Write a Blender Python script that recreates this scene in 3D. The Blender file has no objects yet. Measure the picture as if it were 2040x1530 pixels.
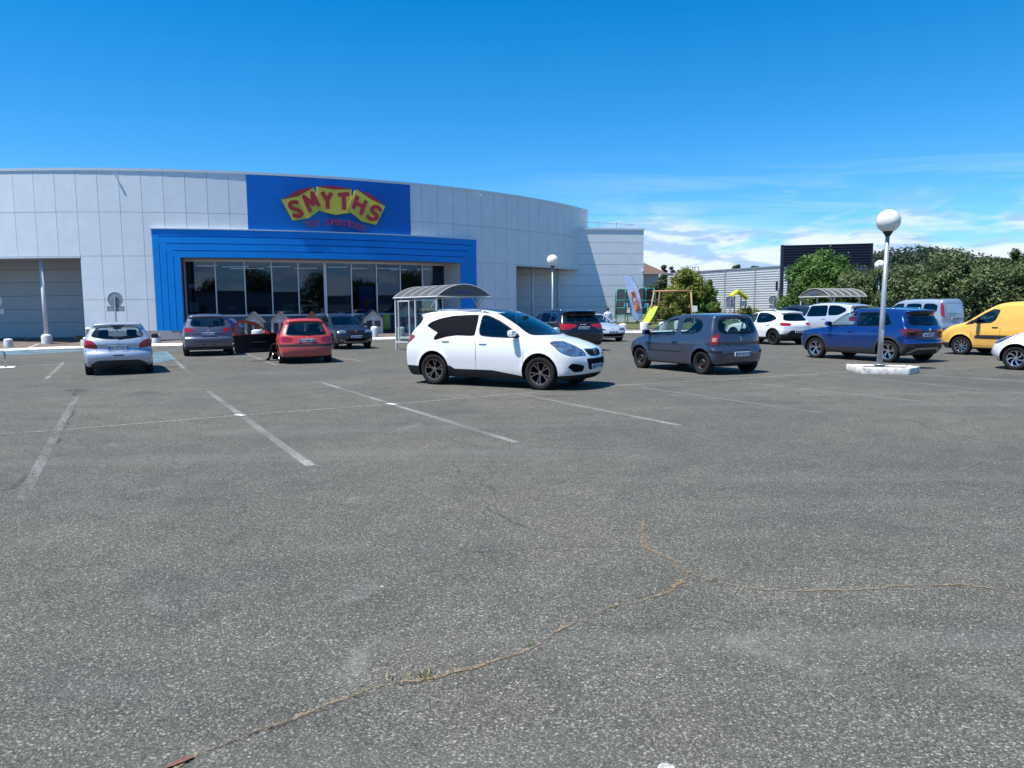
import bpy, bmesh, math, random
import numpy as np
from mathutils import Matrix, Vector
random.seed(7); rng = np.random.default_rng(7)
SC = bpy.context.scene
COL = SC.collection
# ------------------------------------------------------------------ camera
FPX = 1473.0; CH = 1.70
PITCH = math.atan((765-616)/FPX); ROLL = math.radians(0.5)
fwd = np.array([0, math.cos(PITCH), -math.sin(PITCH)])
_r0 = np.array([1., 0, 0]); _u0 = np.cross(_r0, fwd)
right = math.cos(ROLL)*_r0 - math.sin(ROLL)*_u0
up = math.sin(ROLL)*_r0 + math.cos(ROLL)*_u0
cd = bpy.data.cameras.new('camera'); cam = bpy.data.objects.new('camera', cd); COL.objects.link(cam)
M = Matrix(((right[0], up[0], -fwd[0], 0), (right[1], up[1], -fwd[1], 0), (right[2], up[2], -fwd[2], CH), (0, 0, 0, 1)))
cam.matrix_world = M
cd.sensor_fit = 'HORIZONTAL'; cd.sensor_width = 36; cd.lens = 36*FPX/2040
cd.clip_start = .1; cd.clip_end = 6000
SC.camera = cam
# ------------------------------------------------------------------ light
SUN_DIR = Vector((.42, .25, -1)).normalized()          # direction the light travels
elev = math.asin(-SUN_DIR.z); azim = math.atan2(-SUN_DIR.x, -SUN_DIR.y)
sd = bpy.data.lights.new('sun', 'SUN'); so = bpy.data.objects.new('sun', sd); COL.objects.link(so)
sd.energy = 5.0; sd.angle = math.radians(.55); sd.color = (1, .95, .87)
so.rotation_euler = SUN_DIR.to_track_quat('-Z', 'Y').to_euler(); so.location = (0, 0, 60)
SC.view_settings.view_transform = 'Standard'; SC.view_settings.look = 'None'
SC.view_settings.gamma = 1; SC.view_settings.exposure = 0.55
world = bpy.data.worlds.new('World'); SC.world = world; world.use_nodes = True
def N(nt, t, loc=None, **kw):
    n = nt.nodes.new(t)
    for k, v in kw.items():
        if k.startswith('i_'):
            key = k[2:]
            n.inputs[int(key) if key.isdigit() else key.replace('_', ' ')].default_value = v
        else: setattr(n, k, v)
    return n
def lk(nt, a, b): nt.links.new(a, b)
def mth(nt, op, a, b=None, clamp=False):
    n = nt.nodes.new('ShaderNodeMath'); n.operation = op; n.use_clamp = clamp
    for i, v in enumerate((a, b)):
        if v is None: continue
        if isinstance(v, (int, float)): n.inputs[i].default_value = v
        else: nt.links.new(v, n.inputs[i])
    return n.outputs[0]
def mix(nt, f, a, b, t='MIX'):
    n = nt.nodes.new('ShaderNodeMix'); n.data_type = 'RGBA'; n.blend_type = t
    for i, v in ((0, f), (6, a), (7, b)):
        if isinstance(v, (int, float)): n.inputs[i].default_value = v
        elif isinstance(v, (tuple, list)): n.inputs[i].default_value = (*v, 1) if len(v) == 3 else v
        else: nt.links.new(v, n.inputs[i])
    return n.outputs[2]
def ramp(nt, v, pts):
    n = nt.nodes.new('ShaderNodeValToRGB'); e = n.color_ramp.elements
    while len(e) < len(pts): e.new(.5)
    for i, (p, c) in enumerate(pts):
        e[i].position = p; e[i].color = (*c, 1) if isinstance(c, (tuple, list)) else (c, c, c, 1)
    nt.links.new(v, n.inputs[0]); return n.outputs[0]
def build_world():
    nt = world.node_tree; nt.nodes.clear()
    out = nt.nodes.new('ShaderNodeOutputWorld'); bg = nt.nodes.new('ShaderNodeBackground')
    sky = N(nt, 'ShaderNodeTexSky', sky_type='NISHITA'); sky.sun_disc = False
    sky.sun_elevation = elev; sky.sun_rotation = azim
    sky.air_density = 1.0; sky.dust_density = 0.0; sky.ozone_density = 6.0; sky.altitude = 200
    tc = nt.nodes.new('ShaderNodeTexCoord')
    sp = nt.nodes.new('ShaderNodeSeparateXYZ'); lk(nt, tc.outputs['Generated'], sp.inputs[0])
    z = sp.outputs[2]
    hs = N(nt, 'ShaderNodeHueSaturation', i_Hue=.497, i_Saturation=1.37, i_Value=1.13)
    lk(nt, sky.outputs[0], hs.inputs['Color'])
    # clouds: project the view direction onto a high layer
    zc = mth(nt, 'MAXIMUM', z, .012)
    cx = mth(nt, 'DIVIDE', sp.outputs[0], zc); cy = mth(nt, 'DIVIDE', sp.outputs[1], zc)
    cb = nt.nodes.new('ShaderNodeCombineXYZ'); lk(nt, cx, cb.inputs[0]); lk(nt, cy, cb.inputs[1])
    # cirrus streaks (stretched in azimuth)
    az = mth(nt, 'ARCTAN2', sp.outputs[0], sp.outputs[1])
    c2 = nt.nodes.new('ShaderNodeCombineXYZ'); lk(nt, az, c2.inputs[0])
    lk(nt, mth(nt, 'ADD', mth(nt, 'MULTIPLY', z, 16.), mth(nt, 'MULTIPLY', az, .9)), c2.inputs[1])
    n1 = N(nt, 'ShaderNodeTexNoise', i_Scale=3.0, i_Detail=7.0, i_Roughness=.55, i_Distortion=.6); lk(nt, c2.outputs[0], n1.inputs['Vector'])
    cir = ramp(nt, n1.outputs[0], [(.46, 0.0), (.72, 1.0)])
    band = ramp(nt, z, [(.0, 1.0), (.12, .8), (.20, .0)])
    azm = ramp(nt, mth(nt, 'ADD', mth(nt, 'MULTIPLY', az, 1.0), .5), [(.42, .0), (.70, 1.0)])
    cirf = mth(nt, 'MULTIPLY', mth(nt, 'MULTIPLY', cir, band), mth(nt, 'MULTIPLY', azm, .52))
    # low cumulus bank
    c3 = nt.nodes.new('ShaderNodeCombineXYZ'); lk(nt, mth(nt, 'MULTIPLY', az, 7.0), c3.inputs[0]); lk(nt, mth(nt, 'MULTIPLY', z, 30.0), c3.inputs[1])
    n2 = N(nt, 'ShaderNodeTexNoise', i_Scale=1.05, i_Detail=8.0, i_Roughness=.56, i_Distortion=.35); lk(nt, c3.outputs[0], n2.inputs['Vector'])
    thr = mth(nt, 'ADD', n2.outputs[0], ramp(nt, z, [(.0, .30), (.05, .25), (.10, .12), (.16, 0.0)]))
    cum = mth(nt, 'MULTIPLY', ramp(nt, thr, [(.54, .0), (.70, 1.0)]), ramp(nt, mth(nt, 'ADD', az, .5), [(.40, .0), (.55, 1.0)]))
    cum = mth(nt, 'MULTIPLY', mth(nt, 'MULTIPLY', cum, ramp(nt, z, [(.09, 1.0), (.14, .0)])), .88)
    n3 = N(nt, 'ShaderNodeTexNoise', i_Scale=1.9, i_Detail=6.0, i_Roughness=.5, i_Distortion=.3)
    mp = N(nt, 'ShaderNodeMapping'); mp.inputs['Location'].default_value = (3.3, 1.7, 0); lk(nt, c3.outputs[0], mp.inputs[0]); lk(nt, mp.outputs[0], n3.inputs['Vector'])
    grey = ramp(nt, n3.outputs[0], [(.47, (6.0, 6.5, 7.0)), (.56, (3.1, 4.2, 6.0))])
    hb_ = mix(nt, 1., hs.outputs[0], ramp(nt, z, [(.0, (.42, .70, 1.02)), (.10, (.72, .90, 1.03)), (.30, (1., 1., 1.))]), 'MULTIPLY')
    c = mix(nt, cirf, hb_, (4.9, 6.3, 7.4))
    c = mix(nt, cum, c, grey)
    # a few small grey puffs
    c4 = nt.nodes.new('ShaderNodeCombineXYZ'); lk(nt, mth(nt, 'MULTIPLY', az, 15.0), c4.inputs[0]); lk(nt, mth(nt, 'MULTIPLY', z, 52.0), c4.inputs[1])
    n4 = N(nt, 'ShaderNodeTexNoise', i_Scale=.62, i_Detail=5.0, i_Roughness=.5, i_Distortion=.2); lk(nt, c4.outputs[0], n4.inputs['Vector'])
    pf = mth(nt, 'MULTIPLY', ramp(nt, n4.outputs[0], [(.66, .0), (.74, .8)]), mth(nt, 'MULTIPLY', band, azm))
    c = mix(nt, pf, c, (3.4, 4.2, 5.8))
    lk(nt, c, bg.inputs[0]); bg.inputs[1].default_value = .105
    lk(nt, bg.outputs[0], out.inputs[0])
build_world()

# ------------------------------------------------------------------ measuring helpers (photo pixels -> place)
def ray(px, py): return fwd + right*(px-1020)/FPX - up*(py-765)/FPX
def gp(px, py, z=0.0):
    r = ray(px, py); t = (z-CH)/r[2]; return np.array([r[0]*t, r[1]*t, z])
def at(px, py, Y):
    r = ray(px, py); t = Y/r[1]; return np.array([r[0]*t, Y, CH+r[2]*t])
def ss(a, b, x):
    t = np.clip((x-a)/(b-a), 0, 1); return t*t*(3-2*t)
def zg(X, Y):      # the car park dips a little towards the gutter on the left, and the verge rises on the right
    X = np.asarray(X, float); Y = np.asarray(Y, float)
    d = -.33*ss(-13, -24, X)*0 - .33*(1-ss(-26, -15, X))*ss(27, 38, Y)*(1-ss(46.5, 50, Y))
    return d + .16*ss(13, 18, X)*ss(30, 36, Y)*(1-ss(50, 60, Y))
def gpz(px, py, dz=0.0):
    z = 0.0
    for _ in range(6):
        p = gp(px, py, z+dz); z = float(zg(p[0], p[1]))
    p[2] = z+dz; return p

# ------------------------------------------------------------------ materials
MATS = {}
def newmat(name):
    m = bpy.data.materials.new(name); m.use_nodes = True; nt = m.node_tree
    return m, nt, nt.nodes['Principled BSDF'], nt.nodes['Material Output']
def simple(name, col, rough=.5, metal=0., coat=0., spec=.5, noise=0., nscale=6., bump=0., bscale=60., alpha=1, emit=None, es=1):
    if name in MATS: return MATS[name]
    m, nt, b, o = newmat(name)
    b.inputs['Base Color'].default_value = (*col, 1); b.inputs['Roughness'].default_value = rough
    b.inputs['Metallic'].default_value = metal; b.inputs['Coat Weight'].default_value = coat
    b.inputs['Coat Roughness'].default_value = .06
    b.inputs['Specular IOR Level'].default_value = spec
    if noise > 0:
        tc = nt.nodes.new('ShaderNodeTexCoord')
        n = N(nt, 'ShaderNodeTexNoise', i_Scale=nscale, i_Detail=6., i_Roughness=.6); lk(nt, tc.outputs['Object'], n.inputs['Vector'])
        c = ramp(nt, n.outputs[0], [(.36, tuple(x*(1-noise) for x in col)), (.7, tuple(min(1, x*(1+noise*.6)) for x in col))])
        lk(nt, c, b.inputs['Base Color'])
    if bump > 0:
        tc = nt.nodes.new('ShaderNodeTexCoord')
        n = N(nt, 'ShaderNodeTexNoise', i_Scale=bscale, i_Detail=4.); lk(nt, tc.outputs['Object'], n.inputs['Vector'])
        bp = N(nt, 'ShaderNodeBump', i_Strength=bump, i_Distance=.02); lk(nt, n.outputs[0], bp.inputs['Height']); lk(nt, bp.outputs[0], b.inputs['Normal'])
    if emit: b.inputs['Emission Color'].default_value = (*emit, 1); b.inputs['Emission Strength'].default_value = es
    MATS[name] = m; return m
def paint(name, col, metal=.0, rough=.35, coat=1.0):
    if name in MATS: return MATS[name]
    m, nt, b, o = newmat(name)
    tc = nt.nodes.new('ShaderNodeTexCoord')
    n = N(nt, 'ShaderNodeTexNoise', i_Scale=2.5, i_Detail=5., i_Roughness=.65); lk(nt, tc.outputs['Object'], n.inputs['Vector'])
    sp = nt.nodes.new('ShaderNodeSeparateXYZ'); lk(nt, tc.outputs['Object'], sp.inputs[0])
    low = ramp(nt, sp.outputs[2], [(.2, .35), (.75, .0)])       # road dust thrown up on the sills
    dk = min(1., .25+sum(col)*1.2)
    dust = mth(nt, 'MULTIPLY', mth(nt, 'ADD', mth(nt, 'MULTIPLY', n.outputs[0], .10), low), mth(nt, 'ADD', n.outputs[0], .1), True)
    c = mix(nt, mth(nt, 'MULTIPLY', dust, dk), col, (.20, .19, .17)); lk(nt, c, b.inputs['Base Color'])
    b.inputs['Metallic'].default_value = metal; b.inputs['Roughness'].default_value = rough
    b.inputs['Coat Weight'].default_value = coat; b.inputs['Coat Roughness'].default_value = .05
    geo = nt.nodes.new('ShaderNodeNewGeometry'); df = N(nt, 'ShaderNodeBsdfDiffuse'); df.inputs[0].default_value = (.02, .02, .022, 1)
    mx = nt.nodes.new('ShaderNodeMixShader'); lk(nt, geo.outputs['Backfacing'], mx.inputs[0]); lk(nt, b.outputs[0], mx.inputs[1]); lk(nt, df.outputs[0], mx.inputs[2])
    lk(nt, mx.outputs[0], o.inputs[0]); MATS[name] = m; return m
def glass(name, tint=(.35, .42, .42), refl=.06, gc=(.95, .97, 1)):
    if name in MATS: return MATS[name]
    m, nt, b, o = newmat(name); nt.nodes.remove(b)
    tr = nt.nodes.new('ShaderNodeBsdfTransparent'); tr.inputs[0].default_value = (*tint, 1)
    gl = nt.nodes.new('ShaderNodeBsdfGlossy'); gl.inputs['Roughness'].default_value = .02; gl.inputs[0].default_value = (*gc, 1)
    g = nt.nodes.new('ShaderNodeNewGeometry'); dp = nt.nodes.new('ShaderNodeVectorMath'); dp.operation = 'DOT_PRODUCT'; lk(nt, g.outputs['Normal'], dp.inputs[0]); lk(nt, g.outputs['Incoming'], dp.inputs[1])
    c1 = mth(nt, 'SUBTRACT', 1., mth(nt, 'ABSOLUTE', dp.outputs['Value']))
    f = mth(nt, 'ADD', mth(nt, 'MULTIPLY', mth(nt, 'POWER', c1, 5.), .92), refl+.01, True)
    mx = nt.nodes.new('ShaderNodeMixShader'); lk(nt, f, mx.inputs[0]); lk(nt, tr.outputs[0], mx.inputs[1]); lk(nt, gl.outputs[0], mx.inputs[2])
    lk(nt, mx.outputs[0], o.inputs[0]); MATS[name] = m; return m
GLASS = glass('car_glass', (.70, .80, .78)); DARKGLASS = glass('privacy_glass', (.06, .07, .08)); SHOPGLASS = glass('shop_glass', (.22, .30, .38), .07, (.55, .75, 1.))
CLEAR = glass('clear_glass', (.80, .86, .85), .05)
RUBBER = simple('rubber', (.022, .021, .021), .85, noise=.3, nscale=20, spec=.15)
BLACKP = simple('black_plastic', (.016, .017, .020), .5, noise=.2, spec=.25)
GREYP = simple('grey_plastic', (.036, .037, .042), .55, noise=.2, spec=.25)
SEAM = simple('panel_gap', (.008, .008, .009), .8, spec=.1)
MIRR = simple('mirror_glass', (.10, .11, .13), .05, 1.)
CHROME = simple('chrome', (.75, .75, .76), .12, 1.)
ALLOY = simple('alloy', (.50, .51, .53), .3, .9)
DALLOY = simple('dark_alloy', (.26, .19, .17), .3, .8)
STEEL = simple('black_steel', (.035, .035, .038), .5, .4)
REDL = simple('red_lamp', (.33, .008, .012), .12, 0, 1.)
DREDL = simple('smoked_red_lamp', (.10, .008, .012), .12, 0, 1.)
ORANGEL = simple('orange_lamp', (.7, .2, .02), .15, 0, 1.)
SEATM = simple('seat_fabric', (.03, .03, .033), .9, noise=.3, spec=.1)
WHITEL = simple('clear_lamp', (.60, .63, .68), .10, .85, 1., noise=.75, nscale=9)
PLATEW = simple('plate_white', (.70, .73, .76), .4)
PLATEB = simple('plate_blue', (.02, .10, .45), .4)
INK = simple('black_ink', (.01, .01, .012), .6)
GALV = simple('galvanised_steel', (.36, .38, .40), .45, .6, noise=.25, nscale=9)
CONC = simple('white_concrete', (.68, .68, .66), .85, noise=.25, nscale=7, bump=.3)
SKIN = simple('skin', (.45, .26, .18), .55); HAIR = simple('dark_hair', (.02, .015, .012), .6)
CLOTHB = simple('black_cloth', (.006, .007, .010), .6, spec=.05, bump=.8, bscale=4)
CLOTHW = simple('white_cloth', (.72, .76, .85), .85, noise=.15, nscale=14)

# ------------------------------------------------------------------ object helpers
def link(o, parent=None):
    COL.objects.link(o)
    if parent is not None: o.parent = parent
    return o
def tag(o, label=None, cat=None, group=None, kind=None):
    if label: o['label'] = label
    if cat: o['category'] = cat
    if group: o['group'] = group
    if kind: o['kind'] = kind
    return o
def thing(name, loc=(0, 0, 0), rz=0, label=None, cat=None, group=None, scale=1.):
    o = bpy.data.objects.new(name, None); COL.objects.link(o); o.empty_display_size = .3
    o.location = loc; o.rotation_euler = (0, 0, rz); o.scale = (scale,)*3
    return tag(o, label, cat, group)
def copy_tree(o, parent=None):
    c = o.copy(); COL.objects.link(c); c.parent = parent
    for ch in list(o.children): copy_tree(ch, c)
    return c
def meshobj(name, V, F, mats, parent=None, fm=None, smooth=False, normals=None):
    me = bpy.data.meshes.new(name); me.from_pydata([tuple(map(float, v)) for v in V], [], [tuple(int(i) for i in f) for f in F])
    for m in (mats if isinstance(mats, (list, tuple)) else [mats]): me.materials.append(m)
    if fm is not None: me.polygons.foreach_set('material_index', np.array(fm, dtype=np.int32))
    if smooth: me.polygons.foreach_set('use_smooth', np.ones(len(me.polygons), dtype=bool))
    me.update()
    if normals is not None:
        me.normals_split_custom_set_from_vertices([tuple(map(float, n)) for n in normals])
    o = bpy.data.objects.new(name, me); return link(o, parent)
class MB:
    def __init__(s): s.V = []; s.F = []; s.m = []
    def add(s, V, F, mi=0, mat=None):
        k = len(s.V)
        for v in V: s.V.append(tuple(mat @ Vector(v)) if mat is not None else tuple(v))
        for f in F: s.F.append(tuple(i+k for i in f)); s.m.append(mi)
        return s
    def box(s, c, d, mi=0, mat=None, bev=0):
        x, y, z = d[0]/2, d[1]/2, d[2]/2
        if bev > 0:
            b = min(bev, x*.9, y*.9, z*.9); bm = bmesh.new(); bmesh.ops.create_cube(bm, size=1)
            for v in bm.verts: v.co = Vector((v.co.x*2*x, v.co.y*2*y, v.co.z*2*z))
            bmesh.ops.bevel(bm, geom=bm.edges[:], offset=b, segments=2, affect='EDGES', profile=.6)
            bm.verts.index_update(); V = [Vector(c)+v.co for v in bm.verts]; F = [[v.index for v in f.verts] for f in bm.faces]; bm.free()
            return s.add(V, F, mi, mat)
        V = [(c[0]+i*x, c[1]+j*y, c[2]+k*z) for k in (-1, 1) for j in (-1, 1) for i in (-1, 1)]
        return s.add(V, [(0, 2, 3, 1), (4, 5, 7, 6), (0, 1, 5, 4), (2, 6, 7, 3), (0, 4, 6, 2), (1, 3, 7, 5)], mi, mat)
    def tube(s, P, r, n=10, mi=0, cap=True, mat=None):
        P = [Vector(p) for p in P]; rs = r if isinstance(r, (list, tuple)) else [r]*len(P)
        V = []; F = []
        for i, p in enumerate(P):
            t = (P[min(i+1, len(P)-1)]-P[max(i-1, 0)]).normalized()
            a = t.cross(Vector((0, 0, 1)))
            if a.length < .05: a = t.cross(Vector((0, 1, 0)))
            a.normalize(); b = t.cross(a)
            for k in range(n):
                w = 2*math.pi*k/n; V.append(p+a*math.cos(w)*rs[i]+b*math.sin(w)*rs[i])
        for i in range(len(P)-1):
            for k in range(n): F.append((i*n+k, i*n+(k+1) % n, (i+1)*n+(k+1) % n, (i+1)*n+k))
        if cap: F.append(tuple(range(n-1, -1, -1))); F.append(tuple((len(P)-1)*n+k for k in range(n)))
        return s.add(V, F, mi, mat)
    def lathe(s, prof, n=32, mi=0, mat=None, c=(0, 0, 0)):
        V = []; F = []
        for r, z in prof:
            for k in range(n):
                w = 2*math.pi*k/n; V.append((c[0]+r*math.cos(w), c[1]+r*math.sin(w), c[2]+z))
        for i in range(len(prof)-1):
            for k in range(n): F.append((i*n+k, i*n+(k+1) % n, (i+1)*n+(k+1) % n, (i+1)*n+k))
        return s.add(V, F, mi, mat)
    def prism(s, P, ax, mi=0):       # polygon P (3d pts) extruded along vector ax
        n = len(P); ax = Vector(ax); P = [Vector(p) for p in P]
        V = P+[p+ax for p in P]
        F = [tuple(range(n-1, -1, -1)), tuple(range(n, 2*n))]+[(i, (i+1) % n, n+(i+1) % n, n+i) for i in range(n)]
        return s.add(V, F, mi)
    def build(s, name, mats, parent=None, smooth=False):
        return meshobj(name, s.V, s.F, mats, parent, s.m, smooth)
def shade_auto(o, ang=35):
    me = o.data; me.polygons.foreach_set('use_smooth', np.ones(len(me.polygons), dtype=bool))
    bm = bmesh.new(); bm.from_mesh(me); c = math.cos(math.radians(ang))
    for e in bm.edges:
        if len(e.link_faces) == 2 and e.link_faces[0].normal.dot(e.link_faces[1].normal) < c: e.smooth = False
    bm.to_mesh(me); bm.free(); return o
def text_geo(s, size, ext=.004, offset=0.):
    cu = bpy.data.curves.new('lettering', 'FONT'); cu.body = s; cu.size = size; cu.extrude = ext; cu.offset = offset
    cu.align_x = 'CENTER'; cu.align_y = 'CENTER'; cu.resolution_u = 2
    o = bpy.data.objects.new('lettering', cu); COL.objects.link(o)
    me = bpy.data.meshes.new_from_object(o.evaluated_get(bpy.context.evaluated_depsgraph_get()))
    V = [tuple(v.co) for v in me.vertices]; F = [tuple(p.vertices) for p in me.polygons]
    bpy.data.objects.remove(o); bpy.data.curves.remove(cu); bpy.data.meshes.remove(me); return V, F
def frame(o, x, y, z):   # matrix with columns
    x = Vector(x).normalized(); y = Vector(y).normalized(); z = Vector(z).normalized()
    return Matrix(((x.x, y.x, z.x, o[0]), (x.y, y.y, z.y, o[1]), (x.z, y.z, z.z, o[2]), (0, 0, 0, 1)))

# ------------------------------------------------------------------ vehicles
def curve(pts):
    pts = sorted(pts); X = np.array([p[0] for p in pts], float); Y = np.array([p[1] for p in pts], float)
    h = np.diff(X); dl = np.diff(Y)/h; m = np.zeros(len(X)); m[1:-1] = (dl[:-1]*h[1:]+dl[1:]*h[:-1])/(h[1:]+h[:-1]); m[0] = dl[0]; m[-1] = dl[-1]
    def f(x):
        x = np.clip(x, X[0], X[-1]); i = np.clip(np.searchsorted(X, x)-1, 0, len(h)-1)
        t = (x-X[i])/h[i]; t2 = t*t; t3 = t2*t
        return (2*t3-3*t2+1)*Y[i]+(t3-2*t2+t)*h[i]*m[i]+(-2*t3+3*t2)*Y[i+1]+(t3-t2)*h[i]*m[i+1]
    return f
def smax(a, b, k): h = np.maximum(k-np.abs(a-b), 0)/k; return np.maximum(a, b)+h*h*k*.25
def smin(a, b, k): h = np.maximum(k-np.abs(a-b), 0)/k; return np.minimum(a, b)-h*h*k*.25
def car_field(sp):
    L, W = sp['L'], sp['W']; top = curve(sp['top']); xr = curve(sp['rear']); xf = curve(sp['front']); belt = curve(sp['belt'])
    low = curve(sp.get('low', [(.15, .90), (.3, .955), (.5, .985), (.68, 1.), (.85, .995), (1.0, .975), (1.4, .95)]))
    tum = sp.get('tum', .36); sh = sp.get('sh', .015); bow = sp.get('bow', .13); kf = sp.get('kf', .30); kr = sp.get('kr', .14)
    Ra = sp['R']+sp.get('gap', .055); xw = sp['xw']; fl = sp.get('flare', .02); zb0 = sp.get('clear', .19); crown = sp.get('crown', .06)
    bowr = sp.get('bowr', .05)
    def F(P):
        x, y, z = P[..., 0], P[..., 1], P[..., 2]; ay = np.abs(y); t = np.clip(ay/(W/2), 0, 1.15)
        sg = np.tanh((x-L*.5)/.5); xs = x+np.where(sg > 0, bow, bowr)*t**2*sg
        zt = top(xs); dz = (top(xs+.02)-top(xs-.02))/.04
        a = (z-(zt-crown*t**2.2))/np.sqrt(1+dz*dz)
        u = np.clip((x-xw[1])/(L-xw[1]), 0, 1.2); v = np.clip((xw[0]-x)/xw[0], 0, 1.2)
        P_ = 1-.05*u**1.6-.045*v**1.6
        zb = belt(x)
        wl = W/2*low(z)*P_; g = W/2*.975*P_-sh-tum*(z-zb)-.10*np.clip(z-zb, 0, 1)**2
        w = smin(wl, g, .035)
        for q in xw:
            r = np.hypot(x-q, z-sp['R']); w = w+fl*np.exp(-((np.maximum(r-Ra, 0))/.055)**2)*(z > -.5)
        b = (ay-w)/np.where(z > zb, math.sqrt(1+tum*tum), 1.)
        c = x-(xf(z)-kf*t**3.2); d = (xr(z)+kr*t**3)-x; e = zb0-z
        f = smax(a, b, sp.get('ksh', .07)); f = smax(f, c, .09); f = smax(f, d, .07); return smax(f, e, .05)
    return F
def surfnet(F, lo, hi, h):
    ax = [np.arange(lo[i], hi[i]+h, h) for i in range(3)]
    G = np.stack(np.meshgrid(*ax, indexing='ij'), -1); f = F(G); s = f < 0
    n = np.array(f.shape)-1; cnt = np.zeros(n); pos = np.zeros((*n, 3)); 
    def sl(o): return tuple(slice(o[i], o[i]+n[i]) for i in range(3))
    for d in range(3):
        o1, o2 = [i for i in range(3) if i != d]
        for a in (0, 1):
            for b in (0, 1):
                p0 = [0, 0, 0]; p0[o1] = a; p0[o2] = b; p1 = list(p0); p1[d] = 1
                f0, f1 = f[sl(p0)], f[sl(p1)]; m = (f0 < 0) != (f1 < 0)
                t = np.where(m, f0/np.where(m, f0-f1, 1), 0)[..., None]
                pos += np.where(m[..., None], G[sl(p0)]*(1-t)+G[sl(p1)]*t, 0); cnt += m
    act = cnt > 0; idx = -np.ones(n, int); idx[act] = np.arange(act.sum()); V = pos[act]/cnt[act][:, None]
    Q = []
    for d in range(3):
        o1, o2 = [(1, 2), (2, 0), (0, 1)][d]
        i0 = [slice(None)]*3; i1 = [slice(None)]*3; i0[d] = slice(0, -1); i1[d] = slice(1, None)
        a, b = s[tuple(i0)], s[tuple(i1)]; m = a != b; ii = np.argwhere(m)
        ii = ii[(ii[:, o1] > 0) & (ii[:, o2] > 0) & (ii[:, o1] < n[o1]) & (ii[:, o2] < n[o2])]
        def cell(da, db):
            c = ii.copy(); c[:, o1] -= da; c[:, o2] -= db; return idx[c[:, 0], c[:, 1], c[:, 2]]
        q = np.stack([cell(1, 1), cell(0, 1), cell(0, 0), cell(1, 0)], 1)
        fl = ~a[ii[:, 0], ii[:, 1], ii[:, 2]]; q[fl] = q[fl][:, ::-1]; Q.append(q)
    return V, np.concatenate(Q)
def grad(F, P, e=.004):
    g = np.zeros_like(P)
    for i in range(3):
        d = np.zeros(3); d[i] = e; g[:, i] = (F(P+d)-F(P-d))/(2*e)
    return g
def chaikin(P, it=2, r=.2):
    P = [np.array(p, float) for p in P]
    for _ in range(it):
        Q = []
        for i in range(len(P)):
            a, b = P[i], P[(i+1) % len(P)]; Q += [a*(1-r)+b*r, a*r+b*(1-r)]
        P = Q; r = .25
    return np.array(P)
def sdpoly(p, poly):
    d = np.full(len(p), 1e9); ins = np.zeros(len(p), bool)
    for i in range(len(poly)):
        a, b = poly[i], poly[(i+1) % len(poly)]; e = b-a; w = p-a
        t = np.clip((w@e)/(e@e+1e-12), 0, 1); d = np.minimum(d, np.hypot(*(w-t[:, None]*e).T))
        c = (a[1] > p[:, 1]) != (b[1] > p[:, 1])
        with np.errstate(divide='ignore', invalid='ignore'):
            xi = a[0]+(p[:, 1]-a[1])*(b[0]-a[0])/(b[1]-a[1])
        ins ^= c & (p[:, 0] < xi)
    return np.where(ins, -d, d)
def sdline(p, pts, w):
    d = np.full(len(p), 1e9); pts = np.array(pts, float)
    for i in range(len(pts)-1):
        a, b = pts[i], pts[i+1]; e = b-a; q = p-a; t = np.clip((q@e)/(e@e+1e-12), 0, 1)
        d = np.minimum(d, np.hypot(*(q-t[:, None]*e).T))
    return d-w
MAXN = 12
class Shell:
    def __init__(s, V, Q):
        s.V = V; s.F = np.concatenate([Q, np.repeat(Q[:, -1:], MAXN-4, 1)], 1); s.n = np.full(len(Q), 4); s.t = np.zeros(len(Q), int)
    def proj(s, view, P):
        if view == 'S': return P[:, [0, 2]]
        if view == 'F': return np.stack([np.abs(P[:, 1]), P[:, 2]], 1)
        if view == 'T': return np.stack([P[:, 0], np.abs(P[:, 1])], 1)
    def cen(s): return s.V[s.F].mean(1)
    def split(s, fn, cand):
        f = fn(s.V); f[np.abs(f) < 8e-4] = 0; ff = f[s.F]
        mixed = np.where(cand & (ff.min(1) < 0) & (ff.max(1) > 0) & (s.n < MAXN-1))[0]
        if len(mixed) == 0: return f
        newv = []; nf = []; base = len(s.V); cache = {}; keep = np.ones(len(s.F), bool)
        for k in mixed:
            poly = s.F[k, :s.n[k]].tolist(); fv = [f[i] for i in poly]; m = len(poly); A = []; B = []; cr = 0
            for i in range(m):
                a, b = poly[i], poly[(i+1) % m]; fa, fb = fv[i], fv[(i+1) % m]
                if fa <= 0: A.append(a)
                if fa >= 0: B.append(a)
                if fa*fb < 0:
                    cr += 1; key = (min(a, b), max(a, b))
                    if key not in cache:
                        t = fa/(fa-fb); cache[key] = base+len(newv); newv.append(s.V[a]*(1-t)+s.V[b]*t)
                    A.append(cache[key]); B.append(cache[key])
            zc = sum(1 for q in fv if q == 0)
            if cr+zc > 2 or len(A) < 3 or len(B) < 3 or len(A) > MAXN or len(B) > MAXN: continue
            keep[k] = False
            for X in (A, B): nf.append((X, s.t[k]))
        if newv: s.V = np.vstack([s.V, np.array(newv)])
        if nf:
            s.F = np.vstack([s.F[keep], np.array([X+[X[-1]]*(MAXN-len(X)) for X, _ in nf])])
            s.n = np.concatenate([s.n[keep], [len(X) for X, _ in nf]]); s.t = np.concatenate([s.t[keep], [t for _, t in nf]])
        return None
    def region(s, fns, tagid, flt, over=(0,)):
        for fn in fns:
            c = s.cen(); cand = flt(c) & np.isin(s.t, over); s.split(fn, cand)
        ok = flt(s.cen()) & np.isin(s.t, over)
        for fn in fns:
            f = fn(s.V); ff = f[s.F]; ok &= (ff.max(1) < 1.2e-3) | (ff.mean(1) < -.004)
        s.t[ok] = tagid; return ok
WHEELS = {}
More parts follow.
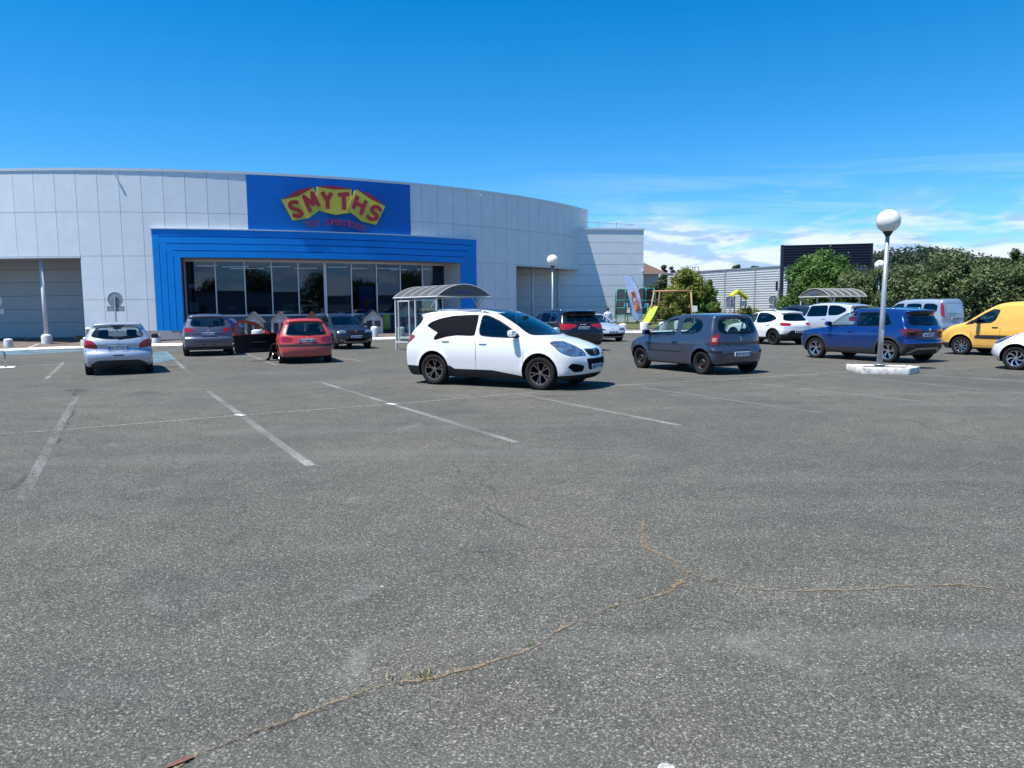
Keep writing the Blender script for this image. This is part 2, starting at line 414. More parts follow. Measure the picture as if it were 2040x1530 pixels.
def wheel_mesh(R, w, style):
    key = (round(R, 3), w, style)
    if key in WHEELS: return WHEELS[key]
    rr = R*.66 if style not in ('steel',) else R*.60
    if style in ('alloy17', 'turbine'): rr = R*.685
    t = MB(); h = w/2      # axis along +z (outer face), rotated later
    prof = [(rr, h*.80), (rr*1.03, h*.97), (R*.86, h*1.06), (R*.95, h*.98), (R*.99, h*.78), (R, h*.5), (R, -h*.5), (R*.985, -h*.85), (R*.9, -h), (rr, -h*.9), (rr*.96, -h*.7), (rr*.96, h*.7), (rr, h*.80)]
    t.lathe(prof, 44)
    tm = bpy.data.meshes.new('tyre'); tm.from_pydata(t.V, [], t.F); tm.materials.append(RUBBER); tm.polygons.foreach_set('use_smooth', np.ones(len(tm.polygons), dtype=bool))
    r = MB(); zc = h*.55
    r.lathe([(rr*.98, h*.84), (rr*.93, h*.80), (rr*.90, h*.5), (rr*.88, -h*.3), (rr*.2, -h*.3), (0, -h*.3)], 40, 1)
    r.lathe([(rr*1.0, h*.78), (rr*1.0, h*.88), (rr*.93, h*.86), (rr*.90, h*.7)], 40, 0)
    if style == 'steel':
        n = 12
        r.lathe([(rr*.93, h*.5), (rr*.85, h*.32), (rr*.72, h*.30)], 40, 0)
        r.lathe([(rr*.56, h*.42), (rr*.45, h*.62), (rr*.30, h*.64), (rr*.26, h*.4), (rr*.18, h*.38), (rr*.15, h*.55), (0, h*.56)], 32, 0)
        for k in range(n):
            a = 2*math.pi*k/n; m = Matrix.Rotation(a, 4, 'Z'); r.box((rr*.65, 0, h*.34), (rr*.24, rr*.17, .012), 0, m)
        mats = [STEEL, SEAM]
    else:
        cfg = {'alloy17': (5, 2, 0., .085, DALLOY), 'turbine': (5, 2, .25, .12, ALLOY), 'cover': (9, 1, .28, .15, ALLOY), 'cover7': (7, 1, .42, .2, ALLOY), 'five': (5, 1, 0., .17, ALLOY), 'dark': (6, 1, .1, .14, STEEL)}[style]
        n, pair, tw, wd, mat = cfg
        for k in range(n):
            for j in range(pair):
                a = 2*math.pi*(k+(j-.5*(pair-1))*.34)/n
                P = []
                for q in range(7):
                    u = q/6; rad = rr*(.16+.80*u); ang = a+tw*u*u + (0 if pair == 1 else (j-.5)*(-.12)*(1-u)*2)
                    P.append((rad*math.cos(ang), rad*math.sin(ang), h*(.50+.30*u)))
                V = []; F = []
                for q, p in enumerate(P):
                    u = q/6; ww = rr*wd*(.55+.75*u)*.5; nx = Vector((-p[1], p[0], 0)).normalized()*ww; p = Vector(p)
                    V += [p-nx, p+nx, p+nx*.8+Vector((0, 0, -.03)), p-nx*.8+Vector((0, 0, -.03))]
                for q in range(6):
                    for e in range(4): F.append((q*4+e, q*4+(e+1) % 4, q*4+4+(e+1) % 4, q*4+4+e))
                r.add(V, [f[::-1] for f in F], 0)
        r.lathe([(rr*.22, h*.30), (rr*.21, h*.56), (rr*.12, h*.60), (0, h*.60)], 24, 0)
        mats = [mat, SEAM]
    rm = bpy.data.meshes.new('rim'); rm.from_pydata([tuple(v) for v in r.V], [], r.F); rm.polygons.foreach_set('material_index', np.array(r.m, dtype=np.int32))
    for m in mats: rm.materials.append(m)
    WHEELS[key] = (tm, rm); return tm, rm
def add_wheels(root, sp, L):
    st = sp.get('wheel', 'five'); w = .2; W = sp['W']; tm, rm = wheel_mesh(sp['R'], w, st)
    for i, x in enumerate(sp['xw']):
        for s in (-1, 1):
            o = bpy.data.objects.new('wheel', tm); link(o, root)
            steer = math.radians(sp.get('steer', 0)) if i == 1 else 0
            o.location = (x-L/2, s*(W/2-w/2-.012), sp['R']-.004)
            o.rotation_euler = (math.pi/2*(-s), random.random()*0, steer)
            # axis z of wheel mesh -> outward (s*y)
            R1 = Matrix.Rotation(steer, 4, 'Z') @ Matrix.Rotation(-s*math.pi/2, 4, 'X') @ Matrix.Rotation(random.random()*6, 4, 'Z')
            o.rotation_euler = R1.to_euler()
            link(bpy.data.objects.new('rim', rm), o)
_seat = None
def seat_mesh():
    global _seat
    if _seat: return _seat
    b = MB(); b.box((0, 0, .10), (.50, .50, .16), 0, None, .05)
    m = Matrix.Translation((-.24, 0, .12)) @ Matrix.Rotation(-.25, 4, 'Y'); b.box((0, 0, .30), (.13, .48, .60), 0, m, .06)
    b.box((-.02, 0, .70), (.10, .26, .19), 0, m, .045)
    o = b.build('seat', SEATM); shade_auto(o, 60); me = o.data; bpy.data.objects.remove(o); _seat = me; return me
def interior(root, sp, L):
    xs = sp.get('seatx', sp['xw'][0]+1.25); z = .34
    for s in (-1, 1):
        o = link(bpy.data.objects.new('seat', seat_mesh()), root); o.location = (xs-L/2, s*.36, z+.1*sp.get('hi', 0))
    b = MB(); b.box((0, 0, .08), (.48, 1.15, .16), 0, None, .04)
    m = Matrix.Translation((-.24, 0, .1)) @ Matrix.Rotation(-.3, 4, 'Y'); b.box((0, 0, .27), (.13, 1.15, .50), 0, m, .05)
    for s in (-.38, .38): b.box((0, s, .56), (.09, .24, .15), 0, m, .04)
    o = b.build('rear_bench', SEATM, root); o.location = (xs-.82-L/2, 0, z+.05); shade_auto(o, 60)
    d = MB(); xd = sp.get('dashx', sp['xw'][1]-.55); d.box((xd-L/2, 0, sp.get('dashz', .86)), (.45, sp['W']*.80, .2), 0, None, .07)
    d.box((xd-L/2+.15, 0, .6), (.3, sp['W']*.78, .5)); d.box((L*.45-L/2, 0, .27), (L*.62, sp['W']*.80, .05)); d.build('dashboard', BLACKP, root)
    s = MB(); c = Vector((xd-.33-L/2, .36, .88)); ring = [(c.x+.08*math.sin(a)*-.9, c.y+.18*math.cos(a), c.z+.17*math.sin(a)) for a in np.linspace(0, 2*math.pi, 21)]
    s.tube(ring, .014, 6, cap=False); s.tube([ring[0], c+Vector((.04, 0, 0)), ring[10]], .014, 5); s.tube([c, c+Vector((.25, 0, -.12))], .03, 6); s.build('steering_wheel', BLACKP, root)
    m = MB(); m.box((sp.get('mirx', xd-.25)-L/2, 0, sp['H']-.21), (.03, .22, .06), 0, None, .01); m.build('rear_view_mirror', BLACKP, root)
def plate(root, F, sp, L, end, z, txt, w=.50):
    # find the surface along x at y=0
    xs = np.linspace(-.1, .6, 400) if end == 'rear' else np.linspace(L+.1, L-.6, 400)
    P = np.stack([xs, np.zeros(400), np.full(400, z)], 1); f = F(P); i = int(np.argmax(f < 0)); x = xs[i]
    s = -1 if end == 'rear' else 1
    b = MB(); b.box((x-L/2+s*.012, 0, z), (.022, w, .105), 0, None, .004)
    for q in (-1, 1): b.box((x-L/2+s*.0245, q*(w/2-.024), z), (.003, .044, .100), 1)
    o = b.build('number_plate', [PLATEW, PLATEB], root)
    V, Fc = text_geo(txt, .098, .001, .0015)
    wd = max(v[0] for v in V)-min(v[0] for v in V); k = (w-.12)/wd
    m = frame((x-L/2+s*.026, 0, z), (0, s, 0), (0, 0, 1), (s, 0, 0))
    t = MB(); t.add([(v[0]*k, v[1], v[2]) for v in V], Fc, 0, m); t.build('lettering', INK, o)
    return x
def surf_y(F, x, z, s=1):
    ys = np.linspace(1.1, .3, 300); P = np.stack([np.full(300, x), ys, np.full(300, z)], 1); f = F(P); return s*ys[int(np.argmax(f < 0))]
def surf_x(F, y, z, end, L):
    xs = np.linspace(-.1, 1.2, 500) if end == 'rear' else np.linspace(L+.1, L-1.2, 500)
    P = np.stack([xs, np.full(500, y), np.full(500, z)], 1); f = F(P); return xs[int(np.argmax(f < 0))]
def surf_z(F, x, y):
    zs = np.linspace(2.2, .5, 500); P = np.stack([np.full(500, x), np.full(500, y), zs], 1); f = F(P); return zs[int(np.argmax(f < 0))]
CARS = {}
def build_car(name, sp, place, label, cat, group=None):
    L, W, H, R = sp['L'], sp['W'], sp['H'], sp['R']; F = car_field(sp)
    V, Q = surfnet(F, (-.12, -W/2-.12, .02), (L+.12, W/2+.12, H+.12), sp.get('grid', .036))
    for _ in range(4):
        g = grad(F, V); f = F(V); st = g*(f/np.maximum((g*g).sum(1), .15))[:, None]
        st = np.clip(st, -.03, .03); V = V-st
    sh = Shell(V, Q)
    X, Y, yaw, sc = place; root = thing(name, (X, Y, float(zg(X, Y))), math.radians(yaw), label, cat, group, sc)
    pmat = sp['paint']; names = ['body']; mats = {0: ('body', pmat)}; T = {}
    Ra = R+sp.get('gap', .055)
    def tid(part, mat):
        k = (part, mat.name)
        if k not in T: T[k] = len(T)+1; mats[T[k]] = (part, mat)
        return T[k]
    # wheel arches
    HOLE = tid('hole', SEAM); ARCH = tid('body', BLACKP)
    for q in sp['xw']:
        fn = lambda P, q=q: np.hypot(P[:, 0]-q, P[:, 2]-R)-Ra
        sh.region([fn], HOLE, lambda c: np.abs(c[:, 1]) > W/2-.34)
        if sp.get('archring'):
            fn2 = lambda P, q=q: np.hypot(P[:, 0]-q, P[:, 2]-R)-Ra-sp['archring']
            sh.region([fn2], tid('lower_cladding', sp.get('cladmat', GREYP)), lambda c: np.abs(c[:, 1]) > W/2-.30)
        else:
            fn2 = lambda P, q=q: np.hypot(P[:, 0]-q, P[:, 2]-R)-Ra-.012
            sh.region([fn2], ARCH, lambda c: np.abs(c[:, 1]) > W/2-.30)
    for rg in sp['regions']:
        part, mat, fields = rg[0], rg[1], rg[2]; opt = rg[3] if len(rg) > 3 else {}
        fns = []
        for view, poly in fields:
            li = {'F': 0, 'T': 1}.get(view)
            if li is not None and any(abs(p[li]+.1) < 1e-6 for p in poly):
                ks_ = [i for i, p in enumerate(poly) if abs(p[li]+.1) < 1e-6]; n_ = len(poly)
                st = next(i for i in ks_ if (i+1) % n_ not in ks_); seq = [list(poly[(st+j) % n_]) for j in range(n_)]
                seq[0][li] = 0; seq[-1][li] = 0; mir = [[q if k != li else -q for k, q in enumerate(p)] for p in seq[1:-1]][::-1]; poly = [tuple(p) for p in seq+mir]
            pl = chaikin(poly, opt.get('it', 2), opt.get('r', .12)) if opt.get('it', 2) else np.array(poly, float)
            fns.append((view, pl))
        def flt(c, o=opt, v0=fields[0][0]):
            m = np.ones(len(c), bool)
            if 'x0' in o: m &= c[:, 0] > o['x0']
            if 'x1' in o: m &= c[:, 0] < o['x1']
            if 'z0' in o: m &= c[:, 2] > o['z0']
            if o.get('side') == 'L': m &= c[:, 1] > 0
            if o.get('side') == 'R': m &= c[:, 1] < 0
            m &= np.abs(c[:, 1]) > o.get('ymin', .3 if v0 == 'S' else -1)
            return m
        mk = lambda d: [(lambda P, v=v, p=p, d=d: sdpoly(sh.proj(v, P), p)-d) for v, p in fns]
        over = opt.get('over', (0,))
        if over == 'all': over = tuple(t for t in [0]+list(T.values()) if t not in (HOLE,))
        sh.region(mk(0), tid(part, mat), flt, over)
        b = opt.get('border', 0)
        if b: sh.region(mk(b), tid('body', opt.get('bmat', BLACKP)), flt, over)
    for view, pts, opt in sp.get('seams', []):
        w = opt.get('w', .0065)
        if sp.get('grid', .036) > .05: w = .006
        fn = lambda P, v=view, p=pts, w=w: sdline(sh.proj(v, P), p, w)
        def flt(c, o=opt, v=view):
            m = np.ones(len(c), bool)
            if v == 'S': m &= np.abs(c[:, 1]) > .45
            if 'x0' in o: m &= c[:, 0] > o['x0']
            if 'x1' in o: m &= c[:, 0] < o['x1']
            if v == 'T': m &= c[:, 2] > .7
            return m
        # near the line only
        def fl2(c, flt=flt, v=view, p=pts): return flt(c) & (sdline(sh.proj(v, c), p, 0) < .08)
        sh.region([fn], tid('body', SEAM), fl2)
    # underside black
    c = sh.cen(); nz = c[:, 2] < sp.get('clear', .19)+.035; sh.t[nz & (sh.t == 0)] = tid('body', BLACKP)
    # vertex normals from the field
    Nn = grad(F, sh.V, .006); Nn /= np.maximum(np.linalg.norm(Nn, axis=1), 1e-9)[:, None]
    Vc = sh.V-np.array([L/2, 0, 0]); objs = {}
    # doors: faces inside a door outline become a part of their own
    cen = sh.cen(); partkey = np.array([mats[t][0] for t in sh.t], dtype=object)
    sidek = np.where(cen[:, 1] > 0, 'L', 'R')
    doors = sp.get('doors', [])
    dk = np.full(len(sh.t), -1)
    for i, pl in enumerate(doors):
        m = (sdpoly(cen[:, [0, 2]], np.array(pl, float)) < 0) & (np.abs(cen[:, 1]) > .45); dk[m] = i
    groups = {}
    sided = {'side_window', 'rear_side_window', 'quarter_window', 'headlight', 'taillight', 'fog_lamp', 'sunshade', 'indicator', 'reflector', 'side_strip'}
    for k in range(len(sh.t)):
        p = partkey[k]
        if p == 'hole': continue
        if p in sided: key = (p, sidek[k], dk[k] if p.endswith('window') else -2)
        elif p == 'body' and dk[k] >= 0: key = ('door', sidek[k], dk[k])
        else: key = (p, '', -2)
        groups.setdefault(key, []).append(k)
    for key in sorted(groups, key=lambda q: (q[0] != 'body', q[0] != 'door', str(q))):
        ks = groups[key]; idx = {}; VV = []; NN = []; FF = []; fm = []; ml = []
        for k in ks:
            m = mats[sh.t[k]][1]
            if m not in ml: ml.append(m)
            f = []
            for i in sh.F[k, :sh.n[k]].tolist():
                if i not in idx: idx[i] = len(VV); VV.append(Vc[i]); NN.append(Nn[i])
                if not f or f[-1] != idx[i]: f.append(idx[i])
            if len(f) > 2 and f[0] == f[-1]: f = f[:-1]
            if len(set(f)) < 3 or len(set(f)) != len(f): continue
            FF.append(f); fm.append(ml.index(m))
        par = root
        if key[0].endswith('window') and ('door', key[1], key[2]) in objs: par = objs[('door', key[1], key[2])]
        o = meshobj(key[0], VV, FF, ml, par, fm, True, NN); objs[key] = o
    # wheel-well liners from the arch lips
    for q in sp['xw']:
        fn = np.hypot(sh.V[:, 0]-q, sh.V[:, 2]-R)-Ra
        for s in (-1, 1):
            lin = MB()
            idn = np.where((np.abs(fn) < .0015) & (sh.V[:, 1]*s > W/2-.42))[0]
            if len(idn) < 4: continue
            ang = np.arctan2(sh.V[idn, 2]-R, sh.V[idn, 0]-q); od = np.argsort(ang); idn = idn[od]; ang = ang[od]
            pts = [(sh.V[i, 0]-L/2, sh.V[i, 1], sh.V[i, 2]) for i in idn]
            for a, b in zip(pts[:-1], pts[1:]):
                if math.dist(a, b) > .12: continue
                lin.add([a, b, (b[0], s*(W/2-.34), b[2]), (a[0], s*(W/2-.34), a[2])], [(0, 1, 2, 3)])
            k = 20; disc = [(q-L/2+Ra*math.cos(w), s*(W/2-.33), R+Ra*math.sin(w)) for w in np.linspace(0, 2*math.pi, k, endpoint=False)]
            lin.add([(p[0], p[1], max(p[2], .2)) for p in disc], [tuple(range(k))])
            lin.build('wheel_arch', SEAM, root)
    add_wheels(root, sp, L)
    if sp.get('inside', True): interior(root, sp, L)
    # small fittings
    if sp.get('mirror'):
        mx, mz, mm = sp['mirror']
        for s in (-1, 1):
            y = surf_y(F, mx, mz-.03, s); b = MB()
            b.tube([(mx-L/2, y-s*.05, mz-.06), (mx-L/2-.02, y+s*.08, mz-.03)], .025, 6, 1)
            mo = .16+sp.get('mirror_out', 0); b.box((mx-L/2-.02, y+s*mo, mz+.02), (.13, .21, .14), 0, None, .055)
            b.box((mx-L/2-.088, y+s*mo, mz+.02), (.006, .17, .10), 2)
            shade_auto(b.build('wing_mirror', [mm, BLACKP, MIRR], root), 50)
    for hx, hz in sp.get('handles', []):
        for s in (-1, 1):
            y = surf_y(F, hx, hz, s); b = MB(); b.box((hx-L/2, y+s*.012, hz), (.19, .028, .028), 0, None, .012); b.box((hx-L/2, y+s*.001, hz-.012), (.12, .006, .045), 1)
            dr = next((objs[('door', 'L' if s > 0 else 'R', i)] for i, pl in enumerate(doors) if ('door', 'L' if s > 0 else 'R', i) in objs and sdpoly(np.array([[hx, hz]]), np.array(pl, float))[0] < 0), root)
            shade_auto(b.build('door_handle', [sp.get('hmat', pmat), SEAM], dr), 60)
    if 'rails' in sp:
        x0, x1, mm = sp['rails']
        for s in (-1, 1):
            pts = []
            for i, x in enumerate(np.linspace(x0, x1, 9)):
                y = s*(W/2-.27); z = surf_z(F, x, y); pts.append((x-L/2, y, z+(.005 if i in (0, 8) else .045)))
            MB().tube(pts, .016, 6).build('roof_rail', mm, root, True)
    if 'wiper' in sp:
        wz, ln = sp['wiper']; x = surf_x(F, 0, wz, 'rear', L); b = MB(); x2 = surf_x(F, -ln, wz+.03, 'rear', L)
        b.tube([(x-L/2-.02, 0, wz), (x2-L/2-.02, -ln, wz+.03)], [.022, .008], 6); b.build('rear_wiper', BLACKP, root)
    for end, z, r, mm in sp.get('badge', []):
        x = surf_x(F, 0, z, end, L); s = -1 if end == 'rear' else 1; b = MB()
        m = Matrix.Translation((x-L/2+s*.004, 0, z)) @ Matrix.Rotation(s*math.pi/2, 4, 'Y')
        shp = sp.get('badgeshape', 'disc')
        if shp == 'diamond':
            P = [(1.25, 0), (0, .8), (-1.25, 0), (0, -.8)]; Q2 = [(p[0]*.5, p[1]*.5) for p in P]
            V = [(p[0]*r, p[1]*r, .02) for p in P]+[(p[0]*r, p[1]*r, .02) for p in Q2]; b.add(V, [(i, (i+1) % 4, 4+(i+1) % 4, 4+i) for i in range(4)], 0, m)
        elif shp == 'ring':
            b.lathe([(r, 0), (r, .02), (r*.8, .02), (r*.8, .0)], 20, 0, m)
            V, Fc = text_geo(sp.get('badgetxt', 'H'), r*1.5, .003); fm_ = frame((x-L/2+s*.012, 0, z), (0, s, 0), (0, 0, 1), (s, 0, 0)); b.add(V, Fc, 0, fm_)
        elif shp == 'rings':
            for q in range(4):
                m2 = Matrix.Translation((x-L/2+s*.006, (q-1.5)*r*.62, z)) @ Matrix.Rotation(s*math.pi/2, 4, 'Y'); b.lathe([(r*.42, 0), (r*.42, .012), (r*.33, .012), (r*.33, 0)], 18, 0, m2)
        elif shp == 'lion':
            b.tube([(x-L/2+s*.01, -.4*r, z-r*.8), (x-L/2+s*.01, 0, z-.1*r), (x-L/2+s*.01, .1*r, z+r*.7)], [r*.2, r*.35, r*.25], 6)
            b.tube([(x-L/2+s*.01, 0, z), (x-L/2+s*.01, .6*r, z+.3*r)], r*.14, 5); b.tube([(x-L/2+s*.01, 0, z-.1*r), (x-L/2+s*.01, .5*r, z-.8*r)], r*.14, 5)
        else: b.lathe([(r, 0), (r, .012), (0, .02)], 20, 0, m)
        b.build('badge', mm, root)
    for e, z, tx in sp.get('plates', []): plate(root, F, sp, L, e, z, tx)
    return root, F, sh, objs

def R_(part, mat, *fields, **opt): return (part, mat, list(fields), opt)
BIG = 3.
def wraplamp(part, mat, S, Fp, **o): return R_(part, mat, ('S', S), ('F', Fp), ymin=-1, **o)
LOWF = lambda z: [(-.1, -1), (1.5, -1), (1.5, z), (-.1, z)]

# ---- paints
P_WHITE = paint('white_paint', (.80, .81, .82)); P_SILVER = paint('silver_paint', (.50, .55, .64), .45, .32)
P_MAUVE = paint('mauve_grey_paint', (.12, .12, .17), .5, .3); P_RED = paint('faded_red_paint', (.52, .045, .04), .0, .42, .6)
P_BLACK = paint('black_paint', (.006, .006, .010), .0, .3, .7); P_SLATE = paint('slate_paint', (.038, .054, .095), .4, .33)
P_BLUE = paint('blue_paint', (.002, .035, .20), .45, .28); P_YELL = paint('yellow_paint', (.84, .46, .075), .0, .4, .7)
P_PEARL = paint('pale_silver_paint', (.55, .59, .66), .3, .3); P_ICE = paint('ice_silver_paint', (.36, .43, .50), .35, .35)
HATREAR = [(.2, .16), (.35, .05), (.5, 0), (.65, .03), (.8, .08), (.95, .14), (1.1, .2), (1.25, .27), (1.36, .30), (1.42, .24)]
P_ALL = [(-1, -1), (9, -1), (9, 9), (-1, 9)]
def lowclad(zf, zs, zr, L, xw, mat):     # dark lower bumpers and sills
    return [R_('lower_cladding', mat, ('S', [(xw[0], -1), (xw[1], -1), (xw[1], zs), (xw[0], zs)]), ymin=.5, it=0),
            R_('lower_cladding', mat, ('S', [(-1, -1), (xw[0], -1), (xw[0], zr), (-1, zr)]), ymin=-1, it=0),
            R_('lower_cladding', mat, ('S', [(xw[1], -1), (9, -1), (9, zf), (xw[1], zf)]), ymin=-1, it=0)]

def spec_suv_white():
    return dict(L=4.41, W=1.82, H=1.675, R=.345, xw=(.89, 3.53), paint=P_WHITE, wheel='alloy17', grid=.034, flare=.02, tum=.40, kf=.34, dashz=.98, seatx=2.15, hi=1,
      top=[(0, 1.46), (.35, 1.56), (.75, 1.63), (1.25, 1.672), (1.8, 1.66), (2.25, 1.61), (2.6, 1.50), (2.95, 1.345), (3.30, 1.16), (3.50, 1.085), (3.75, 1.03), (4.0, .955), (4.2, .87), (4.35, .76), (4.41, .66)],
      rear=[(.18, .12), (.35, .03), (.6, 0), (.85, .02), (1.0, .08), (1.2, .22), (1.38, .40), (1.48, .42), (1.54, .32), (1.7, .30)],
      front=[(.18, 4.2), (.3, 4.34), (.45, 4.40), (.62, 4.41), (.8, 4.37), (1.2, 4.3)], belt=[(.3, 1.20), (1.5, 1.09), (3.4, 1.03)],
      doors=[[(3.18, .32), (3.16, 1.02), (2.85, 1.30), (2.4, 1.52), (2.02, 1.60), (2.0, .32)], [(1.99, .32), (2.01, 1.60), (1.0, 1.58), (.78, 1.2), (1.18, .86), (1.28, .6), (1.36, .32)]],
      regions=[R_('windscreen', GLASS, ('F', [(-.1, 1.115), (.70, 1.12), (.70, 1.18), (.56, 1.56), (-.1, 1.60)]), x0=2.35, border=.02, bmat=BLACKP),
        R_('sunroof', DARKGLASS, ('T', [(2.38, -.1), (2.30, .50), (1.1, .48), (1.1, -.1)]), ymin=-1, it=1, z0=1.2),
        R_('side_window', glass('mid_glass', (.30, .34, .35)), ('S', [(3.10, 1.06), (2.06, 1.09), (2.06, 1.51), (2.2, 1.50), (2.5, 1.39), (2.78, 1.25)]), border=.022),
        R_('sunshade', CLOTHB, ('S', [(1.96, 1.09), (1.5, 1.10), (1.25, 1.07), (.93, .99), (.92, 1.04), (1.02, 1.15), (.88, 1.21), (.69, 1.30), (.78, 1.37), (.98, 1.44), (1.3, 1.50), (1.96, 1.53)]), side='R', r=.06, border=.012),
        R_('rear_side_window', DARKGLASS, ('S', [(1.96, 1.09), (1.0, 1.12), (.69, 1.30), (.78, 1.37), (.98, 1.44), (1.3, 1.50), (1.96, 1.53)]), side='L', border=.015),
        R_('rear_window', DARKGLASS, ('F', [(-.1, 1.14), (.62, 1.18), (.52, 1.46), (-.1, 1.48)]), x1=.9, border=.02),
        wraplamp('headlight', WHITEL, [(4.6, .84), (4.6, .70), (4.20, .70), (4.05, .76), (3.72, .98), (3.95, .965), (4.2, .90)], [(.44, .55), (.40, .72), (.50, 1.2), (1.2, 1.2), (1.2, .55)], x0=3.5, border=.012, r=.05),
        wraplamp('taillight', REDL, [(-.3, .88), (-.3, 1.12), (.30, 1.10), (.40, 1.06), (.14, .86)], [(.50, .8), (.56, 1.2), (1.2, 1.2), (1.2, .8)], x1=1., border=.006),
        R_('grille', SEAM, ('F', [(-.1, .80), (.34, .815), (.30, .72), (.2, .68), (-.1, .67)]), x0=3.9, border=.018, bmat=CHROME),
        R_('lower_grille', SEAM, ('F', [(-.1, .62), (.43, .63), (.36, .45), (.3, .41), (-.1, .41)]), x0=3.9, border=.01),
        R_('fog_lamp', SEAM, ('F', [(.50, .50), (.78, .56), (.84, .48), (.72, .37), (.52, .38)]), x0=3.6),
        R_('lower_cladding', BLACKP, ('S', [(-1, -1), (-1, .44), (.40, .41), (.9, .40), (1.32, .44), (1.45, .37), (2.4, .37), (2.9, .30), (3.1, .27), (4.0, .30), (4.6, .34), (4.6, -1)]), ymin=-1, it=0)],
      seams=[('S', [(3.17, .33), (3.15, 1.0)], {}), ('S', [(2.0, .3), (2.01, 1.08)], {}), ('S', [(1.36, .33), (1.28, .62), (1.15, .88), (.92, 1.02)], {}), ('T', [(3.35, .78), (3.9, .72), (4.22, .5), (4.33, 0)], {'x0': 3.2}), ('S', [(3.16, .92), (3.36, 1.0)], {}), ('S', [(4.05, .70), (4.0, .62), (3.95, .58)], {})],
      mirror=(2.98, 1.13, P_WHITE), handles=[(2.18, .93), (1.22, .97)], hmat=P_WHITE, rails=(.75, 2.2, CHROME), badge=[('front', .745, .07, CHROME)], badgeshape='ring', badgetxt='H', plates=[('front', .46, 'EN-771-PX'), ('rear', .75, 'EN-771-PX')])
def spec_twingo():
    return dict(L=3.60, W=1.65, H=1.47, R=.29, xw=(.53, 2.90), paint=P_SLATE, wheel='steel', grid=.032, flare=.035, tum=.34, kf=.28, kr=.15, seatx=1.55, dashz=.84, clear=.2,
      top=[(0, 1.37), (.15, 1.42), (.5, 1.46), (1.1, 1.475), (1.6, 1.45), (2.0, 1.37), (2.35, 1.22), (2.7, 1.04), (2.9, .95), (3.15, .88), (3.4, .78), (3.52, .68), (3.6, .55)],
      rear=[(.2, .14), (.32, .03), (.42, 0), (.60, .0), (.66, .05), (.8, .065), (.95, .09), (1.1, .14), (1.25, .2), (1.36, .23), (1.45, .20)],
      front=[(.2, 3.4), (.35, 3.54), (.5, 3.6), (.62, 3.58), (.9, 3.5)], belt=[(.2, .98), (1.2, .91), (2.8, .89)],
      doors=[[(2.64, .30), (2.66, .88), (2.42, 1.10), (2.1, 1.30), (1.75, 1.40), (1.42, 1.42), (1.38, .9), (1.44, .3)]],
      regions=[R_('windscreen', GLASS, ('F', [(-.1, .97), (.62, .97), (.64, 1.02), (.52, 1.36), (-.1, 1.38)]), x0=1.75, border=.015),
        R_('side_window', GLASS, ('S', [(2.60, .93), (1.50, .93), (1.56, 1.34), (1.75, 1.34), (2.05, 1.24), (2.35, 1.10)]), border=.02),
        R_('quarter_window', GLASS, ('S', [(1.36, .96), (1.36, 1.36), (1.0, 1.36), (.68, 1.29), (.58, 1.16), (.66, 1.04), (.9, .98)]), border=.018, r=.2),
        R_('brake_lamp', DREDL, ('F', [(-.1, 1.375), (.14, 1.37), (.14, 1.345), (-.1, 1.35)]), x1=.5, it=0),
        R_('rear_window', GLASS, ('F', [(-.1, 1.00), (.48, 1.01), (.57, 1.05), (.58, 1.12), (.53, 1.28), (.45, 1.33), (-.1, 1.34)]), x1=.6, border=.028, r=.1),
        wraplamp('taillight', REDL, [(-.3, .72), (-.3, 1.01), (.14, 1.01), (.24, .90), (.22, .72)], [(.67, .70), (.62, .86), (.58, 1.00), (1.2, 1.03), (1.2, .70)], x1=.6, border=.004),
        wraplamp('reversing_lamp', simple('pink_lens', (.62, .30, .28), .15, 0, 1.), [(-.3, .80), (-.3, .90), (.30, .90), (.30, .80)], [(.68, .80), (.66, .90), (.76, .90), (.78, .80)], x1=.5, over='all'),
        wraplamp('headlight', WHITEL, [(3.7, .60), (3.2, .70), (3.08, .85), (3.25, .84), (3.7, .75)], [(.45, .5), (.45, 1), (1.2, 1), (1.2, .5)], x0=3.),
        R_('fog_lamp', BLACKP, ('S', [(-.3, .56), (.30, .60), (.34, .55), (-.3, .49)]), x1=.5, ymin=.58),
        R_('side_strip', BLACKP, ('S', [(2.62, .505), (2.62, .535), (1.25, .535), (1.25, .505)]), it=0),
        *lowclad(.30, .235, .27, 3.6, (.53, 2.9), BLACKP)],
      seams=[('S', [(2.63, .30), (2.66, .88)], {}), ('S', [(2.60, .30), (1.5, .30), (1.42, .4), (1.40, .92)], {}), ('F', [(.60, 1.0), (.61, .70), (.54, .61), (0, .60)], {'x1': .4}), ('S', [(.0, .64), (.22, .62), (.42, .66)], {}), ('T', [(3.5, 0), (3.3, .5), (2.75, .7)], {'x0': 2.6})],
      mirror=(2.52, .97, P_SLATE), handles=[(1.50, .76)], hmat=BLACKP, wiper=(1.03, .38), badge=[('rear', .86, .055, CHROME)], badgeshape='diamond', plates=[('rear', .50, 'EW-323-ZX')])
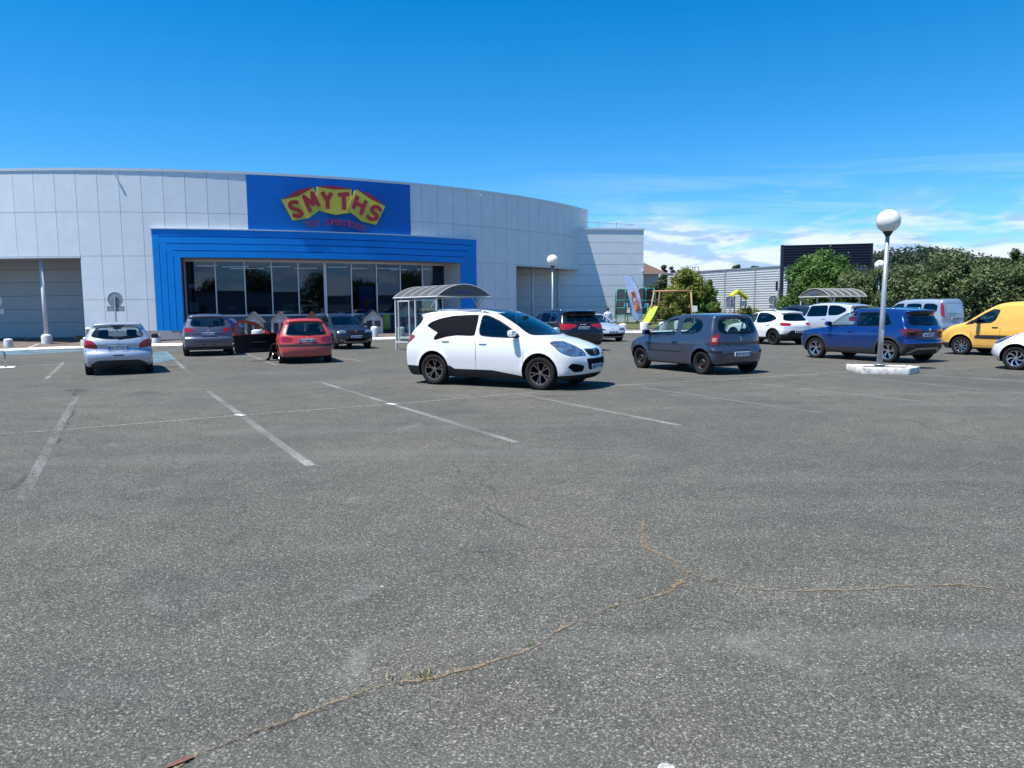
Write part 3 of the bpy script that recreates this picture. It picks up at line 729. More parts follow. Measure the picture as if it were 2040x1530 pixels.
def spec_crossover_blue():
    return dict(L=4.11, W=1.76, H=1.58, R=.335, xw=(.72, 3.27), paint=P_BLUE, wheel='turbine', grid=.034, archring=.065, flare=.02, tum=.34, kf=.30, seatx=1.95, dashz=.95, hi=1, clear=.22,
      top=[(0, 1.50), (.2, 1.535), (.7, 1.575), (1.5, 1.58), (2.0, 1.54), (2.4, 1.43), (2.75, 1.22), (3.0, 1.07), (3.2, 1.02), (3.6, .98), (3.9, .90), (4.03, .8), (4.11, .7)],
      rear=[(.22, .2), (.4, .05), (.52, 0), (.60, 0), (.66, .05), (.8, .04), (.98, .04), (1.04, .10), (1.2, .18), (1.38, .27), (1.45, .24), (1.49, .14), (1.6, .12)],
      front=[(.22, 3.9), (.4, 4.06), (.6, 4.11), (.8, 4.07), (1, 4.02)], belt=[(.3, 1.07), (3, 1.01)],
      doors=[[(2.95, .34), (2.96, 1.02), (2.6, 1.28), (2.25, 1.46), (1.83, 1.51), (1.82, .34)], [(1.81, .34), (1.82, 1.51), (1.1, 1.51), (.98, 1.0), (1.12, .7), (1.2, .34)]],
      regions=[R_('windscreen', GLASS, ('F', [(-.1, 1.06), (.66, 1.06), (.66, 1.12), (.55, 1.48), (-.1, 1.50)]), x0=2.1, border=.015),
        R_('side_window', GLASS, ('S', [(2.86, 1.05), (1.88, 1.06), (1.88, 1.46), (2.1, 1.44), (2.35, 1.35), (2.6, 1.22)]), border=.02),
        R_('rear_side_window', DARKGLASS, ('S', [(1.80, 1.06), (1.80, 1.46), (1.14, 1.47), (1.02, 1.07)]), border=.022, r=.06),
        R_('quarter_window', DARKGLASS, ('S', [(.95, 1.08), (1.03, 1.46), (.86, 1.43), (.66, 1.15), (.68, 1.10)]), border=.018, r=.06),
        R_('rear_window', DARKGLASS, ('F', [(-.1, 1.09), (.60, 1.10), (.66, 1.14), (.54, 1.42), (-.1, 1.44)]), x1=.8, border=.02),
        wraplamp('taillight', DREDL, [(-.3, .80), (-.3, .99), (.30, 1.0), (.38, .96), (.22, .80)], [(.34, .80), (.30, .90), (.32, .98), (1.2, 1.02), (1.2, .78)], x1=.6, border=.005),
        R_('trim_strip', BLACKP, ('F', [(-.1, .93), (.32, .93), (.32, .90), (-.1, .90)]), x1=.4, it=0),
        R_('skid_trim', simple('silver_trim', (.30, .31, .33), .4, .5), ('F', [(-.1, .44), (.50, .44), (.74, .30), (.70, .26), (.64, .25), (.47, .385), (-.1, .385)]), x1=.5, it=1),
        wraplamp('reflector', DREDL, [(-.3, .47), (-.3, .53), (.35, .55), (.35, .49)], [(.62, .3), (.62, .6), (.8, .6), (.8, .3)], x1=.4, it=0),
        wraplamp('headlight', WHITEL, [(4.3, .80), (3.95, .80), (3.75, .93), (3.95, .93), (4.3, .90)], [(.45, .5), (.45, 1.1), (1.2, 1.1), (1.2, .5)], x0=3.5),
        R_('lower_cladding', GREYP, ('S', [(-1, -1), (-1, .55), (.3, .56), (.72, .60), (.72, .42), (3.27, .42), (3.27, .4), (4.0, .33), (4.3, .33), (4.3, -1)]), ymin=-1, it=0)],
      seams=[('S', [(2.95, .34), (2.96, 1.03)], {}), ('S', [(1.83, .3), (1.84, 1.05)], {}), ('S', [(1.2, .34), (1.12, .7), (.98, 1.0)], {}), ('S', [(.35, .905), (1.5, .925), (3.4, .905)], {'w': .003}), ('F', [(.72, 1.05), (.70, .66), (0, .64)], {'x1': .4})],
      mirror=(2.72, 1.10, P_BLUE), handles=[(1.98, .89), (1.16, .92)], rails=(.65, 2.1, CHROME), wiper=(1.12, .36), badge=[('rear', .955, .05, CHROME)], plates=[('rear', .81, 'GT-081-QF')])
def spec_red():
    return dict(L=3.835, W=1.65, H=1.43, R=.285, xw=(.72, 3.16), paint=P_RED, wheel='five', grid=.034, tum=.44, kf=.28, kr=.18, seatx=1.75, dashz=.82, clear=.2, flare=.02,
      top=[(0, 1.33), (.25, 1.37), (.6, 1.41), (1.2, 1.43), (1.6, 1.41), (2.0, 1.31), (2.4, 1.12), (2.75, .94), (3.0, .87), (3.4, .78), (3.65, .68), (3.83, .5)],
      rear=[(.18, .12), (.3, .03), (.5, 0), (.62, .02), (.75, .05), (.88, .09), (1.0, .17), (1.15, .29), (1.28, .36), (1.34, .34), (1.42, .30)],
      front=[(.2, 3.6), (.35, 3.78), (.5, 3.83), (.62, 3.8), (.9, 3.7)], belt=[(.2, .92), (1.2, .88), (2.9, .87)],
      doors=[[(2.78, .27), (2.80, .86), (2.45, 1.10), (2.05, 1.29), (1.7, 1.37), (1.40, 1.37), (1.36, .9), (1.40, .27)]],
      regions=[R_('windscreen', GLASS, ('F', [(-.1, .95), (.60, .95), (.62, 1.0), (.50, 1.30), (-.1, 1.32)]), x0=1.75, border=.015),
        R_('side_window', CLEAR, ('S', [(2.66, .91), (1.46, .91), (1.48, 1.29), (1.7, 1.29), (2.0, 1.20), (2.35, 1.07)]), border=.012, r=.06),
        R_('quarter_window', GLASS, ('S', [(1.32, .92), (1.34, 1.30), (1.05, 1.28), (.78, 1.12), (.70, .96), (.78, .92)]), border=.015),
        R_('rear_window', GLASS, ('F', [(-.1, .905), (.56, .92), (.61, .96), (.48, 1.27), (-.1, 1.29)]), x1=.9, border=.025, r=.1),
        wraplamp('taillight', REDL, [(-.3, .68), (-.3, .85), (.20, .87), (.28, .80), (.20, .68)], [(.46, .69), (.42, .80), (.55, .86), (1.2, .88), (1.2, .66)], x1=.6, border=.003),
        R_('bumper_strip', GREYP, ('S', [(-1, .54), (-1, .625), (.42, .625), (.45, .54)]), ymin=-1, it=0),
        wraplamp('headlight', WHITEL, [(3.9, .58), (3.4, .66), (3.2, .77), (3.5, .74), (3.9, .68)], [(.40, .5), (.40, .9), (1.2, .9), (1.2, .5)], x0=3.1)],
      seams=[('S', [(2.78, .27), (2.80, .86)], {}), ('S', [(2.78, .27), (1.4, .27), (1.36, .9)], {}), ('F', [(.60, .92), (.52, .66), (0, .64)], {'x1': .4})],
      mirror=None, handles=[(1.50, .78)], wiper=(.93, .30), badge=[('rear', .835, .03, CHROME)], badgeshape='lion', plates=[('rear', .735, 'CY-084-JJ')])
def spec_208():
    return dict(L=3.96, W=1.70, H=1.46, R=.305, xw=(.69, 3.23), paint=P_SILVER, wheel='five', grid=.032, tum=.42, kf=.28, kr=.20, seatx=1.75, dashz=.86, clear=.21, flare=.015,
      top=[(0, 1.37), (.15, 1.40), (.5, 1.44), (1.2, 1.46), (1.7, 1.43), (2.1, 1.32), (2.5, 1.13), (2.8, .98), (3.2, .9), (3.6, .8), (3.85, .65), (3.96, .5)],
      rear=[(.2, .18), (.3, .06), (.45, 0), (.60, .01), (.66, .05), (.75, .09), (.86, .07), (.95, .10), (1.05, .16), (1.2, .24), (1.34, .29), (1.40, .24), (1.5, .24)],
      front=[(.2, 3.75), (.35, 3.9), (.5, 3.95), (.62, 3.93), (.9, 3.85)], belt=[(.2, .99), (1.2, .93), (3.0, .91)],
      regions=[R_('windscreen', CLEAR, ('F', [(-.1, .99), (.62, .99), (.64, 1.05), (.52, 1.33), (-.1, 1.35)]), x0=1.75, border=.015),
        R_('brake_lamp', DREDL, ('F', [(-.1, 1.362), (.18, 1.36), (.15, 1.325), (-.1, 1.325)]), x1=.5, it=0),
        R_('rear_window', GLASS, ('F', [(-.1, 1.00), (.3, 1.01), (.60, 1.06), (.63, 1.10), (.50, 1.30), (-.1, 1.315)]), x1=.7, border=.02, r=.12),
        R_('side_window', GLASS, ('S', [(2.75, .97), (1.75, .96), (1.75, 1.35), (2.0, 1.29), (2.4, 1.12)]), border=.015),
        R_('rear_side_window', GLASS, ('S', [(1.65, .96), (1.65, 1.36), (1.1, 1.35), (.75, 1.18), (.9, 1.02)]), border=.015),
        wraplamp('taillight', REDL, [(-.3, .66), (-.3, .96), (.25, 1.0), (.42, .93), (.28, .76)], [(.62, .68), (.50, .76), (.54, .86), (.66, .97), (1.2, 1.0), (1.2, .72)], x1=.6, border=.006, r=.2),
        R_('bumper_slot', BLACKP, ('F', [(-.1, .57), (.17, .57), (.13, .535), (-.1, .535)]), x1=.4, it=1),
        R_('lower_cladding', GREYP, ('F', [(-.1, .42), (.50, .42), (.70, .31), (.72, 0), (-.1, 0)]), x1=.6, it=1)],
      seams=[('F', [(.62, 1.08), (.55, .72), (.35, .655), (0, .645)], {'x1': .4}), ('S', [(.0, .66), (.3, .68), (.45, .78)], {})],
      mirror=(2.60, .97, BLACKP), mirror_out=.07, handles=[(1.8, .82)], wiper=(1.02, .40), badge=[('rear', .905, .05, CHROME)], badgeshape='lion', plates=[('rear', .76, 'FF-927-WT')])
def spec_qash():
    return dict(L=4.33, W=1.78, H=1.61, R=.34, xw=(.80, 3.43), paint=P_MAUVE, wheel='five', grid=.04, tum=.42, kf=.3, kr=.16, seatx=2.0, dashz=.95, clear=.24, flare=.02, hi=1,
      top=[(0, 1.49), (.3, 1.55), (.8, 1.6), (1.5, 1.61), (2.1, 1.56), (2.5, 1.42), (2.9, 1.2), (3.15, 1.06), (3.6, .98), (4.0, .86), (4.25, .72), (4.33, .6)],
      rear=[(.22, .14), (.4, .03), (.58, 0), (.68, .0), (.74, .05), (.9, .07), (1.05, .12), (1.2, .20), (1.35, .28), (1.45, .32), (1.52, .26)],
      front=[(.22, 4.1), (.4, 4.28), (.6, 4.33), (.8, 4.3)], belt=[(.2, 1.12), (1.5, 1.05), (3.1, 1.02)],
      regions=[R_('windscreen', GLASS, ('F', [(-.1, 1.08), (.64, 1.08), (.52, 1.46), (-.1, 1.5)]), x0=2.0, border=.015),
        R_('rear_window', GLASS, ('F', [(-.1, 1.13), (.52, 1.14), (.62, 1.19), (.55, 1.40), (.42, 1.44), (-.1, 1.45)]), x1=.7, border=.02, r=.15),
        R_('side_window', GLASS, ('S', [(3.0, 1.08), (2.0, 1.09), (2.0, 1.49), (2.3, 1.42), (2.7, 1.24)]), border=.015),
        R_('rear_side_window', DARKGLASS, ('S', [(1.9, 1.09), (1.9, 1.5), (1.2, 1.49), (.75, 1.36), (.9, 1.16)]), border=.015),
        wraplamp('taillight', REDL, [(-.3, .90), (-.3, 1.08), (.28, 1.12), (.36, 1.04), (.25, .92)], [(.60, .90), (.50, .98), (.56, 1.06), (1.2, 1.12), (1.2, .9)], x1=.6, border=.005),
        wraplamp('reflector', DREDL, [(-.3, .43), (-.3, .5), (.35, .5), (.35, .43)], [(.1, .42), (.1, .48), (.24, .48), (.24, .42)], x1=.4, it=0),
        *lowclad(.36, .34, .38, 4.33, (.8, 3.43), GREYP)],
      seams=[('F', [(.60, 1.12), (.58, .76), (.45, .70), (0, .70)], {'x1': .4}), ('F', [(0, .56), (.7, .56)], {'x1': .4, 'w': .006})],
      mirror=(3.0, 1.12, P_MAUVE), handles=[(2.0, .92)], wiper=(1.15, .34), badge=[('rear', .985, .045, CHROME)], plates=[('rear', .86, 'DH-651-JV')])
def spec_dacia():
    return dict(L=4.08, W=1.73, H=1.57, R=.315, xw=(.66, 3.25), paint=P_BLACK, wheel='dark', grid=.038, tum=.36, kf=.26, seatx=1.85, dashz=.93, clear=.24, flare=.02, hi=1,
      top=[(0, 1.42), (.2, 1.5), (.6, 1.55), (1.2, 1.57), (1.7, 1.55), (2.1, 1.44), (2.5, 1.23), (2.85, 1.05), (3.1, 1.0), (3.5, .95), (3.8, .89), (3.98, .80), (4.08, .66)],
      rear=HATREAR, front=[(.2, 3.9), (.35, 4.04), (.55, 4.08), (.75, 4.05), (.85, 4.0)], belt=[(.2, 1.02), (3, .98)],
      regions=[R_('windscreen', GLASS, ('F', [(-.1, 1.06), (.66, 1.06), (.66, 1.12), (.53, 1.45), (-.1, 1.47)]), x0=2.0, border=.015),
        R_('side_window', GLASS, ('S', [(2.7, 1.02), (1.85, 1.02), (1.85, 1.45), (2.1, 1.37), (2.4, 1.21)]), border=.015),
        R_('rear_side_window', GLASS, ('S', [(1.77, 1.02), (1.77, 1.46), (1.1, 1.46), (1.0, 1.03)]), border=.015),
        wraplamp('headlight', WHITEL, [(3.72, .74), (3.72, .92), (4.3, .92), (4.3, .74)], [(.42, .74), (.46, .86), (1.2, .92), (1.2, .72)], x0=3.5, border=.006),
        R_('grille', SEAM, ('F', [(-.1, .86), (.40, .86), (.40, .735), (-.1, .72)]), x0=3.8),
        R_('lower_grille', SEAM, ('F', [(-.1, .50), (.44, .50), (.44, .38), (-.1, .37)]), x0=3.8),
        R_('fog_lamp', WHITEL, ('F', [(.62, .44), (.72, .45), (.73, .37), (.62, .36)]), x0=3.5, border=.02),
        R_('skid_trim', simple('silver_trim', (.30, .31, .33), .4, .5), ('F', [(-.1, .34), (.45, .34), (.56, .43), (.62, .43), (.52, .29), (-.1, .28)]), x0=3.5, it=0)],
      seams=[('T', [(3.0, .72), (3.7, .68), (3.95, .5), (4.02, 0)], {'x0': 2.9})],
      mirror=(2.62, 1.06, P_BLACK), handles=[(1.95, .9)], rails=(.5, 1.9, CHROME), badge=[('front', .80, .06, CHROME)], badgeshape='diamond', plates=[('front', .56, 'DV-679-RW')])
def spec_stepway():
    return dict(L=4.10, W=1.76, H=1.55, R=.335, xw=(.72, 3.30), paint=P_WHITE, wheel='dark', grid=.038, archring=.06, tum=.42, kf=.28, kr=.16, seatx=1.9, dashz=.93, clear=.24, hi=1,
      top=[(0, 1.40), (.3, 1.46), (.8, 1.53), (1.3, 1.55), (1.8, 1.53), (2.2, 1.43), (2.6, 1.22), (2.95, 1.04), (3.3, .99), (3.7, .92), (3.95, .8), (4.1, .6)],
      rear=[(.22, .2), (.4, .05), (.55, 0), (.75, .0), (.88, .02), (1.0, .10), (1.15, .25), (1.3, .38), (1.38, .40), (1.45, .34)],
      front=[(.22, 3.9), (.4, 4.05), (.6, 4.1), (.8, 4.05)], belt=[(.2, 1.05), (3, .98)],
      regions=[R_('windscreen', GLASS, ('F', [(-.1, 1.04), (.62, 1.04), (.5, 1.44), (-.1, 1.46)]), x0=1.9, border=.015),
        R_('side_window', GLASS, ('S', [(2.85, 1.0), (1.88, 1.0), (1.88, 1.43), (2.2, 1.35), (2.5, 1.2)]), border=.018),
        R_('rear_side_window', DARKGLASS, ('S', [(1.82, 1.0), (1.82, 1.44), (1.3, 1.43), (.85, 1.32), (.56, 1.18), (.85, 1.06), (1.3, 1.0)]), border=.015, r=.18),
        R_('rear_window', DARKGLASS, ('F', [(-.1, 1.08), (.52, 1.09), (.66, 1.12), (.5, 1.36), (-.1, 1.38)]), x1=.8, border=.02),
        wraplamp('taillight', REDL, [(-.3, .86), (-.3, 1.0), (.28, 1.01), (.34, .95), (.22, .86)], [(.50, .86), (.42, .93), (.46, .98), (1.2, 1.02), (1.2, .84)], x1=.6, border=.005),
        R_('lower_cladding', BLACKP, ('F', [(-.1, .66), (.46, .66), (.66, .50), (1.2, .50), (1.2, -1), (-.1, -1)]), x1=.5, it=0),
        wraplamp('reflector', DREDL, [(-.3, .40), (-.3, .46), (.4, .46), (.4, .40)], [(.6, .38), (.6, .48), (.8, .48), (.8, .38)], x1=.4, over='all', it=0),
        *lowclad(.40, .36, .48, 4.1, (.72, 3.3), BLACKP)],
      seams=[('S', [(1.85, .3), (1.86, 1.0)], {}), ('S', [(1.1, .36), (1.05, .7), (.85, .98)], {})],
      mirror=(2.7, 1.06, P_WHITE), handles=[(1.02, .90), (1.98, .88)], rails=(.8, 1.9, BLACKP), wiper=(1.13, .3), badge=[], plates=[('rear', .60, 'GW-118-RE')])
def spec_mpv(p=None, plates=()):
    return dict(L=4.60, W=1.83, H=1.69, R=.33, xw=(.95, 3.70), paint=p or P_PEARL, wheel='five', grid=.046, tum=.36, kf=.3, seatx=2.2, dashx=3.2, dashz=1.0, clear=.22, hi=1,
      top=[(0, 1.50), (.3, 1.58), (.8, 1.65), (1.4, 1.69), (2.0, 1.67), (2.5, 1.56), (2.95, 1.36), (3.35, 1.14), (3.6, 1.05), (4.0, .95), (4.35, .8), (4.6, .55)],
      rear=[(.22, .14), (.5, 0), (.9, .05), (1.1, .12), (1.35, .24), (1.5, .26), (1.56, .18)], front=[(.22, 4.4), (.4, 4.55), (.6, 4.6), (.8, 4.5)], belt=[(.2, 1.12), (3.2, 1.05)],
      regions=[R_('windscreen', GLASS, ('F', [(-.1, 1.12), (.68, 1.12), (.54, 1.56), (-.1, 1.58)]), x0=2.2, border=.015),
        R_('side_window', GLASS, ('S', [(3.22, 1.10), (2.45, 1.10), (2.35, 1.52), (2.6, 1.46), (2.95, 1.28)]), border=.02),
        R_('rear_side_window', DARKGLASS, ('S', [(2.38, 1.10), (2.28, 1.54), (1.45, 1.56), (1.38, 1.12)]), border=.02, r=.06),
        R_('quarter_window', DARKGLASS, ('S', [(1.30, 1.14), (1.37, 1.56), (.9, 1.54), (.55, 1.42), (.5, 1.32), (.8, 1.17)]), border=.02),
        R_('rear_window', DARKGLASS, ('F', [(-.1, 1.14), (.6, 1.16), (.55, 1.46), (-.1, 1.48)]), x1=.8, border=.02),
        wraplamp('taillight', REDL, [(-.3, .9), (-.3, 1.1), (.3, 1.1), (.3, .9)], [(.5, .9), (.5, 1.1), (1.2, 1.1), (1.2, .9)], x1=.6),
        wraplamp('headlight', WHITEL, [(4.7, .7), (4.2, .72), (3.95, .93), (4.3, .88), (4.7, .8)], [(.45, .5), (.45, 1), (1.2, 1), (1.2, .5)], x0=3.8)],
      seams=[('S', [(2.40, .3), (2.40, 1.08)], {}), ('S', [(3.28, .3), (3.28, 1.08)], {}), ('S', [(1.35, .4), (1.35, 1.1)], {})],
      mirror=(3.12, 1.18, CHROME if p is None else p), handles=[(2.5, .98), (1.5, 1.0)], plates=list(plates))
def spec_kangoo():
    return dict(L=4.21, W=1.83, H=1.80, R=.31, xw=(.70, 3.40), paint=P_ICE, wheel='cover', grid=.042, tum=.16, sh=.0, kf=.3, kr=.10, seatx=2.0, dashx=2.95, dashz=1.05, clear=.22, hi=2, ksh=.16, crown=.04,
      top=[(0, 1.74), (.15, 1.79), (.5, 1.81), (1.8, 1.82), (2.3, 1.79), (2.7, 1.66), (3.0, 1.42), (3.25, 1.20), (3.5, 1.11), (3.85, 1.02), (4.08, .86), (4.2, .65)],
      rear=[(.22, .12), (.35, .02), (.5, 0), (.62, .03), (1.0, .05), (1.4, .10), (1.65, .16), (1.8, .22)], front=[(.22, 4.0), (.4, 4.15), (.6, 4.2), (.8, 4.16)], belt=[(.2, 1.10), (3.2, 1.08)],
      regions=[R_('windscreen', GLASS, ('F', [(-.1, 1.18), (.7, 1.18), (.6, 1.66), (-.1, 1.68)]), x0=2.2, border=.015),
        R_('side_window', GLASS, ('S', [(3.12, 1.14), (2.2, 1.12), (2.15, 1.60), (2.5, 1.58), (2.8, 1.42)]), border=.02),
        R_('rear_side_window', DARKGLASS, ('S', [(2.02, 1.14), (2.0, 1.58), (1.22, 1.58), (1.22, 1.14)]), border=.02),
        R_('quarter_window', DARKGLASS, ('S', [(1.08, 1.14), (1.08, 1.58), (.62, 1.57), (.42, 1.50), (.40, 1.30), (.55, 1.14)]), border=.02),
        wraplamp('taillight', REDL, [(-.3, .98), (-.3, 1.62), (.24, 1.64), (.26, 1.5), (.20, 1.1), (.14, .96)], [(.70, .9), (.72, 1.7), (1.2, 1.7), (1.2, .9)], x1=.6, border=.008),
        R_('rear_window', simple('silvered_glass', (.42, .48, .55), .2, .3, 1.), ('F', [(-.1, 1.12), (.60, 1.12), (.56, 1.58), (-.1, 1.58)]), x1=.5, r=.1, border=.012, bmat=SEAM),
        *lowclad(.35, .26, .42, 4.21, (.7, 3.4), GREYP)],
      seams=[('F', [(.68, 1.68), (.68, .55), (0, .55)], {'x1': .4}), ('S', [(2.10, .3), (2.08, 1.62), (1.15, 1.64), (1.15, .3)], {})],
      mirror=(3.0, 1.2, P_ICE), handles=[(2.25, 1.0), (1.9, 1.0)], rails=(.35, 2.1, BLACKP), badge=[('rear', 1.02, .05, CHROME)], badgeshape='diamond', plates=[('rear', .88, 'CB-402-KM')])
def spec_van():
    return dict(L=4.38, W=1.82, H=1.81, R=.325, xw=(.72, 3.45), paint=P_YELL, wheel='cover', grid=.038, tum=.17, sh=.0, kf=.34, kr=.1, seatx=2.25, dashx=2.9, dashz=1.02, clear=.22, hi=2, ksh=.14, crown=.04, flare=.03,
      top=[(0, 1.74), (.2, 1.79), (1.4, 1.81), (2.1, 1.80), (2.45, 1.73), (2.8, 1.56), (3.15, 1.34), (3.42, 1.17), (3.6, 1.11), (3.95, 1.01), (4.2, .88), (4.32, .74), (4.38, .55)],
      rear=[(.22, .12), (.5, 0), (1.0, .04), (1.5, .1), (1.8, .2)], front=[(.22, 4.2), (.4, 4.33), (.6, 4.38), (.8, 4.32)], belt=[(.2, 1.12), (3.3, 1.06)],
      doors=[[(3.12, .34), (3.16, 1.04), (2.6, 1.5), (2.45, 1.66), (2.05, 1.70), (2.22, 1.0), (2.22, .34)]],
      regions=[R_('windscreen', GLASS, ('F', [(-.1, 1.2), (.72, 1.2), (.6, 1.66), (-.1, 1.68)]), x0=2.3, border=.015),
        R_('side_window', GLASS, ('S', [(2.98, 1.10), (2.52, 1.13), (2.40, 1.22), (2.30, 1.52), (2.48, 1.54), (2.72, 1.42), (3.05, 1.20)]), border=.03, r=.08),
        R_('quarter_window', BLACKP, ('S', [(3.36, 1.03), (3.03, 1.07), (3.10, 1.22), (3.22, 1.15)]), r=.04),
        R_('side_strip', GREYP, ('S', [(3.02, .56), (3.0, .68), (2.9, .70), (.95, .70), (.95, .56)]), it=1),
        wraplamp('headlight', WHITEL, [(4.5, .78), (4.1, .78), (3.85, .95), (4.1, .97), (4.5, .95)], [(.45, .5), (.45, 1.1), (1.2, 1.1), (1.2, .5)], x0=3.7),
        *lowclad(.42, .28, .42, 4.38, (.72, 3.45), GREYP)],
      seams=[('S', [(3.12, .34), (3.14, 1.02)], {}), ('S', [(3.12, .34), (2.25, .34), (2.22, .5), (2.22, .9), (2.05, 1.70)], {}), ('S', [(1.95, 1.0), (1.85, 1.55), (1.75, 1.63), (.5, 1.63)], {'w': .006}), ('S', [(1.95, 1.0), (1.8, .92), (.5, .92)], {'w': .004}), ('S', [(3.38, .71), (3.34, .72)], {'w': .012})],
      mirror=(2.92, 1.15, BLACKP), handles=[(2.38, .96)], hmat=BLACKP, badge=[], plates=[])
def spec_small_white():
    return dict(L=3.47, W=1.63, H=1.46, R=.30, xw=(.42, 2.74), paint=P_WHITE, wheel='cover7', grid=.034, tum=.36, kf=.32, kr=.14, seatx=1.5, dashz=.86, clear=.2, flare=.03,
      top=[(0, 1.39), (.5, 1.45), (1.1, 1.46), (1.6, 1.40), (2.0, 1.24), (2.35, 1.06), (2.6, .97), (2.95, .90), (3.2, .80), (3.38, .68), (3.47, .5)],
      rear=HATREAR, front=[(.2, 3.3), (.35, 3.43), (.5, 3.47), (.62, 3.45), (.8, 3.4)], belt=[(.2, .98), (2.5, .92)],
      regions=[R_('windscreen', GLASS, ('F', [(-.1, 1.0), (.6, 1.0), (.5, 1.34), (-.1, 1.36)]), x0=1.5, border=.015),
        R_('side_window', GLASS, ('S', [(2.3, .97), (1.4, .97), (1.4, 1.35), (1.6, 1.31), (2.0, 1.14)]), border=.015),
        R_('rear_side_window', DARKGLASS, ('S', [(1.3, .97), (1.3, 1.36), (.8, 1.34), (.6, 1.1), (.7, 1.0)]), border=.015),
        wraplamp('headlight', WHITEL, [(3.6, .66), (3.2, .66), (3.05, .72), (2.78, .90), (2.86, .91), (3.2, .82), (3.6, .74)], [(.42, .5), (.42, 1.1), (1.2, 1.1), (1.2, .5)], x0=2.6, border=.012, r=.06),
        R_('lower_grille', SEAM, ('F', [(-.1, .5), (.5, .5), (.45, .35), (-.1, .34)]), x0=3.2),
        *lowclad(.24, .24, .3, 3.47, (.42, 2.74), BLACKP)],
      seams=[('S', [(2.36, .3), (2.38, .9)], {}), ('S', [(1.35, .3), (1.35, .95)], {})],
      mirror=(2.2, 1.02, P_WHITE), handles=[(1.5, .8)], plates=[('front', .42, 'FA-204-LC')])
def spec_q5():
    return dict(L=4.63, W=1.90, H=1.65, R=.36, xw=(.98, 3.79), paint=P_BLACK, wheel='five', grid=.038, tum=.40, kf=.3, kr=.17, seatx=2.3, dashz=.98, clear=.24, hi=1,
      top=[(0, 1.53), (.3, 1.59), (.9, 1.645), (1.6, 1.65), (2.2, 1.59), (2.7, 1.42), (3.1, 1.2), (3.4, 1.08), (3.8, 1.02), (4.2, .9), (4.5, .78), (4.63, .6)],
      rear=[(.22, .14), (.4, .03), (.6, 0), (.72, .0), (.8, .04), (.95, .08), (1.08, .16), (1.3, .32), (1.45, .40), (1.50, .34), (1.54, .22), (1.7, .22)],
      front=[(.22, 4.4), (.4, 4.58), (.6, 4.63), (.8, 4.6)], belt=[(.2, 1.14), (3.2, 1.05)],
      doors=[[(3.2, .34), (3.2, 1.05), (2.75, 1.35), (2.25, 1.52), (2.15, .34)], [(2.14, .34), (2.24, 1.54), (1.35, 1.54), (1.2, 1.0), (1.4, .34)]],
      regions=[R_('windscreen', GLASS, ('F', [(-.1, 1.12), (.7, 1.12), (.56, 1.54), (-.1, 1.56)]), x0=2.2, border=.015),
        R_('side_window', GLASS, ('S', [(3.1, 1.10), (2.2, 1.12), (2.25, 1.50), (2.5, 1.43), (2.85, 1.26)]), border=.014, bmat=CHROME),
        R_('rear_side_window', DARKGLASS, ('S', [(2.12, 1.12), (2.17, 1.52), (1.42, 1.53), (1.35, 1.13)]), border=.014, bmat=CHROME, r=.05),
        R_('quarter_window', DARKGLASS, ('S', [(1.27, 1.14), (1.33, 1.52), (1.0, 1.49), (.78, 1.36), (.72, 1.20), (.8, 1.15)]), border=.018, bmat=CHROME),
        R_('rear_window', DARKGLASS, ('F', [(-.1, 1.15), (.62, 1.16), (.70, 1.2), (.56, 1.48), (-.1, 1.50)]), x1=.9, border=.02),
        wraplamp('taillight', REDL, [(-.3, .86), (-.3, 1.08), (.42, 1.12), (.46, 1.06), (.30, .86)], [(.66, .84), (.52, .93), (.34, .97), (.32, 1.03), (.36, 1.06), (1.2, 1.12), (1.2, .84)], x1=.7, r=.04),
        *lowclad(.34, .32, .42, 4.63, (.98, 3.79), GREYP)],
      seams=[('F', [(.76, 1.12), (.74, .80), (0, .78)], {'x1': .5}), ('F', [(0, .62), (.8, .62)], {'x1': .5, 'w': .006})],
      mirror=(3.05, 1.15, P_BLACK), handles=[(2.3, 1.0), (1.35, 1.03)], rails=(.7, 2.3, CHROME), wiper=(1.2, .38), badge=[('rear', 1.04, .11, CHROME)], badgeshape='rings', plates=[('rear', .92, 'DC-179-JS')])
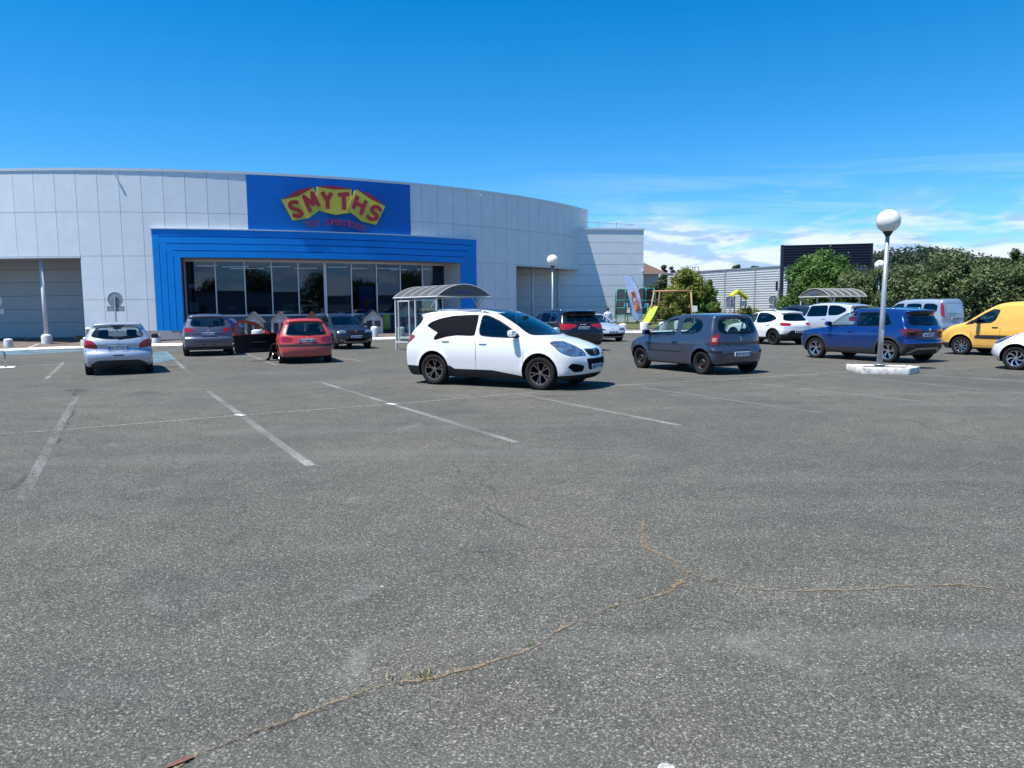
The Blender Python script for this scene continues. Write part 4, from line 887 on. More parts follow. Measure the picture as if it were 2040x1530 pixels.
def spec_coupe():
    return dict(L=4.36, W=1.78, H=1.41, R=.31, xw=(.95, 3.48), paint=P_PEARL, wheel='five', grid=.042, tum=.44, kf=.34, seatx=1.95, dashz=.86, clear=.2,
      top=[(0, .98), (.4, 1.04), (.8, 1.14), (1.2, 1.31), (1.7, 1.41), (2.2, 1.37), (2.6, 1.2), (3.0, 1.0), (3.25, .93), (3.6, .86), (4.0, .76), (4.25, .65), (4.36, .5)],
      rear=[(.2, .12), (.5, 0), (.8, .02), (1.0, .1)], front=[(.2, 4.2), (.35, 4.32), (.5, 4.36), (.65, 4.3)], belt=[(.2, .96), (3.0, .92)],
      regions=[R_('windscreen', GLASS, ('F', [(-.1, .97), (.64, .97), (.50, 1.32), (-.1, 1.34)]), x0=2.0, border=.015),
        R_('side_window', GLASS, ('S', [(2.85, .95), (1.7, .95), (1.75, 1.32), (2.1, 1.28), (2.5, 1.12)]), border=.015),
        R_('quarter_window', GLASS, ('S', [(1.6, .95), (1.65, 1.3), (1.2, 1.2), (.95, 1.02)]), border=.015),
        wraplamp('headlight', simple('dark_lamp', (.10, .11, .13), .1, .5, 1.), [(3.9, .58), (3.85, .76), (4.5, .72), (4.5, .58)], [(.34, .57), (.40, .66), (.9, .74), (1.2, .7), (1.2, .58)], x0=3.5),
        R_('lower_grille', SEAM, ('F', [(-.1, .42), (.70, .44), (.62, .28), (-.1, .26)]), x0=3.9)],
      seams=[('T', [(3.2, .72), (3.8, .66), (4.1, .45), (4.2, 0)], {'x0': 2.9})],
      mirror=(2.75, 1.0, P_PEARL), handles=[(1.85, .8)], badge=[('front', .62, .06, CHROME)], badgeshape='diamond', plates=[('front', .50, 'AK-853-TB')])

CARLIST = [
 ('parked_suv', spec_suv_white, (-.15, 16.95, -30.0, 1.035), 'white compact SUV with a black cloth hung over its rear side window', 'car'),
 ('hatchback', spec_twingo, (4.94, 20.37, 118.1, 1.05), 'slate grey three-door hatchback with black steel wheels, between the white SUV and the island', 'car'),
 ('crossover', spec_crossover_blue, (11.44, 23.84, 117.4, 1.03), 'bright blue crossover standing behind the lamp post on the kerbed island', 'car'),
 ('hatchback', spec_208, (-11.61, 21.84, 118.0, .99), 'light silver hatchback seen from behind, alone at the left with black mirrors', 'car'),
 ('hatchback', spec_red, (-7.33, 25.64, 112.5, 1.023), 'faded red three-door hatchback with its driver door wide open', 'car'),
 ('parked_suv', spec_qash, (-12.49, 30.32, 114.5, 1.01), 'mauve grey SUV seen from behind, left of the red hatchback', 'car'),
 ('hatchback', spec_dacia, (-7.83, 34.32, -59.5, .987), 'black hatchback with roof rails facing the camera, right behind the red hatchback', 'car'),
 ('parked_suv', spec_q5, (1.94, 31.47, 114.8, 1.02), 'black SUV with chrome window frame, partly hidden behind the bonnet of the white SUV', 'car'),
 ('coupe', spec_coupe, (4.39, 39.61, -69.2, 1.01), 'silver coupe facing the camera, half hidden by the black SUV', 'car'),
 ('hatchback', spec_stepway, (11.95, 34.76, 114.0, 1.0), 'white hatchback with black lower bumper and arches behind the slate grey hatchback', 'car'),
 ('people_carrier', spec_mpv, (15.0, 36.0, 121.0, 1.08), 'pale silver people carrier with chrome mirror behind the blue crossover', 'car'),
 ('leisure_van', spec_kangoo, (20.85, 38.3, 115.5, 1.03), 'ice silver high-roofed van with tall red lamps between the blue crossover and the hedge', 'van'),
 ('delivery_van', spec_van, (16.9, 24.9, 122.0, 1.0), 'yellow delivery van with a grey side strip at the right edge', 'van'),
 ('hatchback', spec_small_white, (14.45, 18.95, 127.1, 1.04), 'small white car cut by the right edge, its front wheel with a seven-spoke cover', 'car'),
 ]

# ------------------------------------------------------------------ ground
def asphalt_mat():
    m, nt, b, o = newmat('asphalt'); tc = nt.nodes.new('ShaderNodeTexCoord'); P = tc.outputs['Object']
    v = N(nt, 'ShaderNodeTexVoronoi', i_Scale=125., i_Randomness=1.); lk(nt, P, v.inputs['Vector'])
    sp = nt.nodes.new('ShaderNodeSeparateColor'); lk(nt, v.outputs['Color'], sp.inputs[0])
    stone = ramp(nt, sp.outputs[0], [(.0, (.066, .066, .058)), (.35, (.099, .098, .085)), (.70, (.137, .135, .116)), (.90, (.198, .195, .164)), (1., (.31, .308, .262))])
    gap = ramp(nt, v.outputs['Distance'], [(.34, 1.), (.70, .60)])
    c = mix(nt, 1., stone, gap, 'MULTIPLY')
    v2 = N(nt, 'ShaderNodeTexVoronoi', i_Scale=44.); lk(nt, P, v2.inputs['Vector'])
    s2 = nt.nodes.new('ShaderNodeSeparateColor'); lk(nt, v2.outputs['Color'], s2.inputs[0])
    c = mix(nt, mth(nt, 'MULTIPLY', mth(nt, 'GREATER_THAN', s2.outputs[1], .86), mth(nt, 'LESS_THAN', v2.outputs['Distance'], .30)), c, (.28, .27, .24))
    n1 = N(nt, 'ShaderNodeTexNoise', i_Scale=.22, i_Detail=7., i_Roughness=.62, i_Distortion=.4); lk(nt, P, n1.inputs['Vector'])
    c = mix(nt, 1., c, ramp(nt, n1.outputs[0], [(.3, (.84, .85, .88)), (.5, (1.02, 1.01, 1.)), (.72, (1.28, 1.23, 1.15))]), 'MULTIPLY')
    n2 = N(nt, 'ShaderNodeTexNoise', i_Scale=1.7, i_Detail=6., i_Roughness=.7); lk(nt, P, n2.inputs['Vector'])
    c = mix(nt, 1., c, ramp(nt, n2.outputs[0], [(.3, .84), (.7, 1.14)]), 'MULTIPLY')
    # wheel-polished, dusty streaks and oil blots
    mp = N(nt, 'ShaderNodeMapping'); mp.inputs['Rotation'].default_value = (0, 0, math.radians(26)); mp.inputs['Scale'].default_value = (.08, 1.1, 1); lk(nt, P, mp.inputs[0])
    n3 = N(nt, 'ShaderNodeTexNoise', i_Scale=1., i_Detail=5., i_Roughness=.6); lk(nt, mp.outputs[0], n3.inputs['Vector'])
    c = mix(nt, mth(nt, 'MULTIPLY', ramp(nt, n3.outputs[0], [(.55, .0), (.75, 1.)]), .30), c, (.19, .185, .17))
    n4 = N(nt, 'ShaderNodeTexNoise', i_Scale=.55, i_Detail=3., i_Roughness=.5); lk(nt, P, n4.inputs['Vector'])
    c = mix(nt, mth(nt, 'MULTIPLY', ramp(nt, n4.outputs[0], [(.60, .0), (.72, 1.)]), .42), c, (.05, .05, .05))
    n6 = N(nt, 'ShaderNodeTexNoise', i_Scale=.9, i_Detail=8., i_Roughness=.7, i_Distortion=1.); lk(nt, P, n6.inputs['Vector'])
    c = mix(nt, mth(nt, 'MULTIPLY', ramp(nt, n6.outputs[0], [(.60, .0), (.70, 1.)]), .35), c, (.24, .235, .215))
    v7 = N(nt, 'ShaderNodeTexVoronoi', i_Scale=.45); lk(nt, P, v7.inputs['Vector']); n7 = N(nt, 'ShaderNodeTexNoise', i_Scale=5., i_Detail=4.); lk(nt, P, n7.inputs['Vector'])
    c = mix(nt, mth(nt, 'MULTIPLY', ramp(nt, mth(nt, 'ADD', v7.outputs['Distance'], mth(nt, 'MULTIPLY', n7.outputs[0], .10)), [(.10, 1.), (.16, .0)]), .28), c, (.035, .034, .033))
    # hairline cracks
    n5 = N(nt, 'ShaderNodeTexNoise', i_Scale=1.3, i_Detail=5.); lk(nt, P, n5.inputs['Vector'])
    w = mix(nt, .42, P, n5.outputs['Color'], 'ADD')
    v3 = N(nt, 'ShaderNodeTexVoronoi', i_Scale=.33, feature='DISTANCE_TO_EDGE'); lk(nt, w, v3.inputs['Vector'])
    crk = mth(nt, 'MULTIPLY', ramp(nt, v3.outputs['Distance'], [(.0, .5), (.0035, 0.)]), ramp(nt, n1.outputs[0], [(.42, 0.), (.55, 1.)]))
    c = mix(nt, crk, c, (.022, .022, .02))
    lk(nt, c, b.inputs['Base Color']); b.inputs['Roughness'].default_value = .88; b.inputs['Specular IOR Level'].default_value = .25
    h = mth(nt, 'SUBTRACT', mth(nt, 'MULTIPLY', sp.outputs[0], .5), v.outputs['Distance'])
    bp = N(nt, 'ShaderNodeBump', i_Strength=.5, i_Distance=.005); lk(nt, h, bp.inputs['Height']); lk(nt, bp.outputs[0], b.inputs['Normal'])
    return m
ASPH = asphalt_mat()
xs = np.unique(np.concatenate([np.linspace(-45, 45, 91), [-3000, -900, -300, -120, -70, 70, 120, 300, 900, 3000]]))
ys = np.unique(np.concatenate([np.linspace(-5, 70, 76), [-400, -60, -20, 90, 130, 300, 900, 4500]]))
GV = [(x, y, float(zg(x, y))) for y in ys for x in xs]; nx = len(xs)
GF = [(j*nx+i, j*nx+i+1, (j+1)*nx+i+1, (j+1)*nx+i) for j in range(len(ys)-1) for i in range(nx-1)]
tag(meshobj('ground', GV, GF, ASPH, None, None, True), 'worn grey asphalt of the car park', kind='structure')

def worn(name, col, lo=.42, hi=.62, scale=14., alpha=1.):
    m, nt, b, o = newmat(name); tc = nt.nodes.new('ShaderNodeTexCoord')
    n = N(nt, 'ShaderNodeTexNoise', i_Scale=scale, i_Detail=8., i_Roughness=.75); lk(nt, tc.outputs['Object'], n.inputs['Vector'])
    n2 = N(nt, 'ShaderNodeTexNoise', i_Scale=.8, i_Detail=3.); lk(nt, tc.outputs['Object'], n2.inputs['Vector'])
    f = ramp(nt, mth(nt, 'ADD', mth(nt, 'MULTIPLY', n.outputs[0], .65), mth(nt, 'MULTIPLY', n2.outputs[0], .35)), [(lo, 0.), (hi, alpha)])
    b.inputs['Base Color'].default_value = (*col, 1); b.inputs['Roughness'].default_value = .8
    t = nt.nodes.new('ShaderNodeBsdfTransparent'); mx = nt.nodes.new('ShaderNodeMixShader')
    lk(nt, f, mx.inputs[0]); lk(nt, t.outputs[0], mx.inputs[1]); lk(nt, b.outputs[0], mx.inputs[2]); lk(nt, mx.outputs[0], o.inputs[0]); return m
LINE = worn('worn_line_paint', (.46, .46, .44), .42, .64, 26., .66); LINEF = worn('faded_line_paint', (.34, .34, .33), .42, .66, 18., .7)
LINEB = worn('fresh_line_paint', (.72, .72, .70), .30, .45, 22., .95); YLINE = worn('thin_cream_line', (.50, .49, .42), .40, .62, 16., .75)
BLUEP = worn('worn_blue_paint', (.15, .32, .42), .38, .60, 4.5, .75)
def ribbon(pts, w, dz=.004, jit=0.):
    P = []
    for i in range(len(pts)-1):
        a, b = np.array(pts[i][:2]), np.array(pts[i+1][:2]); n = max(1, int(np.linalg.norm(b-a)/.5))
        for k in range(n): P.append(a+(b-a)*k/n)
    P.append(np.array(pts[-1][:2])); V = []; F = []
    for i, p in enumerate(P):
        t = P[min(i+1, len(P)-1)]-P[max(i-1, 0)]; t = t/np.linalg.norm(t); nrm = np.array([-t[1], t[0]])
        ww = (w(i/(len(P)-1)) if callable(w) else w)*(1+jit*(random.random()-.5)); off = nrm*jit*w*.6*(random.random()-.5) if not callable(w) else 0
        for s in (-.5, .5):
            q = p+nrm*ww*s+off; V.append((q[0], q[1], float(zg(q[0], q[1]))+dz))
        if i: F.append((2*i-2, 2*i, 2*i+1, 2*i-1))
    return V, F
def mark(pix, w, mat, lab, dz=.004, name='parking_line'):
    V, F = ribbon([gpz(*p) for p in pix], w, dz); tag(meshobj(name, V, F, mat), lab, kind='structure')
ln = [((415, 780), (478, 826), LINE), ((478, 826), (618, 928), LINE), ((643, 763), (1030, 882), LINE), ((1030, 784), (1355, 848), LINE), ((1240, 767), (1637, 823), LINEF), ((1470, 762), (1866, 803), LINEF),
      ((1655, 747), (2100, 790), LINEF), ((1840, 747), (2100, 765), LINE), ((152, 790), (42, 995), LINEF), ((127, 722), (90, 757), LINE), ((330, 700), (374, 741), LINE), ((493, 706), (551, 728), LINE), ((665, 711), (717, 719), LINE),
      ((1500, 706), (1560, 712), LINEF), ((970, 690), (1000, 694), LINEF), ((40, 693), (64, 686), LINE), ((1232, 678), (1262, 676), LINEF)]
for a, b, m in ln: mark([a, b], .11, m, 'worn white bay line on the asphalt')
mark([(606, 919), (619, 929)], .12, LINE, 'bright end of a bay line on the asphalt', .008)
mark([(-40, 868), (100, 859), (480, 828), (780, 806)], .06, YLINE, 'long thin cream line across the car park', .008)
mark([(780, 806), (1020, 786), (1240, 768), (1690, 742)], .06, YLINE, 'long thin cream line running to the lamp island', .008)
mark([(1830, 742), (2100, 722)], .05, LINEF, 'thin cream line right of the lamp island', .008)
for a, b in (((470, 827), (486, 829)), ((772, 805), (788, 807))): mark([a, b], .1, LINEB, 'bright paint where two lines cross', .012)
# faded blue bays for disabled drivers
def patch(pix, mat, lab, name, dz): 
    P = [gpz(*p) for p in pix]; tag(meshobj(name, [(p[0], p[1], p[2]+dz) for p in P], [tuple(range(len(P)))], mat), lab, kind='structure')
patch([(-60, 735), (160, 726), (168, 697), (20, 699), (-60, 701)], BLUEP, 'worn blue paint of the disabled bays', 'bay_paint', .005)
patch([(300, 703), (330, 699), (352, 716), (305, 724)], BLUEP, 'worn blue paint right of the silver hatchback', 'bay_paint', .005)
for pts in ([(0, 733), (170, 724)], [(30, 707), (60, 706)], [(105, 705), (150, 704)], [(305, 710), (345, 706)], [(305, 717), (350, 714)]): mark(pts, .09, LINE, 'worn white mark in the disabled bays', .009)
# cracks filled with dirt
def dirtmat():
    m, nt, b, o = newmat('crack_dirt'); tc = nt.nodes.new('ShaderNodeTexCoord'); at_ = nt.nodes.new('ShaderNodeAttribute'); at_.attribute_name = 'mid'
    n = N(nt, 'ShaderNodeTexNoise', i_Scale=85., i_Detail=3., i_Roughness=.6); lk(nt, tc.outputs['Object'], n.inputs['Vector'])
    n2 = N(nt, 'ShaderNodeTexNoise', i_Scale=4., i_Detail=4.); lk(nt, tc.outputs['Object'], n2.inputs['Vector'])
    f = mth(nt, 'ADD', mth(nt, 'ADD', mth(nt, 'MULTIPLY', n.outputs[0], .8), mth(nt, 'MULTIPLY', at_.outputs['Fac'], .62)), mth(nt, 'MULTIPLY', n2.outputs[0], .55))
    al = ramp(nt, mth(nt, 'MULTIPLY', f, .6), [(.645, 0.), (.80, .85)])
    c = ramp(nt, n.outputs[0], [(.35, (.11, .085, .06)), (.55, (.26, .19, .12)), (.7, (.38, .29, .19))]); lk(nt, c, b.inputs['Base Color']); b.inputs['Roughness'].default_value = .95; b.inputs['Specular IOR Level'].default_value = .1
    t = nt.nodes.new('ShaderNodeBsdfTransparent'); mx = nt.nodes.new('ShaderNodeMixShader'); lk(nt, al, mx.inputs[0]); lk(nt, t.outputs[0], mx.inputs[1]); lk(nt, b.outputs[0], mx.inputs[2]); lk(nt, mx.outputs[0], o.inputs[0]); return m
DIRT = dirtmat(); DARKC = worn('dark_crack', (.04, .04, .037), .42, .62, 8., .6)
def crack(pix, w, mat, lab, dz=.006, sub=7):
    P = [gpz(*p) for p in pix]; Q = []; off = 0.; r_ = random.Random(len(pix)+int(w*1e4))
    for i in range(len(P)-1):
        L0 = np.linalg.norm(P[i+1]-P[i]); n0 = max(2, int(L0/.035)); t_ = (P[i+1]-P[i])[:2]/L0; nn = np.array([-t_[1], t_[0], 0])
        for k in range(n0):
            off = off*.86+r_.gauss(0, .009); t = k/n0; Q.append(P[i]*(1-t)+P[i+1]*t+nn*off*(1 if 0 < k else .6))
    Q.append(P[-1]); V = []; F = []; C = []; ww = 1.
    for i, p in enumerate(Q):
        t = Q[min(i+1, len(Q)-1)]-Q[max(i-1, 0)]; t = t[:2]/max(1e-6, np.linalg.norm(t[:2])); n = np.array([-t[1], t[0]]); ww = max(.25, min(1.9, ww+r_.gauss(0, .30)))
        for s_, c_ in ((-.5, 0.), (0, 1.), (.5, 0.)): V.append((p[0]+n[0]*w*ww*s_, p[1]+n[1]*w*ww*s_, p[2]+dz)); C.append(c_)
        if i: a = 3*i; F += [(a-3, a, a+1, a-2), (a-2, a+1, a+2, a-1)]
    o = tag(meshobj('pavement_crack', V, F, mat), lab, kind='structure'); at_ = o.data.attributes.new('mid', 'FLOAT', 'POINT'); at_.data.foreach_set('value', np.array(C, dtype=np.float32)); return Q
c1 = crack([(345, 1540), (420, 1497), (500, 1465), (600, 1428), (700, 1390), (790, 1358), (850, 1350), (930, 1335), (1000, 1312), (1040, 1298), (1140, 1245), (1250, 1205), (1340, 1175), (1375, 1143)], .062, DIRT, 'long crack filled with tan dirt across the near asphalt')
c2 = crack([(1375, 1143), (1420, 1158), (1460, 1166), (1530, 1178), (1620, 1178), (1700, 1175), (1800, 1168), (1930, 1168), (2060, 1188)], .042, DIRT, 'crack running to the right edge from the junction')
c3 = crack([(1375, 1143), (1350, 1120), (1290, 1093), (1275, 1062), (1278, 1040)], .085, DIRT, 'short crack running away from the junction')
crack([(345, 1540), (500, 1465), (700, 1390), (850, 1352)], .009, DARKC, 'dark hairline along the dirt crack', .009)
crack([(900, 920), (940, 1000), (1060, 1055), (1200, 1080)], .010, DARKC, 'fine dark crack in the middle of the asphalt')
crack([(1380, 985), (1560, 960), (1700, 950), (1850, 955), (2060, 985)], .010, DARKC, 'fine dark crack on the right of the asphalt')
crack([(150, 782), (140, 830), (110, 880), (60, 945), (20, 975), (-30, 990)], .05, DARKC, 'weedy dark joint beside the faded line', .003)
patch([(118, 779), (150, 775), (182, 778), (160, 782)], DARKC, 'dark patched hole in the asphalt', 'asphalt_patch', .006)
GRASSM = simple('weed_green', (.10, .16, .03), .8)
def tufts(P, n, name, lab, hgt=.012, spread=.016, mat=GRASSM):
    b = MB()
    for _ in range(n):
        p = P[random.randrange(len(P))]; x = p[0]+random.gauss(0, spread); y = p[1]+random.gauss(0, spread); a = random.random()*6.28; h = hgt*(.4+random.random()); w = h*.16
        d = (math.cos(a), math.sin(a)); le = h*.9*random.random(); z = p[2]+.003
        b.add([(x-d[1]*w, y+d[0]*w, z), (x+d[1]*w, y-d[0]*w, z), (x+d[0]*le, y+d[1]*le, z+h)], [(0, 1, 2)])
    tag(b.build(name, mat), lab, kind='stuff')
tufts([gpz(*p) for p in ((835, 1349), (842, 1348), (850, 1350), (705, 1389), (712, 1388), (1052, 1288), (1056, 1285), (1272, 1192), (1222, 1211), (1910, 1168), (1420, 1158))], 260, 'weeds', 'small green weeds in the long crack')
tufts([gpz(*p) for p in ((830, 1351), (860, 1350), (790, 1360))], 30, 'weeds', 'dry weed stalks in the long crack', .03, .03, simple('dry_weed', (.35, .30, .16), .8))
# dead leaf, pebbles
lf = gp(355, 1521); b = MB(); L_ = [(-.055, -.012, .004), (-.02, -.024, .012), (.03, -.018, .014), (.062, .004, .006), (.03, .016, .010), (-.02, .014, .004)]
b.add(L_+[(x, y, z+.003) for x, y, z in L_]+[(0, -.003, .016)], [(0, 1, 12), (1, 2, 12), (2, 3, 12), (3, 4, 12), (4, 5, 12), (5, 0, 12), (5, 4, 3, 2, 1, 0)])
o = b.build('fallen_leaf', simple('dead_leaf', (.20, .085, .055), .6, noise=.3, nscale=40)); o.location = lf; o.rotation_euler = (0, 0, .55)
tag(o, 'curled reddish brown dead leaf on the asphalt at the bottom edge', 'leaf')
WST = simple('pale_stone', (.50, .50, .46), .8, noise=.5, nscale=40, bump=.8, bscale=50)
def pebble(px, py, s, lab, mat=WST):
    p = gp(px, py); bm = bmesh.new(); bmesh.ops.create_icosphere(bm, subdivisions=2, radius=1)
    for v in bm.verts: v.co = Vector((v.co.x*s*(1+.3*random.random()), v.co.y*s*.7*(1+.3*random.random()), max(v.co.z, -.1)*s*.28))
    me = bpy.data.meshes.new('pebble'); bm.to_mesh(me); bm.free(); me.materials.append(mat); o = link(bpy.data.objects.new('pebble', me)); o.location = p; tag(o, lab, 'pebble')
pebble(1328, 1529, .030, 'pale stone cut by the bottom edge of the picture'); pebble(761, 1168, .012, 'tiny pale chip alone on the near asphalt'); pebble(1000, 1432, .007, 'speck of pale stone near the long crack')

# ------------------------------------------------------------------ pavement, kerb, verge
BRICKP = simple('brown_paving', (.17, .13, .115), .85, noise=.35, nscale=2.5, bump=.3, bscale=30)
KERB = simple('white_kerb', (.80, .80, .78), .8, noise=.3, nscale=3)
kp = [(-260, 699), (-100, 697.5), (0, 696), (90, 692), (170, 689.5), (300, 685), (360, 684), (470, 681), (600, 677), (760, 672.5), (880, 669), (1000, 665.5), (1120, 662.5), (1255, 659.5), (1400, 658), (1500, 657.5), (1600, 657)]
KP = [gpz(px, py, .12) for px, py in kp]
KPF = [np.array([p[0], p[1]]) for p in KP]
def offs(P, d):
    Q = []
    for i, p in enumerate(P):
        t = P[min(i+1, len(P)-1)]-P[max(i-1, 0)]; t = t/np.linalg.norm(t); Q.append(p+np.array([-t[1], t[0]])*d)
    return Q
K1 = offs(KPF, .12); K2 = offs(KPF, .42)
V = []; F = []
for i in range(len(KPF)):
    for q, z in ((KPF[i], 0.), (KPF[i], .02), (K1[i], .11), (K2[i], .125)):
        V.append((q[0], q[1], float(zg(q[0], q[1]))+z))
    if i: a = 4*i; F += [(a-4, a, a+1, a-3), (a-3, a+1, a+2, a-2), (a-2, a+2, a+3, a-1)]
tag(meshobj('kerb', V, F, KERB), 'white painted kerb along the pavement', kind='structure')
V = []; F = []; NR = 12
for i, p in enumerate(K2):
    for k in range(NR):
        y = p[1]+(k/(NR-1))**1.5*30; V.append((p[0], y, float(zg(p[0], y))+.116))
    if i:
        for k in range(NR-1): a = (i-1)*NR+k; F.append((a, a+NR, a+NR+1, a+1))
tag(meshobj('pavement', V, F, BRICKP, None, None, True), 'brown paved walkway in front of the shop', kind='structure')
for pts in ([(0, 686), (120, 672)], [(55, 693), (80, 684), (125, 677)], [(310, 679), (360, 678)]):
    P = [gpz(px, py, .125) for px, py in pts]; V, F = ribbon(P, .08, .126); tag(meshobj('parking_line', V, F, LINEB), 'white line on the pavement left of the bin', kind='structure')
GR = simple('verge_grass', (.10, .12, .035), .9, noise=.5, nscale=1.5, bump=.5, bscale=20)
V = []; F = []; xs_ = np.linspace(6.5, 60, 40); rows = [(57.5, .13), (58.6, .30), (60, .42), (66, .5), (80, .5)]
for i, x in enumerate(xs_):
    for y, z in rows:
        V.append((x, y-.25*max(0, x-9)+ (0 if y > 60 else random.random()*.3), z+random.random()*.04))
    if i:
        for k in range(len(rows)-1): a = (i-1)*len(rows)+k; F.append((a, a+len(rows), a+len(rows)+1, a+1))
tag(meshobj('verge', V, F, GR, None, None, True), 'raised strip of dry grass by the fence', kind='structure')

# ------------------------------------------------------------------ shop building (curved facade)
CX, CY, RR = -28.4, 85.7, 39.8; ZT = 10.3
def fc(a, off, z): return ((CX+(RR+off)*math.sin(a)), (CY-(RR+off)*math.cos(a)), z)
def pa(px, py, off=0.):
    r = ray(px, py); d = r[:2]; c = np.array([CX, CY]); R = RR+off
    A = d@d; B = -2*(d@c); C = c@c-R*R; D = B*B-4*A*C
    t = (-B-math.sqrt(max(D, 0)))/(2*A); x, y = d*t; return math.atan2(x-CX, CY-y), CH+r[2]*t
A_ = lambda px, py, off=0.: pa(px, py, off)[0]
aL = math.asin(-.40); a0 = A_(163, 560); a1 = A_(302, 500, .3); a2 = A_(363, 560, .3); a3 = A_(916, 560, .3); a4 = A_(951.5, 500, .3); a5 = A_(1029, 570); a6 = A_(1161, 500); a7 = A_(1171, 440)
s0 = A_(492, 400); s1 = A_(817, 420)
PANEL = simple('white_cladding', (.68, .73, .76), .38, noise=.05, nscale=1.2, spec=.5)
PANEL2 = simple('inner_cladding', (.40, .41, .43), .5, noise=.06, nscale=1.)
BLU = simple('blue_cladding', (.0, .23, .68), .45, spec=.25, noise=.08, nscale=.8); COP = simple('coping_metal', (.62, .64, .66), .35, .3)
shop = thing('toy_shop', (fc(0, 0, 0)[0], fc(0, 0, 0)[1], 0), 0, 'long curved toy shop clad in pale panels with a blue portal around its windows', 'shop building')
SL = Vector((-shop.location[0], -shop.location[1], 0))
def sh_build(mb, name, mats, parent=shop, smooth=False):
    mb.V = [tuple(Vector(v)+SL) for v in mb.V]; return mb.build(name, mats, parent, smooth)
def sh_split(mb, name, mats):
    par = list(range(len(mb.V)))
    def fd(i):
        while par[i] != i: par[i] = par[par[i]]; i = par[i]
        return i
    key = {}
    for i, v in enumerate(mb.V):
        k = tuple(round(c, 3) for c in v); par[fd(i)] = fd(key.setdefault(k, i))
    for f in mb.F:
        for j in f[1:]: par[fd(j)] = fd(f[0])
    gr = {}
    for f in mb.F: gr.setdefault(fd(f[0]), []).append(f)
    for fs in gr.values():
        m = MB(); ix = {}
        for f in fs:
            for j in f:
                if j not in ix: ix[j] = len(m.V); m.V.append(mb.V[j])
            m.F.append(tuple(ix[j] for j in f)); m.m.append(0)
        sh_build(m, name, mats)
def arc(mb, A0, A1, z0, z1, off, mi=0, th=None, n=None):
    n = n or max(1, int(round(abs(A1-A0)*RR/.6)))
    V = []; F = []
    for i in range(n+1):
        a = A0+(A1-A0)*i/n
        V += [fc(a, off, z0), fc(a, off, z1)]
        if th: V += [fc(a, off-th, z0), fc(a, off-th, z1)]
    k = 4 if th else 2
    for i in range(n):
        p, q = i*k, (i+1)*k
        F.append((p, q, q+1, p+1))
        if th: F += [(p+1, q+1, q+3, p+3), (p+2, q+2, q, p), (p+2, p+3, q+3, q+2)]
    if th: F += [(0, 1, 3, 2), (n*k, n*k+2, n*k+3, n*k+1)]
    mb.add(V, F, mi)
pitch = 1.27/RR
spec_ = [aL, a0, a1, a4, a5, a6, a7, s0, s1]
reg = [a0+k*pitch for k in range(-12, 40)]
edges = sorted(spec_+[r for r in reg if aL < r < a7 and min(abs(r-s) for s in spec_) > .35/RR])
zrow = [.55, 2.5, 5.17, 7.83, ZT]
wp = MB(); bk = MB(); g_ = .011
def edg(sp): return sorted(sp+[r for r in reg if sp[0] < r < sp[-1] and min(abs(r-q) for q in sp) > .35/RR])
for j in range(4):
    for rng_ in ([[a0, a1], [a4, a5]] if j < 2 else [[aL, a7]]):
        E_ = edg(rng_)
        for A, B in zip(E_[:-1], E_[1:]):
            z0, z1b = zrow[j]+g_, zrow[j+1]-(g_ if j < 3 else 0)
            A2, B2 = A+g_/RR, B-g_/RR
            v = [fc(q_, d_, z) for d_ in (0, -.04) for q_, z in ((A2, z0), (B2, z0), (B2, z1b), (A2, z1b))]
            wp.add(v, [(0, 1, 2, 3), (1, 0, 4, 5), (2, 1, 5, 6), (3, 2, 6, 7), (0, 3, 7, 4)])
arc(bk, aL, a7, 5.12, ZT, -.045, 0, .25); arc(bk, a0, a1, .0, 5.12, -.045, 0, .25); arc(bk, a4, a5, .0, 5.12, -.045, 0, .25)
sh_build(wp, 'wall_panels', PANEL); sh_build(bk, 'wall', simple('panel_joint', (.34, .36, .38), .8))
pl = MB(); arc(pl, a0, a1, .0, .55, .02, 0, .3); arc(pl, a4, a5, 0, .55, .02, 0, .3); sh_split(pl, 'plinth', simple('grey_render', (.34, .34, .36), .8, noise=.15))
cp = MB(); arc(cp, aL, a7, ZT, ZT+.16, .05, 0, .35); sh_build(cp, 'parapet_coping', COP)
# flat roof
rf = MB(); n = 40; V = [fc(aL+(a7-aL)*i/n, -.3, ZT-.1) for i in range(n+1)]; V += [(fc(a7, 0, 0)[0]-2, 100, ZT-.1), (fc(aL, 0, 0)[0], 100, ZT-.1)]; rf.add(V, [tuple(range(len(V)))])
e = fc(a7, -.1, 0); rf.add([(e[0], e[1], 5), (e[0], e[1], ZT), (e[0]-2, 100, ZT), (e[0]-2, 100, 5)], [(0, 1, 2, 3)]); sh_build(rf, 'roof', simple('roof_felt', (.12, .12, .12), .9))
